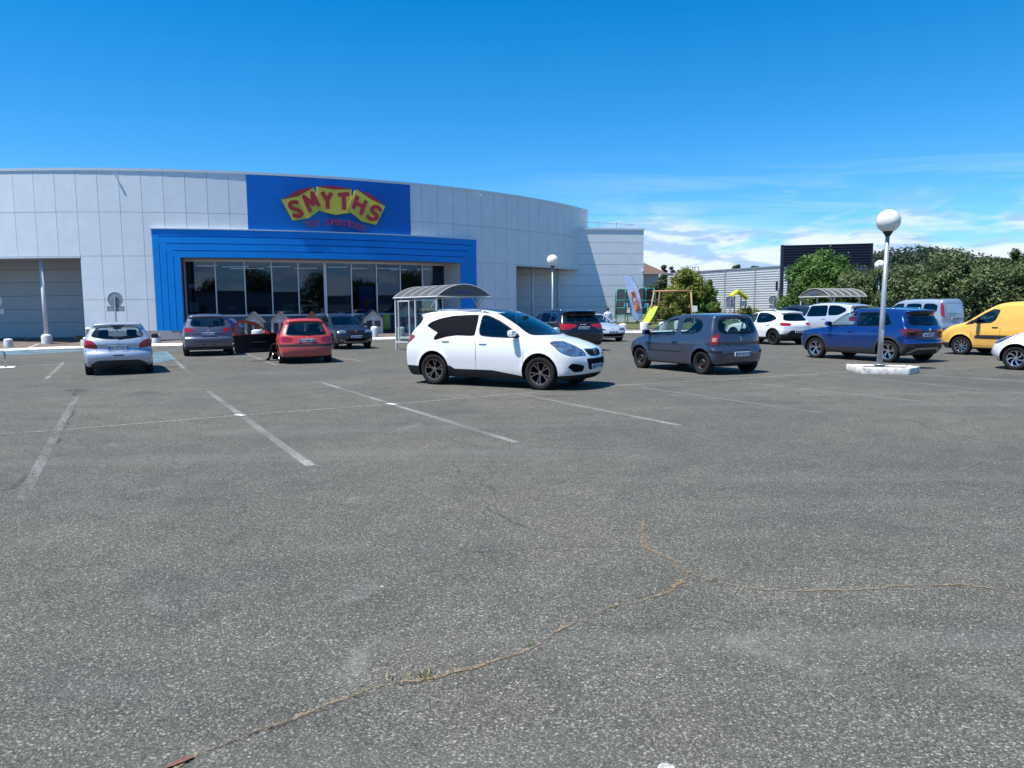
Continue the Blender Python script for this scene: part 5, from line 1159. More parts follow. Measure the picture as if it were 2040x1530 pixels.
# loading recesses left and right
rb = MB(); jt = [.15, 1.05, 1.95, 2.85, 3.75, 4.6, 5.16]
for A, B, dep in ((aL, a0+.004, 4.0),):
    for k in range(len(jt)-1):
        nA = 8; 
        for i in range(nA):
            q0, q1 = A+(B-A)*i/nA, A+(B-A)*(i+1)/nA
            rb.add([fc(q0, -dep, jt[k]+.03-.5*(k == 0)), fc(q1, -dep, jt[k]+.03-.5*(k == 0)), fc(q1, -dep, jt[k+1]), fc(q0, -dep, jt[k+1])], [(0, 1, 2, 3)])
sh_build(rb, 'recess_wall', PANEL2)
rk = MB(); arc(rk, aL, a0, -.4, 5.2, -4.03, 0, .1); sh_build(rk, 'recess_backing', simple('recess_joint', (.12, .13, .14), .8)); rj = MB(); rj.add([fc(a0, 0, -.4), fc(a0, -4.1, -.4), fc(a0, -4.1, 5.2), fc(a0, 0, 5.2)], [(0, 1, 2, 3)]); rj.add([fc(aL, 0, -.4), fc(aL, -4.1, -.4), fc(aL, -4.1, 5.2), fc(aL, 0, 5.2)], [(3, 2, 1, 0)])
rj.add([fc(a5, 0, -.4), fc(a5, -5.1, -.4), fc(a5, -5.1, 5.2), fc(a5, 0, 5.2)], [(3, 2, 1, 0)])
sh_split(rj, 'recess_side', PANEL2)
so_ = MB()
for A, B, dep in ((aL, a0, 4.05), (a5, a6, 6.0)):
    n = 8
    for i in range(n):
        q0, q1 = A+(B-A)*i/n, A+(B-A)*(i+1)/n; so_.add([fc(q0, -.0, 5.12), fc(q1, -.0, 5.12), fc(q1, -dep, 5.12), fc(q0, -dep, 5.12)], [(3, 2, 1, 0)])
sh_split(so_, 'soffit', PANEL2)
li = MB(); arc(li, aL, a0, 5.06, 5.16, .03, 0, .1); arc(li, a5, a6, 5.06, 5.16, .03, 0, .1); sh_split(li, 'soffit_trim', COP)
def column(px, py_top, px2, off, r, base=True):
    a = A_(px, py_top, off); p = fc(a, off, 0); z = float(zg(p[0], p[1])); b = MB(); b.tube([(p[0], p[1], z+.1), (p[0], p[1], 5.12)], r, 16); o = sh_build(b, 'column', simple('white_metal', (.60, .62, .64), .45), shop, True)
    return p, z
pc, zc = column(88, 600, 0, -.55, .13); column(1061, 600, 0, -1.0, .13); column(1112, 600, 0, -1.0, .13)
# portal: four stepped blue bands
for k in range(4):
    w = (6.80-5.05)/4; zt = 6.80-w*k; u0 = a1+(a2-a1)*k/4; u1 = a1+(a2-a1)*(k+1)/4; v0 = a4+(a3-a4)*k/4; v1 = a4+(a3-a4)*(k+1)/4; off = .18+.07*k; b = MB(); gg = .024
    arc(b, u0, v0, zt-w+gg, zt-gg*(k > 0), off, 0, .5); arc(b, u0+gg/RR, u1-gg/RR, .55, zt-w+gg, off, 0, .5); arc(b, v1+gg/RR, v0-gg/RR, .55, zt-w+gg, off, 0, .5)
    sh_build(b, 'portal_band', BLU)
b = MB(); arc(b, a1-.002, a4+.002, 6.80, 6.86, .24, 0, .4); sh_build(b, 'portal_coping', COP)
# joint backing
b = MB(); arc(b, a1, a4, 5.05, 6.8, .12, 0, .4); arc(b, a1, a2, .3, 5.05, .12, 0, .4); arc(b, a3, a4, .3, 5.05, .12, 0, .4); sh_build(b, 'portal_backing', simple('dark_joint', (.004, .02, .08), .8))
b = MB(); arc(b, a1, a2, 0, .55, .3, 0, .5); arc(b, a3, a4, 0, .55, .3, 0, .5); sh_split(b, 'portal_plinth', simple('grey_render', (.34, .34, .36), .8))
# blue sign wall
b = MB(); arc(b, s0, s1, 6.87, ZT-.02, .05, 0, .12, 24); sh_build(b, 'sign_panel', simple('sign_blue', (.0, .135, .52), .4, spec=.25, noise=.12, nscale=.6))
# shop front: reveals, head, windows, low wall
WD = -1.6; g0 = A_(372, 580, WD); g1 = A_(885, 580, WD); RVM = simple('reveal_white', (.50, .50, .52), .6)
b = MB()
for A, G in ((a2, g0), (a3, g1)):
    b.add([fc(A, .38, 0), fc(G, WD, 0), fc(G, WD, 5.05), fc(A, .38, 5.05)], [(0, 1, 2, 3), (3, 2, 1, 0)][:1])
n = 20
for i in range(n):
    q0, q1 = a2+(a3-a2)*i/n, a2+(a3-a2)*(i+1)/n; r0, r1 = g0+(g1-g0)*i/n, g0+(g1-g0)*(i+1)/n
    b.add([fc(q0, .38, 5.05), fc(q1, .38, 5.05), fc(r1, WD, 5.05), fc(r0, WD, 5.05)], [(0, 1, 2, 3)])
sh_build(b, 'window_reveal', RVM)
b = MB(); arc(b, g0, g1, 4.93, 5.05, WD+.06, 0, .12); arc(b, g0, g1, 1.38, 1.50, WD+.08, 0, .14); sh_build(b, 'window_frame', COP)
b = MB(); arc(b, g0, g1, .0, 1.38, WD, 0, .2); sh_build(b, 'low_wall', simple('dark_low_wall', (.10, .115, .15), .5))
mx = [372, 431, 489, 542.5, 595, 648, 700, 750, 797, 841, 885]; ma = [A_(m, 580, WD) for m in mx]
for i in range(10):
    b = MB(); arc(b, ma[i], ma[i+1], 1.50, 4.93, WD, 0, None, 1); o = sh_build(b, 'window_pane', SHOPGLASS)
    if i:
        w = .14 if i == 5 else .055; b = MB(); p = fc(ma[i], WD+.05, 0); t = (math.cos(ma[i]), math.sin(ma[i]), 0); nn = (math.sin(ma[i]), -math.cos(ma[i]), 0)
        b.box((0, 0, 3.2), (w*1.3, .12, 3.5), 0, None); m = frame(p, t, (-nn[0], -nn[1], 0), (0, 0, 1)); b.V = [tuple(m @ Vector(v)) for v in b.V]; sh_build(b, 'mullion', COP)
# inside of the shop
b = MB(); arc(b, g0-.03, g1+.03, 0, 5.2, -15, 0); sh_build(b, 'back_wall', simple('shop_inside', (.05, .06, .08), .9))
b = MB()
for z in (.1, 5.15):
    V = []; F = []; n = 20
    for i in range(n+1): a = g0-.03+(g1-g0+.06)*i/n; V += [fc(a, WD-.25, z), fc(a, -15, z)]
    for i in range(n): F.append((2*i, 2*i+2, 2*i+3, 2*i+1))
    b.add(V, F)
for a in (g0-.03, g1+.03): b.add([fc(a, WD-.25, 0), fc(a, -15, 0), fc(a, -15, 5.2), fc(a, WD-.25, 5.2)], [(0, 1, 2, 3)])
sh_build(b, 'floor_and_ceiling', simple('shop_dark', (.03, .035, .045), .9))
LAMP = simple('lit_tube', (.9, .9, .9), .5, emit=(.75, .9, 1.), es=.3)
for k, (u, of, ln_) in enumerate([(.06, -3, 1.4), (.16, -4, 1.8), (.2, -6, 2.4), (.33, -3.4, 1.5), (.45, -5, 1.6), (.56, -3, 1.4), (.67, -4.2, 1.2), (.78, -3.1, 1.6), (.87, -4.4, 1.4), (.95, -3, 1.0)]):
    a = g0+(g1-g0)*u; p = fc(a, of, 4.75); b = MB(); b.box(p, (ln_, .10, .05)); sh_build(b, 'ceiling_light', LAMP)
rs = random.Random(3); cols = [(.45, .04, .04), (.05, .12, .4), (.5, .35, .03), (.06, .3, .08), (.4, .4, .42), (.35, .1, .3)]
for k in range(26):
    u = rs.random(); of = -3.5-rs.random()*7; a = g0+(g1-g0)*u; p = fc(a, of, 0); b = MB(); hgt = 1.2+rs.random()*1.0
    b.box((p[0], p[1], .1+hgt/2), (1.6, .5, hgt)); ci = rs.randrange(6)
    for q in range(9): b.box((p[0]-.7+rs.random()*1.4, p[1]-.28, .4+rs.random()*(hgt-.3)), (.2+rs.random()*.2, .08, .15+rs.random()*.2), 1+rs.randrange(6))
    sh_build(b, 'shelf', [simple('shelf_grey', (.16, .16, .18), .7)]+[simple('toy_%s' % ['red', 'blue', 'yellow', 'green', 'grey', 'purple'][i], cols[i], .5) for i in range(6)])
def hang(px, py, w, h, col, off, name, inner=None):
    a, z = pa(px, py, off); p = fc(a, off, z); b = MB(); t = (math.cos(a), math.sin(a), 0); nn = (math.sin(a), -math.cos(a), 0)
    b.box((0, 0, 0), (w, .04, h)); 
    if inner: b.lathe([(0, 0), (w*.3, 0), (w*.3, .03), (0, .03)], 16, 1, Matrix.Translation((0, -.02, -h*.1)) @ Matrix.Rotation(math.pi/2, 4, 'X'))
    m = frame(p, t, (-nn[0], -nn[1], 0), (0, 0, 1)); b.V = [tuple(m @ Vector(v)) for v in b.V]; sh_build(b, name, [simple(name+'_'+str(px), col, .5), simple('orange_disc', (.75, .25, .03), .5)])
hang(730, 597, 1.05, 1.9, (.02, .16, .45), -1.9, 'banner', True); hang(384, 570, .5, .3, (.8, .8, .82), -1.75, 'poster'); hang(582, 615, 1.3, .7, (.03, .28, .06), -2.2, 'display'); hang(692, 594, .16, 1.1, (.5, .05, .03), -2.4, 'banner'); hang(387, 612, .55, .6, (.5, .52, .55), -1.8, 'poster')
# small wall lamps and camera on the parapet
for px, py in ((228, 350), (959, 390), (1020, 421)):
    a, z = pa(px, py, .2); b = MB(); p0 = fc(a, 0., z+.05); p1 = fc(a, .16, z+.02); b.tube([p0, p1], .03, 6); b.box(p1, (.12, .14, .10), 0, None, .03); shade_auto(sh_build(b, 'wall_lamp', COP), 50)

# --- the shop sign, traced onto a plane standing just off the sign panel
ac = A_(664, 410); O = Vector(fc(ac, .30, 8.5)); tx = Vector((math.cos(ac), math.sin(ac), 0)); nz_ = Vector((math.sin(ac), -math.cos(ac), 0))
def onsign(x, y, d=0.):      # sign zoom coordinates -> point on the sign plane, d metres proud
    px, py = 540+x/7.846, 340+y/7.846; r = Vector(ray(px, py)); o = Vector((0, 0, CH)); t = (O-o).dot(nz_)/r.dot(nz_); return o+r*t+nz_*d
YEL = simple('sign_yellow', (.58, .52, .05), .4); SRED = simple('sign_red', (.42, .015, .03), .4); SRED2 = simple('sign_top_red', (.36, .01, .03), .4); CRM = simple('sign_cream', (.80, .72, .35), .4)
def slab(P, d, dep, mat, name, par):
    V = [onsign(x, y, d) for x, y in P]; b = MB(); ar = sum((V[i]-V[0]).cross(V[(i+1) % len(V)]-V[0]).dot(nz_) for i in range(len(V)))
    if ar > 0: V = V[::-1]
    b.prism(V, -nz_*dep); return sh_build(b, name, mat, par)
def stroke(P, w, d, dep, mat, name, par):
    b = MB(); pts = [onsign(x, y, d) for x, y in P]; w = w/7.846/FPX*50*.5; n = len(pts)
    for i in range(n-1):
        a, c = pts[i], pts[i+1]; t = (c-a).normalized(); s = t.cross(nz_)*w; e0 = -t*w*.15; 
        V = [a+s, c+s, c-s, a-s]; ar = (V[1]-V[0]).cross(V[2]-V[0]).dot(nz_)
        if ar > 0: V = V[::-1]
        V = [v+nz_*.001*i for v in V]; b.prism(V, -nz_*dep)
        if 0 < i:
            C = [a+(tx*math.cos(k*math.pi/5)+Vector((0, 0, 1))*math.sin(k*math.pi/5))*w+nz_*.0005*i for k in range(10)]; b.prism(C[::-1], -nz_*dep)
    return sh_build(b, name, mat, par)
def smoothP(P): 
    Q = [np.array(p, float) for p in P]
    for _ in range(2):
        R = [Q[0]]
        for i in range(len(Q)-1): R += [Q[i]*.75+Q[i+1]*.25, Q[i]*.25+Q[i+1]*.75]
        Q = R+[Q[-1]]
    return [tuple(q) for q in Q]
boxes = [([(160, 455), (430, 398), (655, 266), (805, 585), (580, 748), (335, 780)], [(190, 448), (400, 315), (640, 256), (655, 266), (430, 398)], .12),
         ([(718, 250), (980, 296), (1252, 290), (1262, 430), (1190, 605), (1245, 658), (1010, 690), (765, 628), (790, 560), (720, 400)], [(740, 248), (940, 234), (1240, 280), (1252, 290), (980, 296)], .04),
         ([(1310, 306), (1345, 303), (1560, 452), (1780, 560), (1640, 845), (1425, 798), (1185, 605)], [(1335, 300), (1540, 368), (1775, 548), (1780, 560), (1560, 452), (1345, 303)], .12)]
for Y, T_, d in boxes:
    o = slab(Y, d, .22, YEL, 'letter_box', shop); slab(T_, d+.004, .20, SRED2, 'box_top', o)
S1 = smoothP([(405, 500), (340, 490), (285, 520), (300, 580), (370, 605), (440, 628), (480, 675), (450, 712), (400, 710), (355, 705)])
S2 = smoothP([(1700, 618), (1670, 575), (1600, 560), (1560, 612), (1590, 660), (1640, 690), (1650, 735), (1600, 770), (1540, 758), (1500, 715)])
for nm, P in (('letter', S1), ('letter', [(612, 652), (508, 410), (652, 528), (635, 352), (748, 565)]), ('letter', S2)): stroke(P, 58, d+.03, .03, SRED, nm, shop)
for sets in ([[(790, 335), (872, 470), (882, 602)], [(940, 352), (872, 470)]], [[(1040, 385), (1215, 366)], [(1130, 380), (1135, 615)]], [[(1345, 395), (1275, 600)], [(1478, 468), (1392, 692)], [(1312, 515), (1432, 560)]]):
    b = None
    for q, P in enumerate(sets): stroke(P, 60, d+.03+.002*q, .03, SRED, 'letter', shop)
# line of small letters on an arc under the boxes
txt = 'TOYS SUPERSTORES'; P0, P1, P2 = (560, 850), (1000, 745), (1455, 905); tb = MB()
for i, ch in enumerate(txt):
    if ch == ' ': continue
    u = (i+.3)/(len(txt)-.4); bx = (1-u)**2*P0[0]+2*u*(1-u)*P1[0]+u*u*P2[0]; by = (1-u)**2*P0[1]+2*u*(1-u)*P1[1]+u*u*P2[1]
    dx = 2*(1-u)*(P1[0]-P0[0])+2*u*(P2[0]-P1[0]); dy = 2*(1-u)*(P1[1]-P0[1])+2*u*(P2[1]-P1[1])
    o_ = onsign(bx, by, .02); x_ = (onsign(bx+dx*.01, by+dy*.01, .02)-o_).normalized(); y_ = nz_.cross(x_)
    V, F = text_geo(ch, .52, .02, .002); tb.add(V, F, 0, frame(o_, x_, y_, nz_))
sh_build(tb, 'lettering', simple('small_letter_red', (.55, .02, .05), .4), shop)

# ------------------------------------------------------------------ lower wing
w0 = at(1030, 600, 64.6); w1 = at(1281, 600, 66.6); wdir = np.array([w1[0]-w0[0], w1[1]-w0[1]]); wl_ = np.linalg.norm(wdir); wdir /= wl_; ZW = 8.7
wing = thing('warehouse', (w0[0], w0[1], 0), math.atan2(wdir[1], wdir[0]), 'flat-roofed pale warehouse wing at the right end of the curved shop', 'building')
b = MB(); jz = [0, .95, 1.85, 2.75, 3.7, 4.65, 5.55, 6.5, 7.45, 8.6]
for i in range(len(jz)-1): b.box((wl_/2, 0, (jz[i]+jz[i+1])/2), (wl_, .06, jz[i+1]-jz[i]-.025))
o = b.build('wall_panels', PANEL, wing)
b = MB(); b.box((wl_/2, 10.05, 4.3), (wl_-.02, 20, 8.58)); b.build('wall', simple('panel_joint', (.34, .36, .38), .8), wing)
b = MB(); b.box((wl_/2, 10, ZW-.06), (wl_+.1, 20.2, .16)); b.build('parapet_coping', COP, wing)
b = MB(); x0 = wl_*.50
for x in (x0, x0+1.7, x0+3.4): b.tube([(x, .5, ZW), (x, .5, ZW+.62)], .025, 6)
b.tube([(x0-.5, .5, ZW+.62), (x0+5.0, .5, ZW+.40)], .025, 6); b.tube([(x0+3.4, .5, ZW+.05), (x0+5.0, .5, ZW+.40)], .02, 6); b.build('roof_railing', GALV, wing)
b = MB(); b.box((wl_-.05, -.12, 5.0), (.2, .2, .2), 0, None, .04); b.build('wall_lamp', COP, wing)
b = MB(); b.box((wl_/2, -.12, .25), (wl_, .1, .5)); b.build('plinth', simple('grey_render', (.34, .34, .36), .8), wing)
# ------------------------------------------------------------------ lamps, island, street furniture
GLOBE = simple('white_globe', (.80, .78, .73), .3, 0, .5, noise=.10, nscale=5)
POLE = simple('pole_metal', (.40, .43, .46), .4, .35, noise=.15, nscale=3)
def lamp_post(x, y, z0, ztop, rg, label, r0=.055, lean=0.):
    t = thing('lamp_post', (x, y, z0), 0, label, 'street lamp', 'globe lamp posts')
    zc_ = ztop-rg-z0; b = MB(); b.tube([(0, 0, 0), (0, 0, zc_*.35), (0, 0, zc_-rg*.9)], [r0*1.15, r0, r0*.8], 16); b.tube([(0, 0, 0), (0, 0, .03)], r0*2.1, 12); b.box((0, -r0*1.05, .75), (r0*1.1, .03, .32), 0, None, .008); b.build('pole', POLE, t, True)
    b = MB(); b.lathe([(r0*.8, zc_-rg-.10), (rg*.42, zc_-rg*.95), (rg*.42, zc_-rg*.86), (0, zc_-rg*.84)], 24); b.build('collar', STEEL, t, True)
    bm = bmesh.new(); bmesh.ops.create_uvsphere(bm, u_segments=40, v_segments=24, radius=rg); bmesh.ops.translate(bm, verts=bm.verts, vec=(0, 0, zc_)); me = bpy.data.meshes.new('globe'); bm.to_mesh(me); bm.free(); me.materials.append(GLOBE)
    me.polygons.foreach_set('use_smooth', np.ones(len(me.polygons), dtype=bool)); link(bpy.data.objects.new('globe', me), t); t.rotation_euler = (0, lean, 0); return t
ip = gp(1752, 727, .17)
def ztop(px, py, d): return float(at(px, py, d)[2])
lamp_post(ip[0], ip[1], .165, ztop(1770, 417, ip[1]), .292, 'tall globe lamp post rising from the white kerbed island', .062, .022)
q = at(1101, 600, 43); lamp_post(q[0], q[1], 0, ztop(1101, 507, 43), .335, 'globe lamp post in front of the right recess of the shop', .06)
q = at(1750, 600, 46); lamp_post(q[0], q[1], 0, ztop(1750, 518, 46), .31, 'small far globe lamp post against the hedge', .06)
# island
P = [gp(1684, 737)[:2], gp(1714, 745)[:2], gp(1811, 747)[:2], gp(1833, 743)[:2], gp(1812, 727, .17)[:2], gp(1692, 724.5, .17)[:2]]
cI = sum(P)/6; isl = thing('lamp_island', (cI[0], cI[1], 0), 0, 'low island of worn white kerb blocks around the lamp post foot', 'traffic island')
def blk(a, b, w=.20, h=.17):
    a = np.array(a); b = np.array(b); t = (b-a)/np.linalg.norm(b-a); n = np.array([-t[1], t[0]]); 
    if np.dot(n, cI-(a+b)/2) < 0: n = -n
    a2, b2 = a+t*.012, b-t*.012; L0 = np.linalg.norm(b2-a2); m = MB(); m.box((0, 0, 0), (L0, w, h), 0, None, .03)
    c = (a2+b2)/2+n*w/2-cI; M_ = Matrix.Translation((c[0], c[1], h/2-.005)) @ Matrix.Rotation(math.atan2(t[1], t[0]), 4, 'Z'); m.V = [tuple(M_ @ Vector(v)) for v in m.V]; shade_auto(m.build('kerb_block', ISLM, isl), 40)
def stained():
    m, nt, b, o = newmat('stained_white_concrete'); tc = nt.nodes.new('ShaderNodeTexCoord')
    n = N(nt, 'ShaderNodeTexNoise', i_Scale=6., i_Detail=9., i_Roughness=.75); lk(nt, tc.outputs['Object'], n.inputs['Vector'])
    c = ramp(nt, n.outputs[0], [(.34, (.16, .15, .13)), (.46, (.58, .57, .53)), (.6, (.78, .77, .74))]); lk(nt, c, b.inputs['Base Color']); b.inputs['Roughness'].default_value = .9
    bp = N(nt, 'ShaderNodeBump', i_Strength=.5, i_Distance=.02); lk(nt, n.outputs[0], bp.inputs['Height']); lk(nt, bp.outputs[0], b.inputs['Normal']); return m
ISLM = stained()
for i in range(6):
    a, b_ = P[i], P[(i+1) % 6]; L0 = np.linalg.norm(b_-a); k = max(1, int(round(L0/1.1)))
    for j in range(k): blk(a+(b_-a)*j/k, a+(b_-a)*(j+1)/k)
m = MB(); m.add([(p[0]-cI[0]+(cI[0]-p[0])*.08, p[1]-cI[1]+(cI[1]-p[1])*.08, .135) for p in P], [tuple(range(6))]); m.build('infill', simple('gravel_infill', (.20, .17, .15), .9, noise=.5, nscale=12), isl)

def bollard(px, py, r=.235, h=.60, lab='', dz=.0):
    p = gpz(px, py, dz); p[1] += r; b = MB(); b.lathe([(r*1.0, 0), (r, h*.80), (r*.93, h*.90), (r*.6, h*.98), (0, h)], 28)
    o = b.build('bollard', CONC, None); shade_auto(o, 50); o.location = p; o.location.z = float(zg(p[0], p[1]))+(.1 if dz else 0); return tag(o, lab, 'bollard', 'white concrete bollards along the kerb')
bollard(12, 692, .23, .5, 'squat white bollard at the far left edge', .1); bollard(308, 684, .235, .52, 'white bollard just right of the silver hatchback', .1)
bollard(509, 679, .29, .62, 'white bollard seen through the open red door', .1); bollard(745, 672, .215, .66, 'white domed bollard beside the black hatchback', .1)
bollard(798, 671, .23, .6, 'white bollard seen through the glass of the near trolley shelter', .1); bollard(1242, 660, .27, .55, 'white bollard at the nose of the silver coupe', .1)
bollard(1285, 658.5, .31, .62, 'white bollard at the foot of the yellow-green slide', .1); bollard(1323, 658, .3, .6, 'white bollard seen through the slate hatchback door glass', .1); bollard(1353, 658, .3, .7, 'taller white bollard seen through the slate hatchback side glass', .1)
bollard(166, 689, .25, .5, 'white bollard under the litter bin', .1)
# white concrete foot of the left column
b = MB(); b.lathe([(.31, 0), (.31, .52), (.29, .60), (.18, .68), (.14, .69)], 30); b.V = [(v[0]+pc[0], v[1]+pc[1], v[2]+zc+.05) for v in b.V]; shade_auto(sh_build(b, 'column_foot', CONC), 50)
# litter bin
p = gpz(168, 689, .1); bn = thing('litter_bin', (p[0]+.1, p[1]+.75, float(zg(p[0], p[1]))+.1), 0, 'ribbed brown concrete litter bin with a pale rim, left of the silver hatchback', 'litter bin')
b = MB(); b.lathe([(.24, 0), (.27, .1), (.28, .92), (.24, .92)], 30); 
for k in range(20): a = k*math.pi/10; b.box((.285*math.cos(a), .285*math.sin(a), .5), (.05, .05, .80), 0, None, .012)
b.build('body', simple('brown_concrete', (.26, .21, .16), .85, noise=.3, nscale=10), bn); b = MB(); b.lathe([(.20, .92), (.34, .92), (.36, 1.0), (.30, 1.06), (.18, 1.06)], 30); b.build('rim', CONC, bn, True)
p = gpz(40, 676); bn = thing('litter_bin', (p[0], p[1], p[2]), 0, 'small black bin standing in the shade of the left recess', 'litter bin')
b = MB(); b.lathe([(.17, 0), (.19, .72), (.21, .72), (.21, .76), (.10, .80), (0, .80)], 24); b.build('body', BLACKP, bn); b = MB(); b.box((0, -.19, .66), (.2, .02, .09)); b.build('opening', SEAM, bn)
# hoop rail at the left edge
p = gpz(11, 732); b = MB(); b.tube([(0, 0, 0), (0, 0, .42), (-.04, 0, .50), (-.12, 0, .54), (-1.1, .1, .54), (-1.18, .1, .5), (-1.2, .1, 0)], .035, 10); o = b.build('hoop_rail', GALV, None, True); o.location = p; tag(o, 'galvanised hoop rail cut by the left edge', 'rail')
patch([(-40, 736), (28, 733), (32, 730), (-40, 730)], LINEB, 'pale base strip under the hoop rail', 'base_strip', .012)
# backs of round road signs
def road_sign(px, ydisc, d, dia, ybase, lab, rw=.9, rh=.28, yrect=None, grey=.3):
    c = at(px, ydisc, d); z0 = float(zg(c[0], d))+.1; t = thing('road_sign', (c[0], d, z0), 0, lab, 'road sign', 'round road signs seen from behind')
    SG = simple('sign_back', (.30, .32, .34), .45, .4, noise=.2, nscale=4); zc_ = c[2]-z0
    b = MB(); b.lathe([(0, 0), (dia/2, 0), (dia/2, .02), (dia/2-.02, .02), (dia/2-.03, .006), (0, .006)], 36, 0, Matrix.Translation((0, .06, zc_)) @ Matrix.Rotation(math.pi/2, 4, 'X')); b.build('disc', SG, t)
    zr = at(px, yrect, d)[2]-z0 if yrect else zc_-dia*.75
    b = MB(); b.box((0, .05, zr), (rw, .02, rh), 0, None, .008); b.build('plate', SG, t)
    b = MB(); b.box((0, 0, (zc_+dia*.3)/2), (.08, .05, zc_+dia*.3)); b.build('pole', POLE, t)
    for z in (zc_+.12, zc_-.12, zr): b = MB(); b.box((0, .015, z), (dia*.35, .05, .035)); b.build('bracket', GALV, t)
road_sign(228.5, 597, 38, .78, 0, 'back of a round road sign above the silver hatchback', .9, .27, 615)
road_sign(-12, 600, 39, .78, 0, 'back of a round road sign cut by the left edge', .9, .27, 621)
road_sign(1455, 599, 47, .56, 0, 'back of a round road sign beside the yellow play tower roof', .5, .25, 609); road_sign(1541, 598, 47, .56, 0, 'back of a round road sign in front of the ribbed hall, near its dark post', .5, .2, 610)

# trolley shelters with barrel roofs
SMOKE = glass('smoked_plastic', (.30, .28, .26), .12); 
def smoked():
    m, nt, b, o = newmat('smoked_roof'); b.inputs['Base Color'].default_value = (.16, .15, .135, 1); b.inputs['Roughness'].default_value = .3
    tr = nt.nodes.new('ShaderNodeBsdfTransparent'); tr.inputs[0].default_value = (.5, .47, .43, 1); mx = nt.nodes.new('ShaderNodeMixShader'); mx.inputs[0].default_value = .72
    lk(nt, tr.outputs[0], mx.inputs[1]); lk(nt, b.outputs[0], mx.inputs[2]); lk(nt, mx.outputs[0], o.inputs[0]); return m
SMK = smoked(); WMET = simple('white_frame', (.58, .58, .56), .45, noise=.1)
def shelter(p0, wd, ld, W, L, lab, ez=2.22, rise=.48, walls=True):
    # p0: front-left eave on the ground; wd: unit across; ld: unit back
    t = thing('trolley_shelter', (p0[0], p0[1], 0), math.atan2(wd[1], wd[0]), lab, 'trolley shelter', 'trolley shelters with smoked barrel roofs')
    s = 1 if (wd[0]*ld[1]-wd[1]*ld[0]) > 0 else -1
    R0 = (W*W/4+rise*rise)/(2*rise); h = math.asin(W/2/R0)
    def ap(u, y, dr=0): a = -h+2*h*u; return (W/2+(R0+dr)*math.sin(a), s*y, ez+rise-R0+(R0+dr)*math.cos(a))
    b = MB(); n = 16; V = []; F = []
    for j, y in enumerate((0, L)):
        for i in range(n+1): V.append(ap(i/n, y))
    F = [(i, i+1, n+2+i, n+1+i) for i in range(n)]; b.add(V, F); b.build('roof', SMK, t, True)
    for k in range(6):
        y = L*k/5; b = MB(); b.tube([ap(i/n, y, .012) for i in range(n+1)], .016, 6); b.build('rib', WMET, t, True)
    b = MB(); b.add([ap(i/n, .03) for i in range(n+1)], [tuple(range(n+1))]); b.build('gable', SMK, t)
    b = MB()
    for pts in ([(0, 0, ez), (W, 0, ez)], [(0, 0, ez), (0, s*L, ez)], [(W, 0, ez), (W, s*L, ez)], [(0, s*L, ez), (W, s*L, ez)]): b.tube(pts, .035, 6)
    b.build('eave_beam', WMET, t)
    V, F = text_geo('CHARIOTS', .17, .004, .0); b = MB(); b.add(V, F, 0, frame((W/2, -s*.03, ez+rise*.42), (1, 0, 0), (0, 0, 1), (0, -1, 0)) if s > 0 else frame((W/2, .03, ez+rise*.42), (-1, 0, 0), (0, 0, 1), (0, 1, 0))); b.build('lettering', simple('shelter_blue', (.02, .10, .45), .5), t)
    for x, y in ((.06, L*.98), (.06, L*.5), (.06, .12), (W-.25, .55), (W-.25, L-.3)):
        b = MB(); b.box((x, s*y, ez/2), (.07, .07, ez)); b.build('post', WMET, t)
    if walls:
        for y0, y1 in ((.12, L*.5), (L*.5, L*.98)):
            b = MB(); b.box((.06, s*(y0+y1)/2, 1.22), (.012, abs(y1-y0)-.08, 1.75)); b.build('glass_panel', CLEAR, t)
        b = MB(); b.box((W/2-.1, s*(L-.06), 1.22), (W-.35, .012, 1.75)); b.build('glass_panel', CLEAR, t)
        b = MB(); b.box((.06, s*L/2, .33), (.06, L*.96, .07)); b.box((.06, s*L*.5, 2.1), (.05, L*.96, .05)); b.build('rail', WMET, t)
        b = MB(); 
        for z in (.35, 2.08): b.box((.0, s*L*.75, z), (.05, L*.28, .05))
        for y in (L*.62, L*.88): b.box((0, s*y, 1.2), (.05, .05, 1.75))
        b.build('notice_frame', WMET, t)
        b = MB(); b.box((W/2-.1, s*(L-.06), .33), (W-.35, .06, .07)); b.build('rail', WMET, t)
    for x, y in ((W-.25, .55), (.06, .55)):
        b = MB(); b.tube([(x, s*y, ez-.42), (x-.32*(1 if x > 1 else -1), s*y, ez-.03)], .025, 6); b.tube([(x, s*y, ez-.42), (x, s*(y-.4), ez-.03)], .025, 6); b.build('brace', WMET, t)
    return t
e0 = at(870.6, 600, 29.2); shelter((e0[0], e0[1]), np.array([.81, .59]), np.array([-.59, .81]), 2.55, 3.7, 'near trolley shelter with smoked barrel roof, behind the white SUV')
e0 = at(1591, 600, 44.5); shelter((e0[0], e0[1]), np.array([.34, -.94]), np.array([.94, .34]), 2.5, 2.7, 'far trolley shelter with smoked barrel roof in front of the hedge', 2.26, .46, False)

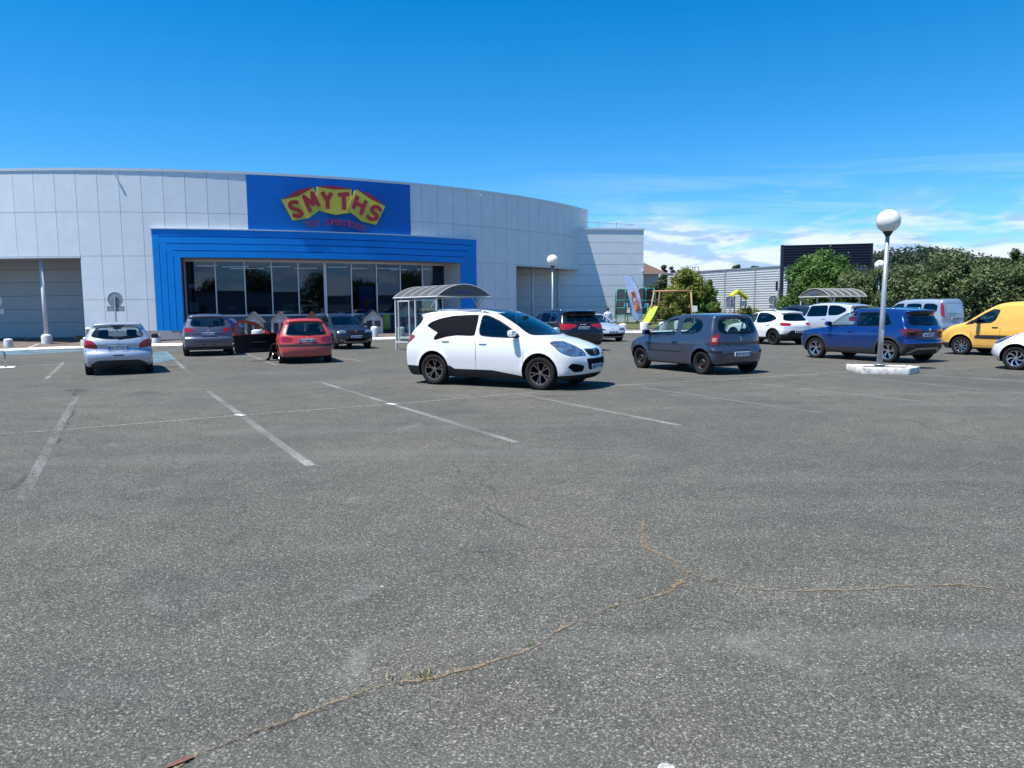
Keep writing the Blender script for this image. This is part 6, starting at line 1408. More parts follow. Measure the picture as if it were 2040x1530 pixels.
# playhouses standing in front of the windows
def playhouse(px, d, w, h, wall, roof, lab, yaw=0., shutters=None, dp=1.2):
    c = at(px, 650, d); t = thing('playhouse', (c[0], d, .12+float(zg(c[0], d))), yaw, lab, 'playhouse', 'garden playhouses lined up outside the shop window'); e = h*.68
    b = MB(); b.box((0, 0, e/2), (w, dp, e)); b.prism([(-w/2, -dp/2, e), (w/2, -dp/2, e), (0, -dp/2, h-.03)], (0, dp, 0)); b.build('wall', simple('playhouse_'+wall[0], wall[1], .7), t)
    for s in (-1, 1):
        b = MB(); V = [(0, -dp/2-.14, h+.02), (s*(w/2+.14), -dp/2-.14, e-.14), (s*(w/2+.14), dp/2+.14, e-.14), (0, dp/2+.14, h+.02)]; V2 = [(x, y, z-.05) for x, y, z in V]
        b.add(V+V2, [(0, 1, 2, 3), (7, 6, 5, 4), (0, 4, 5, 1), (1, 5, 6, 2), (2, 6, 7, 3), (3, 7, 4, 0)]); b.build('roof', simple('playroof_'+roof[0], roof[1], .8), t)
    b = MB(); b.box((-w*.20, -dp/2-.012, e*.42), (w*.28, .03, e*.78)); b.build('door', simple('play_dark', (.03, .035, .045), .6), t)
    b = MB(); b.box((w*.22, -dp/2-.01, e*.62), (w*.30, .03, e*.36)); b.build('window', simple('play_window', (.05, .06, .08), .3), t)
    for sx in ((w*.03, w*.41) if shutters else ()): b = MB(); b.box((sx, -dp/2-.03, e*.66), (w*.09, .03, e*.42)); b.build('shutter', simple('shutter_red', shutters, .6), t)
    b = MB(); b.box((-w*.02, -dp/2-.03, e*.95), (w*.2, .01, w*.14)); b.build('price_card', simple('pale_card', (.6, .68, .8), .6), t)
BEI = ('beige', (.55, .50, .42)); GRY = ('grey', (.12, .12, .14))
playhouse(507, 46.3, 1.0, 1.55, BEI, GRY, 'beige playhouse with grey roof seen over the open red door', .2); playhouse(559, 47.0, 1.0, 1.55, BEI, GRY, 'beige playhouse with grey roof left of the red hatchback roof', .2)
playhouse(741, 51.3, 1.3, 1.62, ('cream', (.60, .55, .46)), ('dull', (.14, .12, .13)), 'cream playhouse with dark roof to the right of the black hatchback', .35); playhouse(808, 53.0, 1.5, 2.0, ('ivory', (.55, .52, .47)), ('brownish', (.16, .12, .11)), 'tall ivory playhouse with red shutters behind the trolley shelter', .35, (.35, .03, .03))
playhouse(622, 49, 1.0, 1.55, ('tan', (.30, .22, .16)), ('red', (.40, .04, .035)), 'playhouse with red roof behind the black hatchback', .25)
playhouse(460, 45.6, 1.1, 1.2, ('blue', (.03, .10, .35)), ('navy', (.03, .07, .25)), 'low blue playhouse between the mauve SUV and the red door', .2)
# lime slide panel beside cream playhouse
c = at(770, 640, 52.2); b = MB(); b.box((0, 0, .8), (.5, .08, 1.1), 0, None, .03); b.box((-.5, .1, .45), (1.6, .5, .06)); o = b.build('play_table', simple('lime_plastic', (.30, .40, .08), .5)); o.location = (c[0], c[1], .12); tag(o, 'lime and dark play table right of the cream playhouse', 'toy')

# trampoline with green poles and net
TEAL = simple('teal_pole', (.03, .33, .26), .4); 
def netmat():
    m, nt, b, o = newmat('black_net'); nt.nodes.remove(b); d = nt.nodes.new('ShaderNodeBsdfDiffuse'); d.inputs[0].default_value = (.02, .025, .03, 1); t = nt.nodes.new('ShaderNodeBsdfTransparent'); mx = nt.nodes.new('ShaderNodeMixShader'); mx.inputs[0].default_value = .62
    lk(nt, t.outputs[0], mx.inputs[1]); lk(nt, d.outputs[0], mx.inputs[2]); lk(nt, mx.outputs[0], o.inputs[0]); return m
NET = netmat()
def trampoline(px, d, r, lab, zr=.72, zt=2.8, z0=.42):
    c = at(px, 640, d); t = thing('trampoline', (c[0], d, z0), 0, lab, 'trampoline', 'trampolines on the verge'); n = 6
    b = MB(); b.lathe([(r*.86, zr-.03), (r*.86, zr), (r, zr+.01), (r, zr-.06), (r*.86, zr-.06)], 40); b.build('rim_pad', TEAL, t, True)
    b = MB(); b.lathe([(r*.86, zr-.03), (0, zr-.04)], 40); b.build('mat', BLACKP, t)
    b = MB(); b.lathe([(r*.90, zr), (r*.80, zt-.3), (r*.74, zt)], 36); b.build('net', NET, t, True)
    for k in range(n):
        a = 2*math.pi*(k+.25)/n; cx_, cy_ = math.cos(a), math.sin(a); b = MB(); b.tube([(r*cx_, r*cy_, 0), (r*cx_, r*cy_, zt-.42), (r*.95*cx_, r*.95*cy_, zt-.15), (r*.76*cx_, r*.76*cy_, zt)], .035, 8); b.build('pole', TEAL, t, True)
    b = MB(); b.lathe([(r*1.0, 1.9), (r*1.01, 1.93), (r*1.0, 1.96)], 36); b.lathe([(r*.76, zt), (r*.78, zt+.03), (r*.76, zt+.05)], 36); b.lathe([(r*1.0, 1.30), (r*1.01, 1.32), (r*1.0, 1.34)], 36); b.build('hoop', TEAL, t)
    b = MB(); b.box((-r*.18, -r*.93, 1.55), (.32, .02, .32)); b.build('price_card', simple('blue_card', (.25, .5, .85), .5), t); b = MB(); b.box((.02, -r*.95, 1.12), (.26, .02, .42)); b.build('notice', simple('white_card', (.75, .78, .8), .5), t)
trampoline(1248, 61.5, 1.0, 'trampoline with teal poles and dark net at the end of the warehouse wall'); trampoline(1288, 64.5, .85, 'second trampoline with teal poles behind the feather flag', .72, 2.95)
# feather flag
d = 59.5; fl = [(1243, 549), (1250, 548.6), (1257, 550), (1264, 557), (1270, 572), (1275, 592), (1278, 615), (1279, 636), (1270, 639), (1262, 637), (1258, 622), (1254, 603), (1250, 583), (1246, 565)]
c = at(1277, 655, d); t = thing('feather_flag', (c[0], d, .13), 0, 'tall white feather flag with an orange and yellow logo running up it', 'flag')
V = [at(x, y, d)-np.array([c[0], d, .13]) for x, y in fl]; V = [(v[0], .10*math.sin(v[2]*2.2), v[2]) for v in V]
b = MB(); b.prism(V, (0, .012, 0)); b.build('flag_cloth', simple('flag_cloth', (.40, .52, .76), .7, noise=.12, nscale=1.5), t)
pp = [at(x, y, d)-np.array([c[0], d, .13]) for x, y in ((1279, 652), (1279.5, 636), (1278.5, 615), (1275.5, 592), (1270.5, 572), (1264.5, 556.5), (1257, 549.3), (1243, 548.6))]; b = MB(); b.tube([(p[0], .02+.10*math.sin(p[2]*2.2), p[2]) for p in pp], .018, 6); b.build('flag_pole', GALV, t, True)
b = MB()
for k, ch in enumerate('SMYTHS'):
    x, y = 1256.5+k*2.6, 577+k*8; v = at(x+2, y, d)-np.array([c[0], d, .13]); Vt, Ft = text_geo(ch, .46, .006, .012); b.add(Vt, Ft, 0, frame((v[0], -.13+.0, v[2]), (.25, 0, -1), (1, 0, .25), (0, -1, 0)) if False else frame((v[0], .10*math.sin(v[2]*2.2)-.02, v[2]), (.30, 0, -.95), (.95, 0, .30), (0, -1, 0)))
b.build('lettering', simple('flag_red', (.55, .10, .05), .6), t)
b = MB()
V = [at(x, y, d)-np.array([c[0], d, .13]) for x, y in ((1253, 577), (1259, 570), (1267, 590), (1272, 612), (1271, 626), (1265, 618), (1258, 596))]
b.prism([(v[0], .10*math.sin(v[2]*2.2)-.008, v[2]) for v in V], (0, .006, 0)); b.build('logo_patch', simple('flag_orange', (.62, .33, .12), .6), t)
b = MB(); b.box((0, 0, .05), (.9, .9, .1), 0, None, .03); b.build('flag_foot', BLACKP, t)
# swing set with lime slide
WOOD = simple('tan_wood', (.42, .24, .13), .7, noise=.25, nscale=5); LIME = simple('lime_slide', (.50, .62, .07), .35)
d = 60.5; c = at(1340, 640, d); t = thing('swing_set', (c[0], d, .38), 0, 'wooden swing frame with a lime green slide on its left end', 'swing set')
def L3(px, py, dy=0.): v = at(px, py, d+dy); return (v[0]-c[0], dy, v[2]-.38)
b = MB(); b.tube([L3(1299, 580.5), L3(1380, 579.5)], .075, 8); b.build('beam', WOOD, t, True)
for (xa, xb, dy) in ((1303, 1291, -.9), (1314, 1306, .6), (1376.5, 1381, -.9), (1376, 1378, .9)):
    b = MB(); top_ = L3(xa, 581); bot = L3(xb, 640, dy); b.tube([top_, (bot[0], dy, 0)], .07, 8); b.build('leg', WOOD, t, True)
b = MB(); 
for k in range(5): p = L3(1306, 600+k*8); b.box((p[0]+.35, .3, p[2]), (1.2, .07, .05))
p = L3(1302, 612); b.box((p[0]+.45, .2, p[2]), (1.0, 1.0, .05)); b.build('ladder', WOOD, t)
top_ = Vector(L3(1304, 610, -.3)); bot = Vector(L3(1283, 648, -2.0)); bot.z = max(bot.z, -.15); mid = top_*.45+bot*.55+Vector((0, 0, -.12)); b = MB()
pts = [top_, top_*.7+mid*.3+Vector((0, 0, -.02)), mid, bot+Vector((0, 0, .02)), bot+(bot-mid).normalized()*.3]; V = []; F = []
sd_ = (bot-top_).cross(Vector((0, 0, 1))).normalized()*.33; sd_ = Vector((.36, .05, 0))
for i, p in enumerate(pts):
    for o_, z in ((-1, .14), (-1, 0), (1, 0), (1, .14)): V.append(p+sd_*o_+Vector((0, 0, z)))
    if i: F += [((i-1)*4+k, (i-1)*4+k+1, i*4+k+1, i*4+k) for k in range(3)]
b.add(V, F); b.build('slide', LIME, t)
for px_ in (1335, 1352, 1362):
    b = MB(); p = L3(px_, 581); 
    for s in (-.22, .22): b.tube([(p[0]+s, 0, p[2]), (p[0]+s, 0, .55)], .012, 5)
    b.box((p[0], 0, .54), (.5, .2, .04)); b.build('swing', BLACKP, t)
p = L3(1378, 615); b = MB(); b.box((p[0], -1.0, p[2]), (.40, .03, .48)); b.box((p[0], -.98, p[2]-.6), (.04, .03, 1.0)); b.build('price_card', simple('white_card', (.75, .78, .8), .5), t)
# play tower with yellow roof
d = 63; c = at(1471, 640, d); t = thing('play_tower', (c[0], d, .4), 0, 'small play tower with a bright yellow pitched roof before the ribbed hall', 'play tower')
for s, (xe, ye) in ((-1, (1456, 588)), (1, (1487, 592))):
    v0 = at(1468, 577.5, d)-np.array([c[0], d, .4]); v1 = at(xe, ye, d)-np.array([c[0], d, .4]); b = MB(); V = [(v0[0], -.6, v0[2]), (v1[0], -.6, v1[2]), (v1[0], .6, v1[2]), (v0[0], .6, v0[2])]; b.add(V+[(x, y, z-.14) for x, y, z in V], [(0, 1, 2, 3), (7, 6, 5, 4), (0, 4, 5, 1), (1, 5, 6, 2), (2, 6, 7, 3), (3, 7, 4, 0)]); b.build('roof', simple('yellow_roof', (.62, .62, .02), .5), t)
for px_ in (1460, 1475, 1482):
    b = MB(); v = at(px_, 590, d); b.tube([(v[0]-c[0], -.5+.3*(px_ == 1475), 0), (v[0]-c[0], -.5+.3*(px_ == 1475), v[2]-.4)], .05, 6); b.build('post', simple('dark_wood', (.07, .05, .04), .8), t)
v = at(1477, 604, d); b = MB(); b.box((v[0]-c[0], -.55, v[2]-.4), (.6, .05, .4)); b.build('panel', simple('blue_grey_board', (.15, .20, .25), .6), t); v = at(1469, 622, d); b = MB(); b.box((v[0]-c[0], 0, v[2]-.4), (1.3, 1., .08)); b.build('platform', WOOD, t)

# ------------------------------------------------------------------ ribbed hall, black louvred board, house
def ribbed(b, A, B, z0, z1, per, dep, mi=0):
    A = np.array(A[:2]); B = np.array(B[:2]); t = (B-A)/np.linalg.norm(B-A); n = np.array([t[1], -t[0]]); n = n*np.sign(-(n@A)); k = int((z1-z0)/per); V = []; F = []; prof = []
    for i in range(k): z = z0+i*(z1-z0)/k; p = (z1-z0)/k; prof += [(0, z), (0, z+p*.50), (dep, z+p*.62), (dep, z+p*.9)]
    prof.append((0, z1))
    for o_, z in prof:
        for q in (A, B): V.append((q[0]+n[0]*o_, q[1]+n[1]*o_, z))
    for i in range(len(prof)-1): F.append((2*i, 2*i+1, 2*i+3, 2*i+2))
    b.add(V, F, mi)
RIB = simple('ribbed_steel', (.66, .68, .70), .45, .0, noise=.05); NAVY = simple('black_louvre', (.012, .012, .03), .5)
hA = at(1330, 600, 79); hB = at(1568, 600, 66.0); zH = float(at(1540, 533, 67.2)[2])
t = thing('ribbed_hall', (0, 0, 0), 0, 'long hall clad in pale horizontally ribbed steel behind the shrubs', 'building')
b = MB(); ribbed(b, hA, hB, .2, zH, .21, .08); b.build('wall', RIB, t)
dr = (hB-hA); 
for u in (.32, .52, .76):
    p = hA+dr*u; b = MB(); b.box((p[0], p[1]-.12, zH/2), (.14, .14, zH)); b.build('cover_strip', simple('strip_grey', (.30, .32, .35), .5), t)
b = MB(); nrm = np.array([dr[1], -dr[0], 0])/np.linalg.norm(dr[:2]); nrm = -nrm if nrm[1] > 0 else nrm
V = [hA+nrm*.12, hB+nrm*.12, hB-nrm*18, hA-nrm*18]; b.add([(v[0], v[1], zH) for v in V]+[(v[0], v[1], zH+.14) for v in V], [(3, 2, 1, 0), (4, 5, 6, 7), (0, 1, 5, 4), (1, 2, 6, 5)]); b.build('roof', simple('roof_edge', (.20, .23, .27), .5), t)
b = MB(); b.box((at(1545, 570, 66.8)[0], 66.5, at(1545, 570, 66.8)[2]), (.16, .12, .8)); b.build('vent_pipe', NAVY, t)
q = at(1381, 546, 81); t = thing('roof_frame', (q[0], 81, zH-.1), 0, 'open black steel frame standing on the hall roof', 'steel frame'); W2 = 1.15/2*1.0; hh = .95
for x in (-.57, -.05, .17, .57): b = MB(); b.box((x, 0, hh/2), (.05 if abs(x) > .3 else .07, .05, hh)); b.build('upright', NAVY, t)
for z in (hh, hh*.45): b = MB(); b.box((0, .03, z), (1.2 if z == hh else .75, .05, .05)); b.build('crossbar', NAVY, t)
# black louvred board on posts
q0 = at(1556, 600, 62); q1 = at(1731, 600, 60.6); za = float(at(1600, 487.5, 61.5)[2]); zb_ = float(at(1600, 530, 61.5)[2]); t = thing('louvred_board', (q0[0], q0[1], 0), 0, 'large black louvred screen raised above the round green tree', 'screen'); off = np.array([q0[0], q0[1], 0])
b = MB(); ribbed(b, q0, q1, zb_, za, .21, .08); b.V = [tuple(np.array(v)-off) for v in b.V]; b.build('louvres', NAVY, t)
b = MB(); m_ = (q0+q1)/2-off; L0 = np.linalg.norm((q1-q0)[:2]); an = math.atan2((q1-q0)[1], (q1-q0)[0]); Mx = Matrix.Translation((m_[0], m_[1]+.2, (za+zb_)/2)) @ Matrix.Rotation(an, 4, 'Z'); b.box((0, 0, 0), (L0, .3, za-zb_), 0, Mx); b.build('backing', NAVY, t)
b = MB(); b.box((0, 0, za/2), (.22, .3, za+.05)); b.build('post', simple('dark_blue_post', (.015, .017, .045), .5), t); b = MB(); b.box((L0-.1, -1.3, za/2), (.22, .3, za)); b.build('post', NAVY, t)
# dark rendered annexe below the board
r0 = at(1568, 600, 65.2); r1 = at(1680, 600, 63.5); t = thing('dark_annexe', (r0[0], r0[1], 0), 0, 'dark ribbed annexe hidden mostly by the round green tree', 'building'); off = np.array([r0[0], r0[1], 0])
b = MB(); ribbed(b, r0, r1, .1, zb_-.1, .3, .1); b.V = [tuple(np.array(v)-off) for v in b.V]; b.build('wall', simple('annexe_navy', (.02, .025, .05), .5), t)
b = MB(); b.box(((r1-r0)[0]/2, 4, zb_-.05), ((r1-r0)[0], 8.6, .1)); b.build('roof', NAVY, t)
# house
d = 96; c = at(1276, 600, d); ez = float(at(1310, 544, d)[2]); rz_ = float(at(1287, 523, d)[2]); t = thing('house', (c[0], d, 0), .12, 'beige house with brown tiled hip roof behind the warehouse corner', 'house')
wx = 3.4; b = MB(); b.box((-.6, 4, ez/2), (2*wx-.8, 8, ez)); b.build('wall', simple('beige_render', (.60, .50, .42), .85, noise=.08), t)
def tiles():
    m, nt, b, o = newmat('brown_tiles'); tc = nt.nodes.new('ShaderNodeTexCoord'); w = N(nt, 'ShaderNodeTexWave', i_Scale=2.2, i_Distortion=.4, i_Detail=1.0); w.bands_direction = 'X'; lk(nt, tc.outputs['Object'], w.inputs['Vector'])
    w2 = N(nt, 'ShaderNodeTexWave', i_Scale=1.3, i_Distortion=.2); w2.bands_direction = 'Z'; lk(nt, tc.outputs['Object'], w2.inputs['Vector']); n = N(nt, 'ShaderNodeTexNoise', i_Scale=5.); lk(nt, tc.outputs['Object'], n.inputs['Vector'])
    c = mix(nt, mth(nt, 'MULTIPLY', w.outputs[1], .6), (.20, .105, .075), (.08, .045, .035)); c = mix(nt, mth(nt, 'MULTIPLY', n.outputs[0], .6), c, (.16, .12, .10)); lk(nt, c, b.inputs['Base Color']); b.inputs['Roughness'].default_value = .8
    bp = N(nt, 'ShaderNodeBump', i_Strength=.8, i_Distance=.06); lk(nt, mth(nt, 'ADD', w.outputs[1], mth(nt, 'MULTIPLY', w2.outputs[1], .5)), bp.inputs['Height']); lk(nt, bp.outputs[0], b.inputs['Normal']); return m
b = MB(); e_ = .35; E0 = [(-wx-1.2, -e_, ez), (wx, -e_, ez), (wx, 8+e_, ez), (-wx-1.2, 8+e_, ez)]; r_0 = (-wx+1.8, 4, rz_+.9); r_1 = (.0, 4, rz_+.9); b.add(E0+[r_0, r_1], [(0, 1, 5, 4), (1, 2, 5), (2, 3, 4, 5), (3, 0, 4), (3, 2, 1, 0)]); b.build('roof', tiles(), t)
b = MB(); b.box((-.6, -e_-.03, ez-.06), (2*wx+1.3, .12, .14)); b.build('gutter', simple('gutter_beige', (.45, .38, .30), .6), t)

# ------------------------------------------------------------------ plants
def leafmat(name, c0, c1, c2=None):
    if name in MATS: return MATS[name]
    m, nt, b, o = newmat(name); g = nt.nodes.new('ShaderNodeNewGeometry'); tc = nt.nodes.new('ShaderNodeTexCoord')
    n = N(nt, 'ShaderNodeTexNoise', i_Scale=.9, i_Detail=3.); lk(nt, tc.outputs['Object'], n.inputs['Vector'])
    f = mth(nt, 'ADD', mth(nt, 'MULTIPLY', g.outputs['Random Per Island'], .6), mth(nt, 'MULTIPLY', n.outputs[0], .5), True)
    c = ramp(nt, f, [(.15, c0), (.6, c1), (.95, c2 or c1)]); lk(nt, c, b.inputs['Base Color']); b.inputs['Roughness'].default_value = .55; b.inputs['Specular IOR Level'].default_value = .35
    tr = nt.nodes.new('ShaderNodeBsdfTranslucent'); lk(nt, c, tr.inputs[0]); mx = nt.nodes.new('ShaderNodeMixShader'); mx.inputs[0].default_value = .28
    lk(nt, b.outputs[0], mx.inputs[1]); lk(nt, tr.outputs[0], mx.inputs[2]); lk(nt, mx.outputs[0], o.inputs[0]); MATS[name] = m; return m
L_DARK = leafmat('dark_leaf', (.022, .045, .014), (.05, .085, .025), (.12, .15, .05)); L_MID = leafmat('mid_leaf', (.03, .08, .016), (.08, .17, .03), (.17, .28, .06))
L_YEL = leafmat('yellow_green_leaf', (.05, .09, .015), (.18, .22, .035), (.42, .42, .09)); L_HEDGE = leafmat('hedge_leaf', (.035, .062, .024), (.095, .15, .05), (.25, .27, .13)); L_FAR = leafmat('far_leaf', (.02, .04, .022), (.045, .07, .04))
BARK = simple('bark', (.09, .065, .045), .9, noise=.3, nscale=8)
def leaves(n, clumps, size, r):
    """leaf quads gathered in clumps; clumps: array (k,4) centre+radius"""
    k = len(clumps); pr = clumps[:, 3]**2; pr = pr/pr.sum(); ci = r.choice(k, n, p=pr); C = clumps[ci, :3]; R = clumps[ci, 3]
    d = r.normal(size=(n, 3)); d /= np.linalg.norm(d, axis=1)[:, None]; rad = R*(.55+.5*r.random(n)**.6)*(.85+.3*r.random(n)); P = C+d*rad[:, None]*np.array([1, 1, .85])
    nrm = d*.8+r.normal(size=(n, 3))*.55+np.array([0, 0, .45]); nrm /= np.linalg.norm(nrm, axis=1)[:, None]
    a = np.cross(nrm, r.normal(size=(n, 3))); a /= np.linalg.norm(a, axis=1)[:, None]; b = np.cross(nrm, a); s = size*(.55+.9*r.random(n))[:, None]
    V = np.empty((n, 4, 3)); V[:, 0] = P-a*s*.75; V[:, 1] = P+b*s*.36+nrm*s*.08; V[:, 2] = P+a*s*.75; V[:, 3] = P-b*s*.36+nrm*s*.08
    return V.reshape(-1, 3)
def quads_mesh(name, V, mat, parent):
    n = len(V)//4; me = bpy.data.meshes.new(name); me.vertices.add(len(V)); me.vertices.foreach_set('co', V.astype(np.float32).ravel()); me.loops.add(4*n); me.loops.foreach_set('vertex_index', np.arange(4*n, dtype=np.int32))
    me.polygons.add(n); me.polygons.foreach_set('loop_start', np.arange(0, 4*n, 4, dtype=np.int32)); me.polygons.foreach_set('loop_total', np.full(n, 4, dtype=np.int32)); me.materials.append(mat); me.update(calc_edges=True); me.validate()
    return link(bpy.data.objects.new(name, me), parent)
def plant(name, x, y, z0, rx, ry, zlo, zhi, nl, size, mat, label, cat='shrub', group=None, shape='round', kc=26, seed=0, trunk=.12, stems=1, outl=.24):
    r = np.random.default_rng(1000+seed); t = thing(name, (x, y, z0), 0, label, cat, group); H = zhi-zlo; cl = []
    for i in range(kc):
        u = r.random(); th = r.random()*6.283; 
        if shape == 'cone': fr = (1-u)**.8*.9+.06
        elif shape == 'hedge': fr = 1.0*(1-max(0, u-.72)*1.6)
        else: fr = math.sqrt(max(.04, 1-(2*u-1)**2*.95))
        rr = fr*(.62+.38*r.random()**.5); cr = outl*min(rx, H)*(.7+.7*r.random()); cl.append((math.cos(th)*rx*rr*.86, math.sin(th)*ry*rr*.86, zlo+u*(H-cr*.7)+cr*.2, cr))
    for i in range(kc//2): cl.append((r.normal()*rx*.25, r.normal()*ry*.25, zlo+H*(.25+.5*r.random()), min(rx, H)*.33))
    if shape != 'cone': cl.append((r.normal()*.1*rx, 0, zhi-min(rx, H)*.22, min(rx, H)*.24))
    else: cl.append((0, 0, zhi-.3, .22))
    cl = np.array(cl); V = leaves(nl, cl, size, r)
    # twigs poking out of the outline
    m = int(nl*.05); d = r.normal(size=(m, 3)); d[:, 2] = abs(d[:, 2])*.7; d /= np.linalg.norm(d, axis=1)[:, None]; ci = r.integers(0, len(cl), m); tw = cl[ci, :3]+d*cl[ci, 3:4]*(1.05+.35*r.random((m, 1)))
    V2 = leaves(m, np.c_[tw, np.full(m, size*.5)], size, r); quads_mesh('crown', np.vstack([V, V2]), mat, t)
    b = MB()
    for k in range(stems):
        ox = (k-(stems-1)/2)*rx*.35; b.tube([(ox*.4, 0, -.05), (ox*.7, .05, zlo+.3*H), (ox, -.05, zlo+.72*H)], [trunk, trunk*.7, trunk*.25], 8)
    b.build('trunk', BARK, t, True); b = MB()
    for k in range(6):
        a = k*1.05+seed; z = zlo+H*(.22+.08*k); b.tube([(0, 0, z-.3), (math.cos(a)*rx*.35, math.sin(a)*ry*.35, z+.1), (math.cos(a)*rx*.68, math.sin(a)*ry*.68, z+H*.14)], [trunk*.5, trunk*.3, trunk*.1], 6)
    b.build('limbs', BARK, t, True); return t
def zpx(px, py, d): return float(at(px, py, d)[2])
c = at(1634, 600, 52); plant('tree', c[0], 52, .2, 2.35, 2.2, .9, zpx(1640, 497, 52)-.2, 24000, .15, L_MID, 'round green tree in front of the black louvred screen', 'tree', None, 'round', 60, 1, .14)
c = at(1367, 600, 65); plant('shrub', c[0], 65, .4, 1.75, 1.6, .0, zpx(1367, 537, 65)-.4, 26000, .13, L_YEL, 'tall yellow-green shrub right behind the swing frame', 'shrub', 'shrubs before the ribbed hall', 'round', 60, 2, .08, 3)
c = at(1340, 600, 66.5); plant('shrub', c[0], 66.5, .4, 1.2, 1.2, .0, zpx(1340, 572, 66)-.4, 14000, .13, L_YEL, 'lower yellow-green shrub left of the tall one', 'shrub', 'shrubs before the ribbed hall', 'round', 40, 3, .07, 3)
c = at(1413, 600, 66); plant('conifer', c[0], 66, .4, .95, .95, .0, zpx(1413, 556, 66)-.4, 11000, .11, L_MID, 'narrow pointed shrub in front of the ribbed hall', 'shrub', 'shrubs before the ribbed hall', 'cone', 50, 4, .07)
c = at(1398, 600, 64.5); plant('shrub', c[0], 64.5, .4, 1.4, 1.2, .0, zpx(1398, 592, 64)-.4, 14000, .12, L_MID, 'dark green low shrub at the foot of the pointed one', 'shrub', 'shrubs before the ribbed hall', 'round', 40, 5, .07, 3)
c = at(1432, 600, 63.5); plant('shrub', c[0], 63.5, .4, .75, .7, .0, zpx(1432, 602, 63)-.4, 5000, .10, L_YEL, 'small leafy shrub right of the pointed one', 'shrub', 'shrubs before the ribbed hall', 'round', 14, 6, .05, 3)
c = at(1492, 600, 63); plant('shrub', c[0], 63, .4, 1.1, .7, .0, zpx(1492, 611, 63)-.4, 2600, .10, L_YEL, 'low weedy shrub under the ribbed hall by the play tower', 'shrub', 'shrubs before the ribbed hall', 'round', 14, 7, .04, 3)
c = at(1297, 600, 88); plant('ivy', c[0], 88, .2, 2.2, 1.0, .3, zpx(1297, 572, 88), 5000, .2, L_DARK, 'dark climbing shrub against the beige house wall', 'shrub', None, 'round', 22, 8, .08)
c = at(1322, 600, 90); plant('ivy', c[0], 90, .2, 1.5, 1.0, 1.0, zpx(1322, 553, 90), 2600, .2, L_DARK, 'thin climbing shrub at the right of the beige house', 'shrub', None, 'round', 16, 9, .08)
for i, (px, py, d, rx) in enumerate([(1322, 528, 120, 1.0), (1337, 531, 118, 1.5), (1352, 538, 118, 1.6)]):
    c = at(px, 600, d); plant('conifer', c[0], d, 0, rx, rx, 2, zpx(px, py, d), 2600, .3, L_DARK, ['thin pointed conifer top beyond the beige house', 'ragged conifer top right of the thin one', 'dark tree top behind the yellow-green shrub'][i], 'tree', 'far tree tops', 'cone', 20, 20+i, .1)
for i, (px, py, d, rx) in enumerate([(1470, 528, 140, 1.7), (1504, 530, 140, 1.4), (1449, 540, 140, .6)]):
    c = at(px, 600, d); plant('tree', c[0], d, 0, rx, rx, 5.5, zpx(px, py, d), 2600, .3, L_DARK, ['round tree top showing over the ribbed hall roof', 'smaller tree top over the hall roof, right of the round one', 'tiny tree top over the hall roof, left of the others'][i], 'tree', 'far tree tops', 'round', 14, 30+i, .1)
# tall hedge of separate bushes on the right
hb = [(1612, 52.5, 570, 2.4), (1668, 50, 560, 2.4), (1712, 48.5, 545, 2.4), (1752, 47.5, 538, 2.5), (1795, 46, 533, 2.6), (1842, 45, 528, 2.6), (1888, 44.5, 503, 2.7), (1935, 43.5, 516, 2.7), (1985, 42.5, 520, 2.7), (2040, 42, 533, 2.7), (2095, 41, 540, 2.6)]
hl = ['low bush of the hedge at the foot of the round tree', 'bush of the hedge behind the trolley shelter roof', 'bush of the hedge left of the small far lamp', 'bush of the hedge directly behind the small far lamp', 'bush of the hedge just right of the near lamp globe pole', 'bush of the hedge below the wooded hill', 'tallest bush of the hedge, above the high-roofed van', 'bush of the hedge right of the tallest one', 'bush of the hedge above the yellow van windscreen', 'bush of the hedge above the yellow van roof', 'last bush of the hedge, cut by the right edge']
for i, (px, d, py, rx) in enumerate(hb):
    c = at(px, 600, d); plant('hedge_bush', c[0], d, 0, rx, 2.0, .0, zpx(px, py, d), 22000, .125, L_HEDGE if i > 1 else L_MID, hl[i], 'hedge bush', 'bushes of the tall hedge', 'hedge', 40, 40+i, .09, 3, .2)
# wooded hill and far trees
hv = []; hf = []; na, nb = 40, 12
for i in range(na+1):
    for j in range(nb+1):
        x = 60+i*12; y = 330+j*25; px = 1020+FPX*x/y; z = 26*math.exp(-((x-225)/62)**2-((y-430)/90)**2)+8*math.exp(-((x-330)/120)**2-((y-450)/90)**2); hv.append((x, y, z-.5))
        if i and j: a = (i-1)*(nb+1)+j-1; hf.append((a, a+nb+1, a+nb+2, a+1))
tag(meshobj('hill', hv, hf, simple('hill_green', (.04, .06, .025), .9, noise=.3, nscale=.05), None, None, True), 'distant low hill', kind='structure')
r = np.random.default_rng(5); cl = []
while len(cl) < 900:
    x = r.uniform(90, 420); y = r.uniform(335, 470); z = 26*math.exp(-((x-225)/62)**2-((y-430)/90)**2)+8*math.exp(-((x-330)/120)**2-((y-450)/90)**2)
    if z > 3: cl.append((x, y, z+2.5, r.uniform(2.5, 4.8)))
o = quads_mesh('far_wood', leaves(42000, np.array(cl), 1.25, r), L_FAR, None); tag(o, 'dark wooded slope on the skyline behind the hedge', 'woods', None, 'stuff')
for i, (px, py, d, rx) in enumerate([(1990, 515, 115, 2.4), (2024, 496, 112, 2.4), (2060, 505, 110, 3.0)]):
    c = at(px, 600, d); plant('tree', c[0], d, 0, rx, rx, 3, zpx(px, py, d), 5000, .3, L_DARK, ['low blue-green tree beyond the hedge at the right', 'airy tall tree beyond the hedge near the right edge', 'dark tree beyond the hedge cut by the right edge'][i], 'tree', 'far trees on the right', 'round', 20, 60+i, .14)
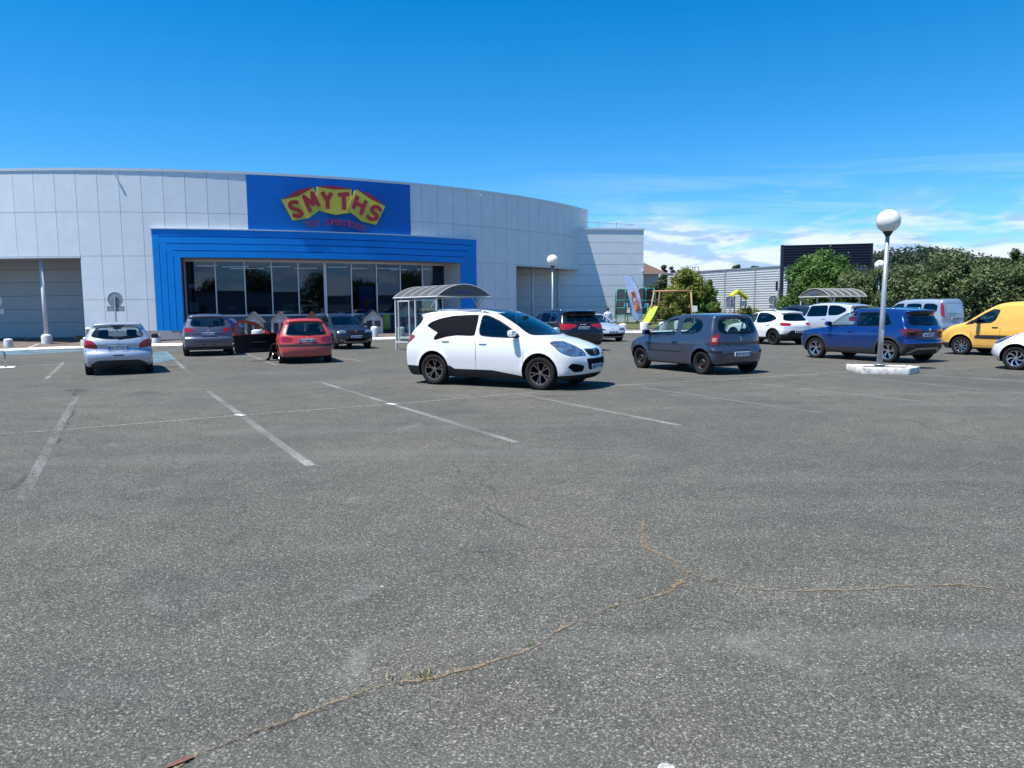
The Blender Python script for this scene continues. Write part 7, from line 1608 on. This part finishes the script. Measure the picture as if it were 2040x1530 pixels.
# stand-in sheds and trees added behind the viewer for the shop windows to mirror
t = thing('retail_shed', (-8, -42, 0), 0, 'long low pale shed across the car park behind the viewer', 'building')
b = MB(); b.box((0, -10, 2.6), (90, 18, 5.2)); b.build('wall', simple('shed_grey', (.30, .31, .33), .6), t); b = MB(); b.box((0, -10, 5.35), (90.6, 18.6, .3)); b.build('roof', simple('shed_roof', (.15, .16, .18), .6), t)
for k in range(9): b = MB(); b.box((-38+k*9.5, -.95, 1.6), (4, .1, 2.2)); b.build('window', simple('shed_window', (.03, .04, .05), .2), t)
t = thing('retail_shed', (78, -22, 0), .9, 'pale shed with dark windows beyond the trees right behind the viewer', 'building')
b = MB(); b.box((0, -8, 2.4), (60, 14, 4.8)); b.build('wall', simple('shed_grey', (.30, .31, .33), .6), t); b = MB(); b.box((0, -8, 4.95), (60.6, 14.6, .3)); b.build('roof', simple('shed_roof', (.15, .16, .18), .6), t)
for i, (x, y, rx, h) in enumerate([(46, -6, 5, 7), (62, 14, 6, 7.5), (100, -10, 9, 11), (92, 22, 9, 10), (52, -52, 8, 10)]): plant('tree', x, y, 0, rx, rx, 1.5, h, 7000, .45, L_DARK, ['low dark tree nearest behind the viewer on the right', 'broad dark tree beside the car park entrance', 'big dark tree beyond the second shed', 'big dark tree right of the second shed', 'dark tree between the two sheds'][i], 'tree', 'trees behind the viewer', 'round', 30, 90+i, .3)  # unseen stand-in trees, added to fill the window reflections
for i, (x, y, rx, h) in enumerate([(-26, -20, 5.0, 12), (-45, -60, 7, 11), (14, -60, 8, 10), (-10, -64, 7, 9)]): plant('tree', x, y, 0, rx, rx, 2.5, h, 7000, .45, L_DARK, ['large dark tree behind the viewer, mirrored in the shop windows', 'dark tree left of the long low shed', 'dark tree right behind the long low shed', 'lowest dark tree behind the long low shed'][i], 'tree', 'trees behind the viewer', 'round', 30, 80+i, .3)

# ------------------------------------------------------------------ people
def figure(name, joints, edges, radii, mats, matfn, loc, rz, label, hair=None, scale=1.):
    me = bpy.data.meshes.new(name); me.from_pydata(joints, edges, []); o = bpy.data.objects.new(name, me); COL.objects.link(o)
    sk = o.modifiers.new('s', 'SKIN'); sk.use_smooth_shade = True; ss_ = o.modifiers.new('u', 'SUBSURF'); ss_.levels = 2; ss_.render_levels = 2
    for i, rr in enumerate(radii): me.skin_vertices[0].data[i].radius = rr if isinstance(rr, tuple) else (rr, rr)
    me.skin_vertices[0].data[0].use_root = True
    m2 = bpy.data.meshes.new_from_object(o.evaluated_get(bpy.context.evaluated_depsgraph_get())); bpy.data.objects.remove(o); m2.materials.clear()
    for m in mats: m2.materials.append(m)
    for p in m2.polygons: p.material_index = matfn(p.center); p.use_smooth = True
    o = bpy.data.objects.new(name, m2); COL.objects.link(o); o.location = loc; o.rotation_euler = (0, 0, rz); o.scale = (scale,)*3; tag(o, label, 'person')
    if hair:
        bm = bmesh.new(); bmesh.ops.create_uvsphere(bm, u_segments=20, v_segments=14, radius=1)
        for v in bm.verts: v.co = Vector((hair[0]+v.co.x*.088, hair[1]+v.co.y*.098-.006, hair[2]+max(v.co.z, -.45 if v.co.y < 0.1 else .15)*.115))
        hm = bpy.data.meshes.new('hair'); bm.to_mesh(hm); bm.free(); hm.materials.append(HAIR); link(bpy.data.objects.new('hair', hm), o)
    return o
def hands(J, E, Rr, iw, base, d, side):
    """palm and five fingers from wrist index iw"""
    base = Vector(base); d = Vector(d).normalized(); s = Vector(side).normalized(); J.append(tuple(base+d*.05)); ip_ = len(J)-1; E.append((iw, ip_)); Rr.append((.036, .018))
    for k, (o_, ln_) in enumerate(((-.03, .065), (-.01, .078), (.01, .074), (.03, .058))):
        J.append(tuple(base+d*.09+s*o_)); a = len(J)-1; E.append((ip_, a)); Rr.append(.0095); J.append(tuple(base+d*(.09+ln_)+s*o_*1.1+Vector((0, .012, 0)))); E.append((a, a+1)); Rr.append(.008)
    J.append(tuple(base+d*.05-s*.05)); a = len(J)-1; E.append((ip_, a)); Rr.append(.011); J.append(tuple(base+d*.085-s*.065)); E.append((a, a+1)); Rr.append(.009)
def stander(px, d, label, rz, top, bot, z0=0., lean=0):
    J = [(0, 0, .95), (0, -.01, 1.10), (0, -.015, 1.28), (0, -.01, 1.43), (0, 0, 1.51), (0, .02, 1.60), (0, .025, 1.68)]; E = [(0, 1), (1, 2), (2, 3), (3, 4), (4, 5), (5, 6)]; Rr = [(.15, .11), (.14, .10), (.17, .12), (.14, .09), .055, (.075, .09), (.07, .085)]
    for s in (-1, 1):
        k = len(J); J += [(s*.18, -.01, 1.42), (s*.25, -.02, 1.16), (s*.26, .06, .94)]; E += [(3, k), (k, k+1), (k+1, k+2)]; Rr += [.062, .046, .030]; hands(J, E, Rr, k+2, J[k+2], (0, .1, -1), (0, 1, 0))
        k = len(J); J += [(s*.10, 0, .86), (s*.11, .02, .48), (s*.12, -.01, .09), (s*.13, .13, .04)]; E += [(0, k), (k, k+1), (k+1, k+2), (k+2, k+3)]; Rr += [.095, .065, .045, .038]
    c = at(px, 600, d); z = float(zg(c[0], d))+z0
    fn = lambda p: 0 if p.z > 1.50 or (p.z < 1.0 and abs(p.x) > .205) else (2 if p.z > .93 and abs(p.x) < .34 and p.z > .93 else (3 if p.z > .1 else 4))
    return figure('person', J, E, Rr, [SKIN, SKIN, top, bot, simple('dark_shoe', (.02, .02, .02), .6)], fn, (c[0], d, z), rz, label, (0, .02, 1.655))
stander(1211, 42.3, 'person in a white shirt with short dark hair, seen from behind beside the silver coupe', .3, CLOTHW, simple('denim', (.05, .07, .14), .9), .0)
stander(1610, 46.6, 'person with bare pink forehead standing under the far trolley shelter roof', math.pi-.2, simple('dark_shirt', (.06, .05, .06), .9), CLOTHB)

# ------------------------------------------------------------------ cars
built = {}
for i, (n_, sp_, pl_, lab_, cat_) in enumerate(CARLIST):
    built[i] = build_car(n_, sp_(), pl_, lab_, cat_)
# three far dark cars
def extra(spf, p_, pl_, name, lab_):
    s = spf(); s['paint'] = p_; s['grid'] = .06; s['plates'] = []; return build_car(name, s, pl_, lab_, 'car')
P_NAVY = paint('dark_blue_grey_paint', (.02, .022, .03), .3, .3)
q = at(1578, 600, 41.5); extra(spec_qash, P_NAVY, (q[0], 41.5, 116, 1.03), 'parked_suv', 'dark SUV roof showing between the white hatchback and the far road sign')
q = at(1608, 600, 42.5); extra(spec_dacia, P_BLACK, (q[0]+.4, 41.8, -62, 1.04), 'hatchback', 'black car facing the camera with glare on its windscreen, behind the people carrier')
extra(lambda: spec_mpv(P_BLACK), P_BLACK, (22.7, 42.7, 116, 1.06), 'people_carrier', 'black high car mostly hidden behind the high-roofed van')

# ---- red hatchback: swing its driver door open and seat the driver
red, Fr, shr, objr = built[4]; sp = spec_red(); Lr = sp['L']
door = objr[('door', 'L', 0)]; hx, hy = 2.78-Lr/2, surf_y(Fr, 2.78, .6, 1)-.02
def reorigin(o, off):
    for v in o.data.vertices: v.co -= Vector(off)
    o.data.update()
kids = list(door.children)
me = door.data
# give the door thickness: inner skin and returns
V = [v.co.copy() for v in me.vertices]; Nn = Fr; bm = bmesh.new(); bm.from_mesh(me)
for k in kids:
    if k.data.name.startswith('side_window'): pass
bm.verts.ensure_lookup_table(); bm.normal_update(); bd = [e for e in bm.edges if len(e.link_faces) == 1]
b = MB(); idx = {}; inner = []
nr = {v.index: v.normal.copy() for v in bm.verts}
for v in bm.verts: idx[v.index] = len(b.V); b.V.append(tuple(v.co-Vector((nr[v.index].x*.02, .055, 0))))
for f in bm.faces: b.F.append(tuple(idx[v.index] for v in reversed(f.verts))); b.m.append(0 if f.calc_center_median().z < .88 else 1)
k0 = len(b.V); im = {}
for e in bd:
    q = []
    for v in e.verts:
        if v.index not in im: im[v.index] = len(b.V); b.V.append(tuple(v.co))
        q.append(im[v.index])
    b.F.append((q[0], q[1], idx[e.verts[1].index], idx[e.verts[0].index])); b.m.append(1)
bm.free()
inn = b.build('inner_panel', [BLACKP, P_RED], door)
b = MB(); b.box((2.2-Lr/2, surf_y(Fr, 2.2, .6)-.12, .62), (.5, .07, .05), 0, None, .02); b.box((2.25-Lr/2, surf_y(Fr, 2.2, .4)-.10, .38), (.8, .07, .12), 0, None, .02); b.build('armrest', GREYP, door)
b = MB(); yy = surf_y(Fr, 2.5, .88); b.box((2.56-Lr/2, yy+.13, .95), (.12, .20, .13), 0, None, .05); b.box((2.62-Lr/2, yy+.02, .92), (.08, .08, .05)); shade_auto(b.build('wing_mirror', P_RED, door), 50)
for o in [door]+list(door.children): reorigin(o, (hx, hy, 0))
me.normals_split_custom_set_from_vertices([tuple(n) for n in [grad(Fr, np.array([[v.co.x+hx+Lr/2, v.co.y+hy, v.co.z]]))[0] for v in me.vertices]]) if False else None
door.location = (hx, hy, 0); door.rotation_euler = (0, 0, -math.radians(68)); door['label'] = 'open driver door with dark inner trim'
b = MB(); yy = surf_y(Fr, 2.5, .88, -1); b.box((2.56-Lr/2, yy-.13, .95), (.12, .20, .13), 0, None, .05); shade_auto(b.build('wing_mirror', P_RED, red), 50)
b = MB(); b.box((1.25-Lr/2, 0, surf_z(Fr, 1.25, 0)+.004), (.75, .8, .012), 0, None, .004); b.build('sunroof', DARKGLASS, red)
def on_car(root, L, p): return root.matrix_basis @ Vector((p[0]-L/2, p[1], p[2]))
def sitter(root, L, sx, sy, sz, label, top, bot, legout=False):
    J = [(0, 0, .10), (-.04, 0, .25), (-.10, 0, .42), (-.12, 0, .56), (-.10, 0, .64), (-.07, 0, .72), (-.06, 0, .80)]; E = [(0, 1), (1, 2), (2, 3), (3, 4), (4, 5), (5, 6)]; Rr = [(.15, .12), (.14, .10), (.17, .12), (.14, .09), .055, (.085, .075), (.08, .07)]
    for s in (-1, 1):
        k = len(J); J += [(-.10, s*.18, .54), (.06, s*.24, .32), (.30, s*.17, .42)]; E += [(3, k), (k, k+1), (k+1, k+2)]; Rr += [.06, .045, .03]; hands(J, E, Rr, k+2, J[k+2], (.8, 0, .3), (0, 0, 1))
        k = len(J)
        if legout and s > 0: J += [(.10, .12, .08), (.30, .50, .10), (.22, .62, -.36), (.34, .70, -.40)]
        else: J += [(.10, s*.10, .08), (.50, s*.12, .14), (.78, s*.12, -.16), (.90, s*.12, -.12)]
        E += [(0, k), (k, k+1), (k+1, k+2), (k+2, k+3)]; Rr += [.09, .065, .045, .038]
    m = root.matrix_basis; loc = on_car(root, L, (sx, sy, sz)); s_ = root.scale.x
    fn = lambda p: 0 if p.z > .62 or (p.x > .24 and p.z > .3) else (2 if p.z > .22 else 3)
    o = figure('person', J, E, Rr, [SKIN, SKIN, top, bot], fn, loc, root.rotation_euler.z, label, (-.07, 0, .775), s_); return o
sitter(red, Lr, 1.86, .38, .44, 'person in black sitting in the red hatchback with one leg out of the open door', CLOTHB, CLOTHB, True)
suv = built[0][0]; sitter(suv, 4.41, 2.25, .36, .55, 'person at the wheel of the white SUV', simple('dark_shirt', (.06, .05, .06), .9), CLOTHB)
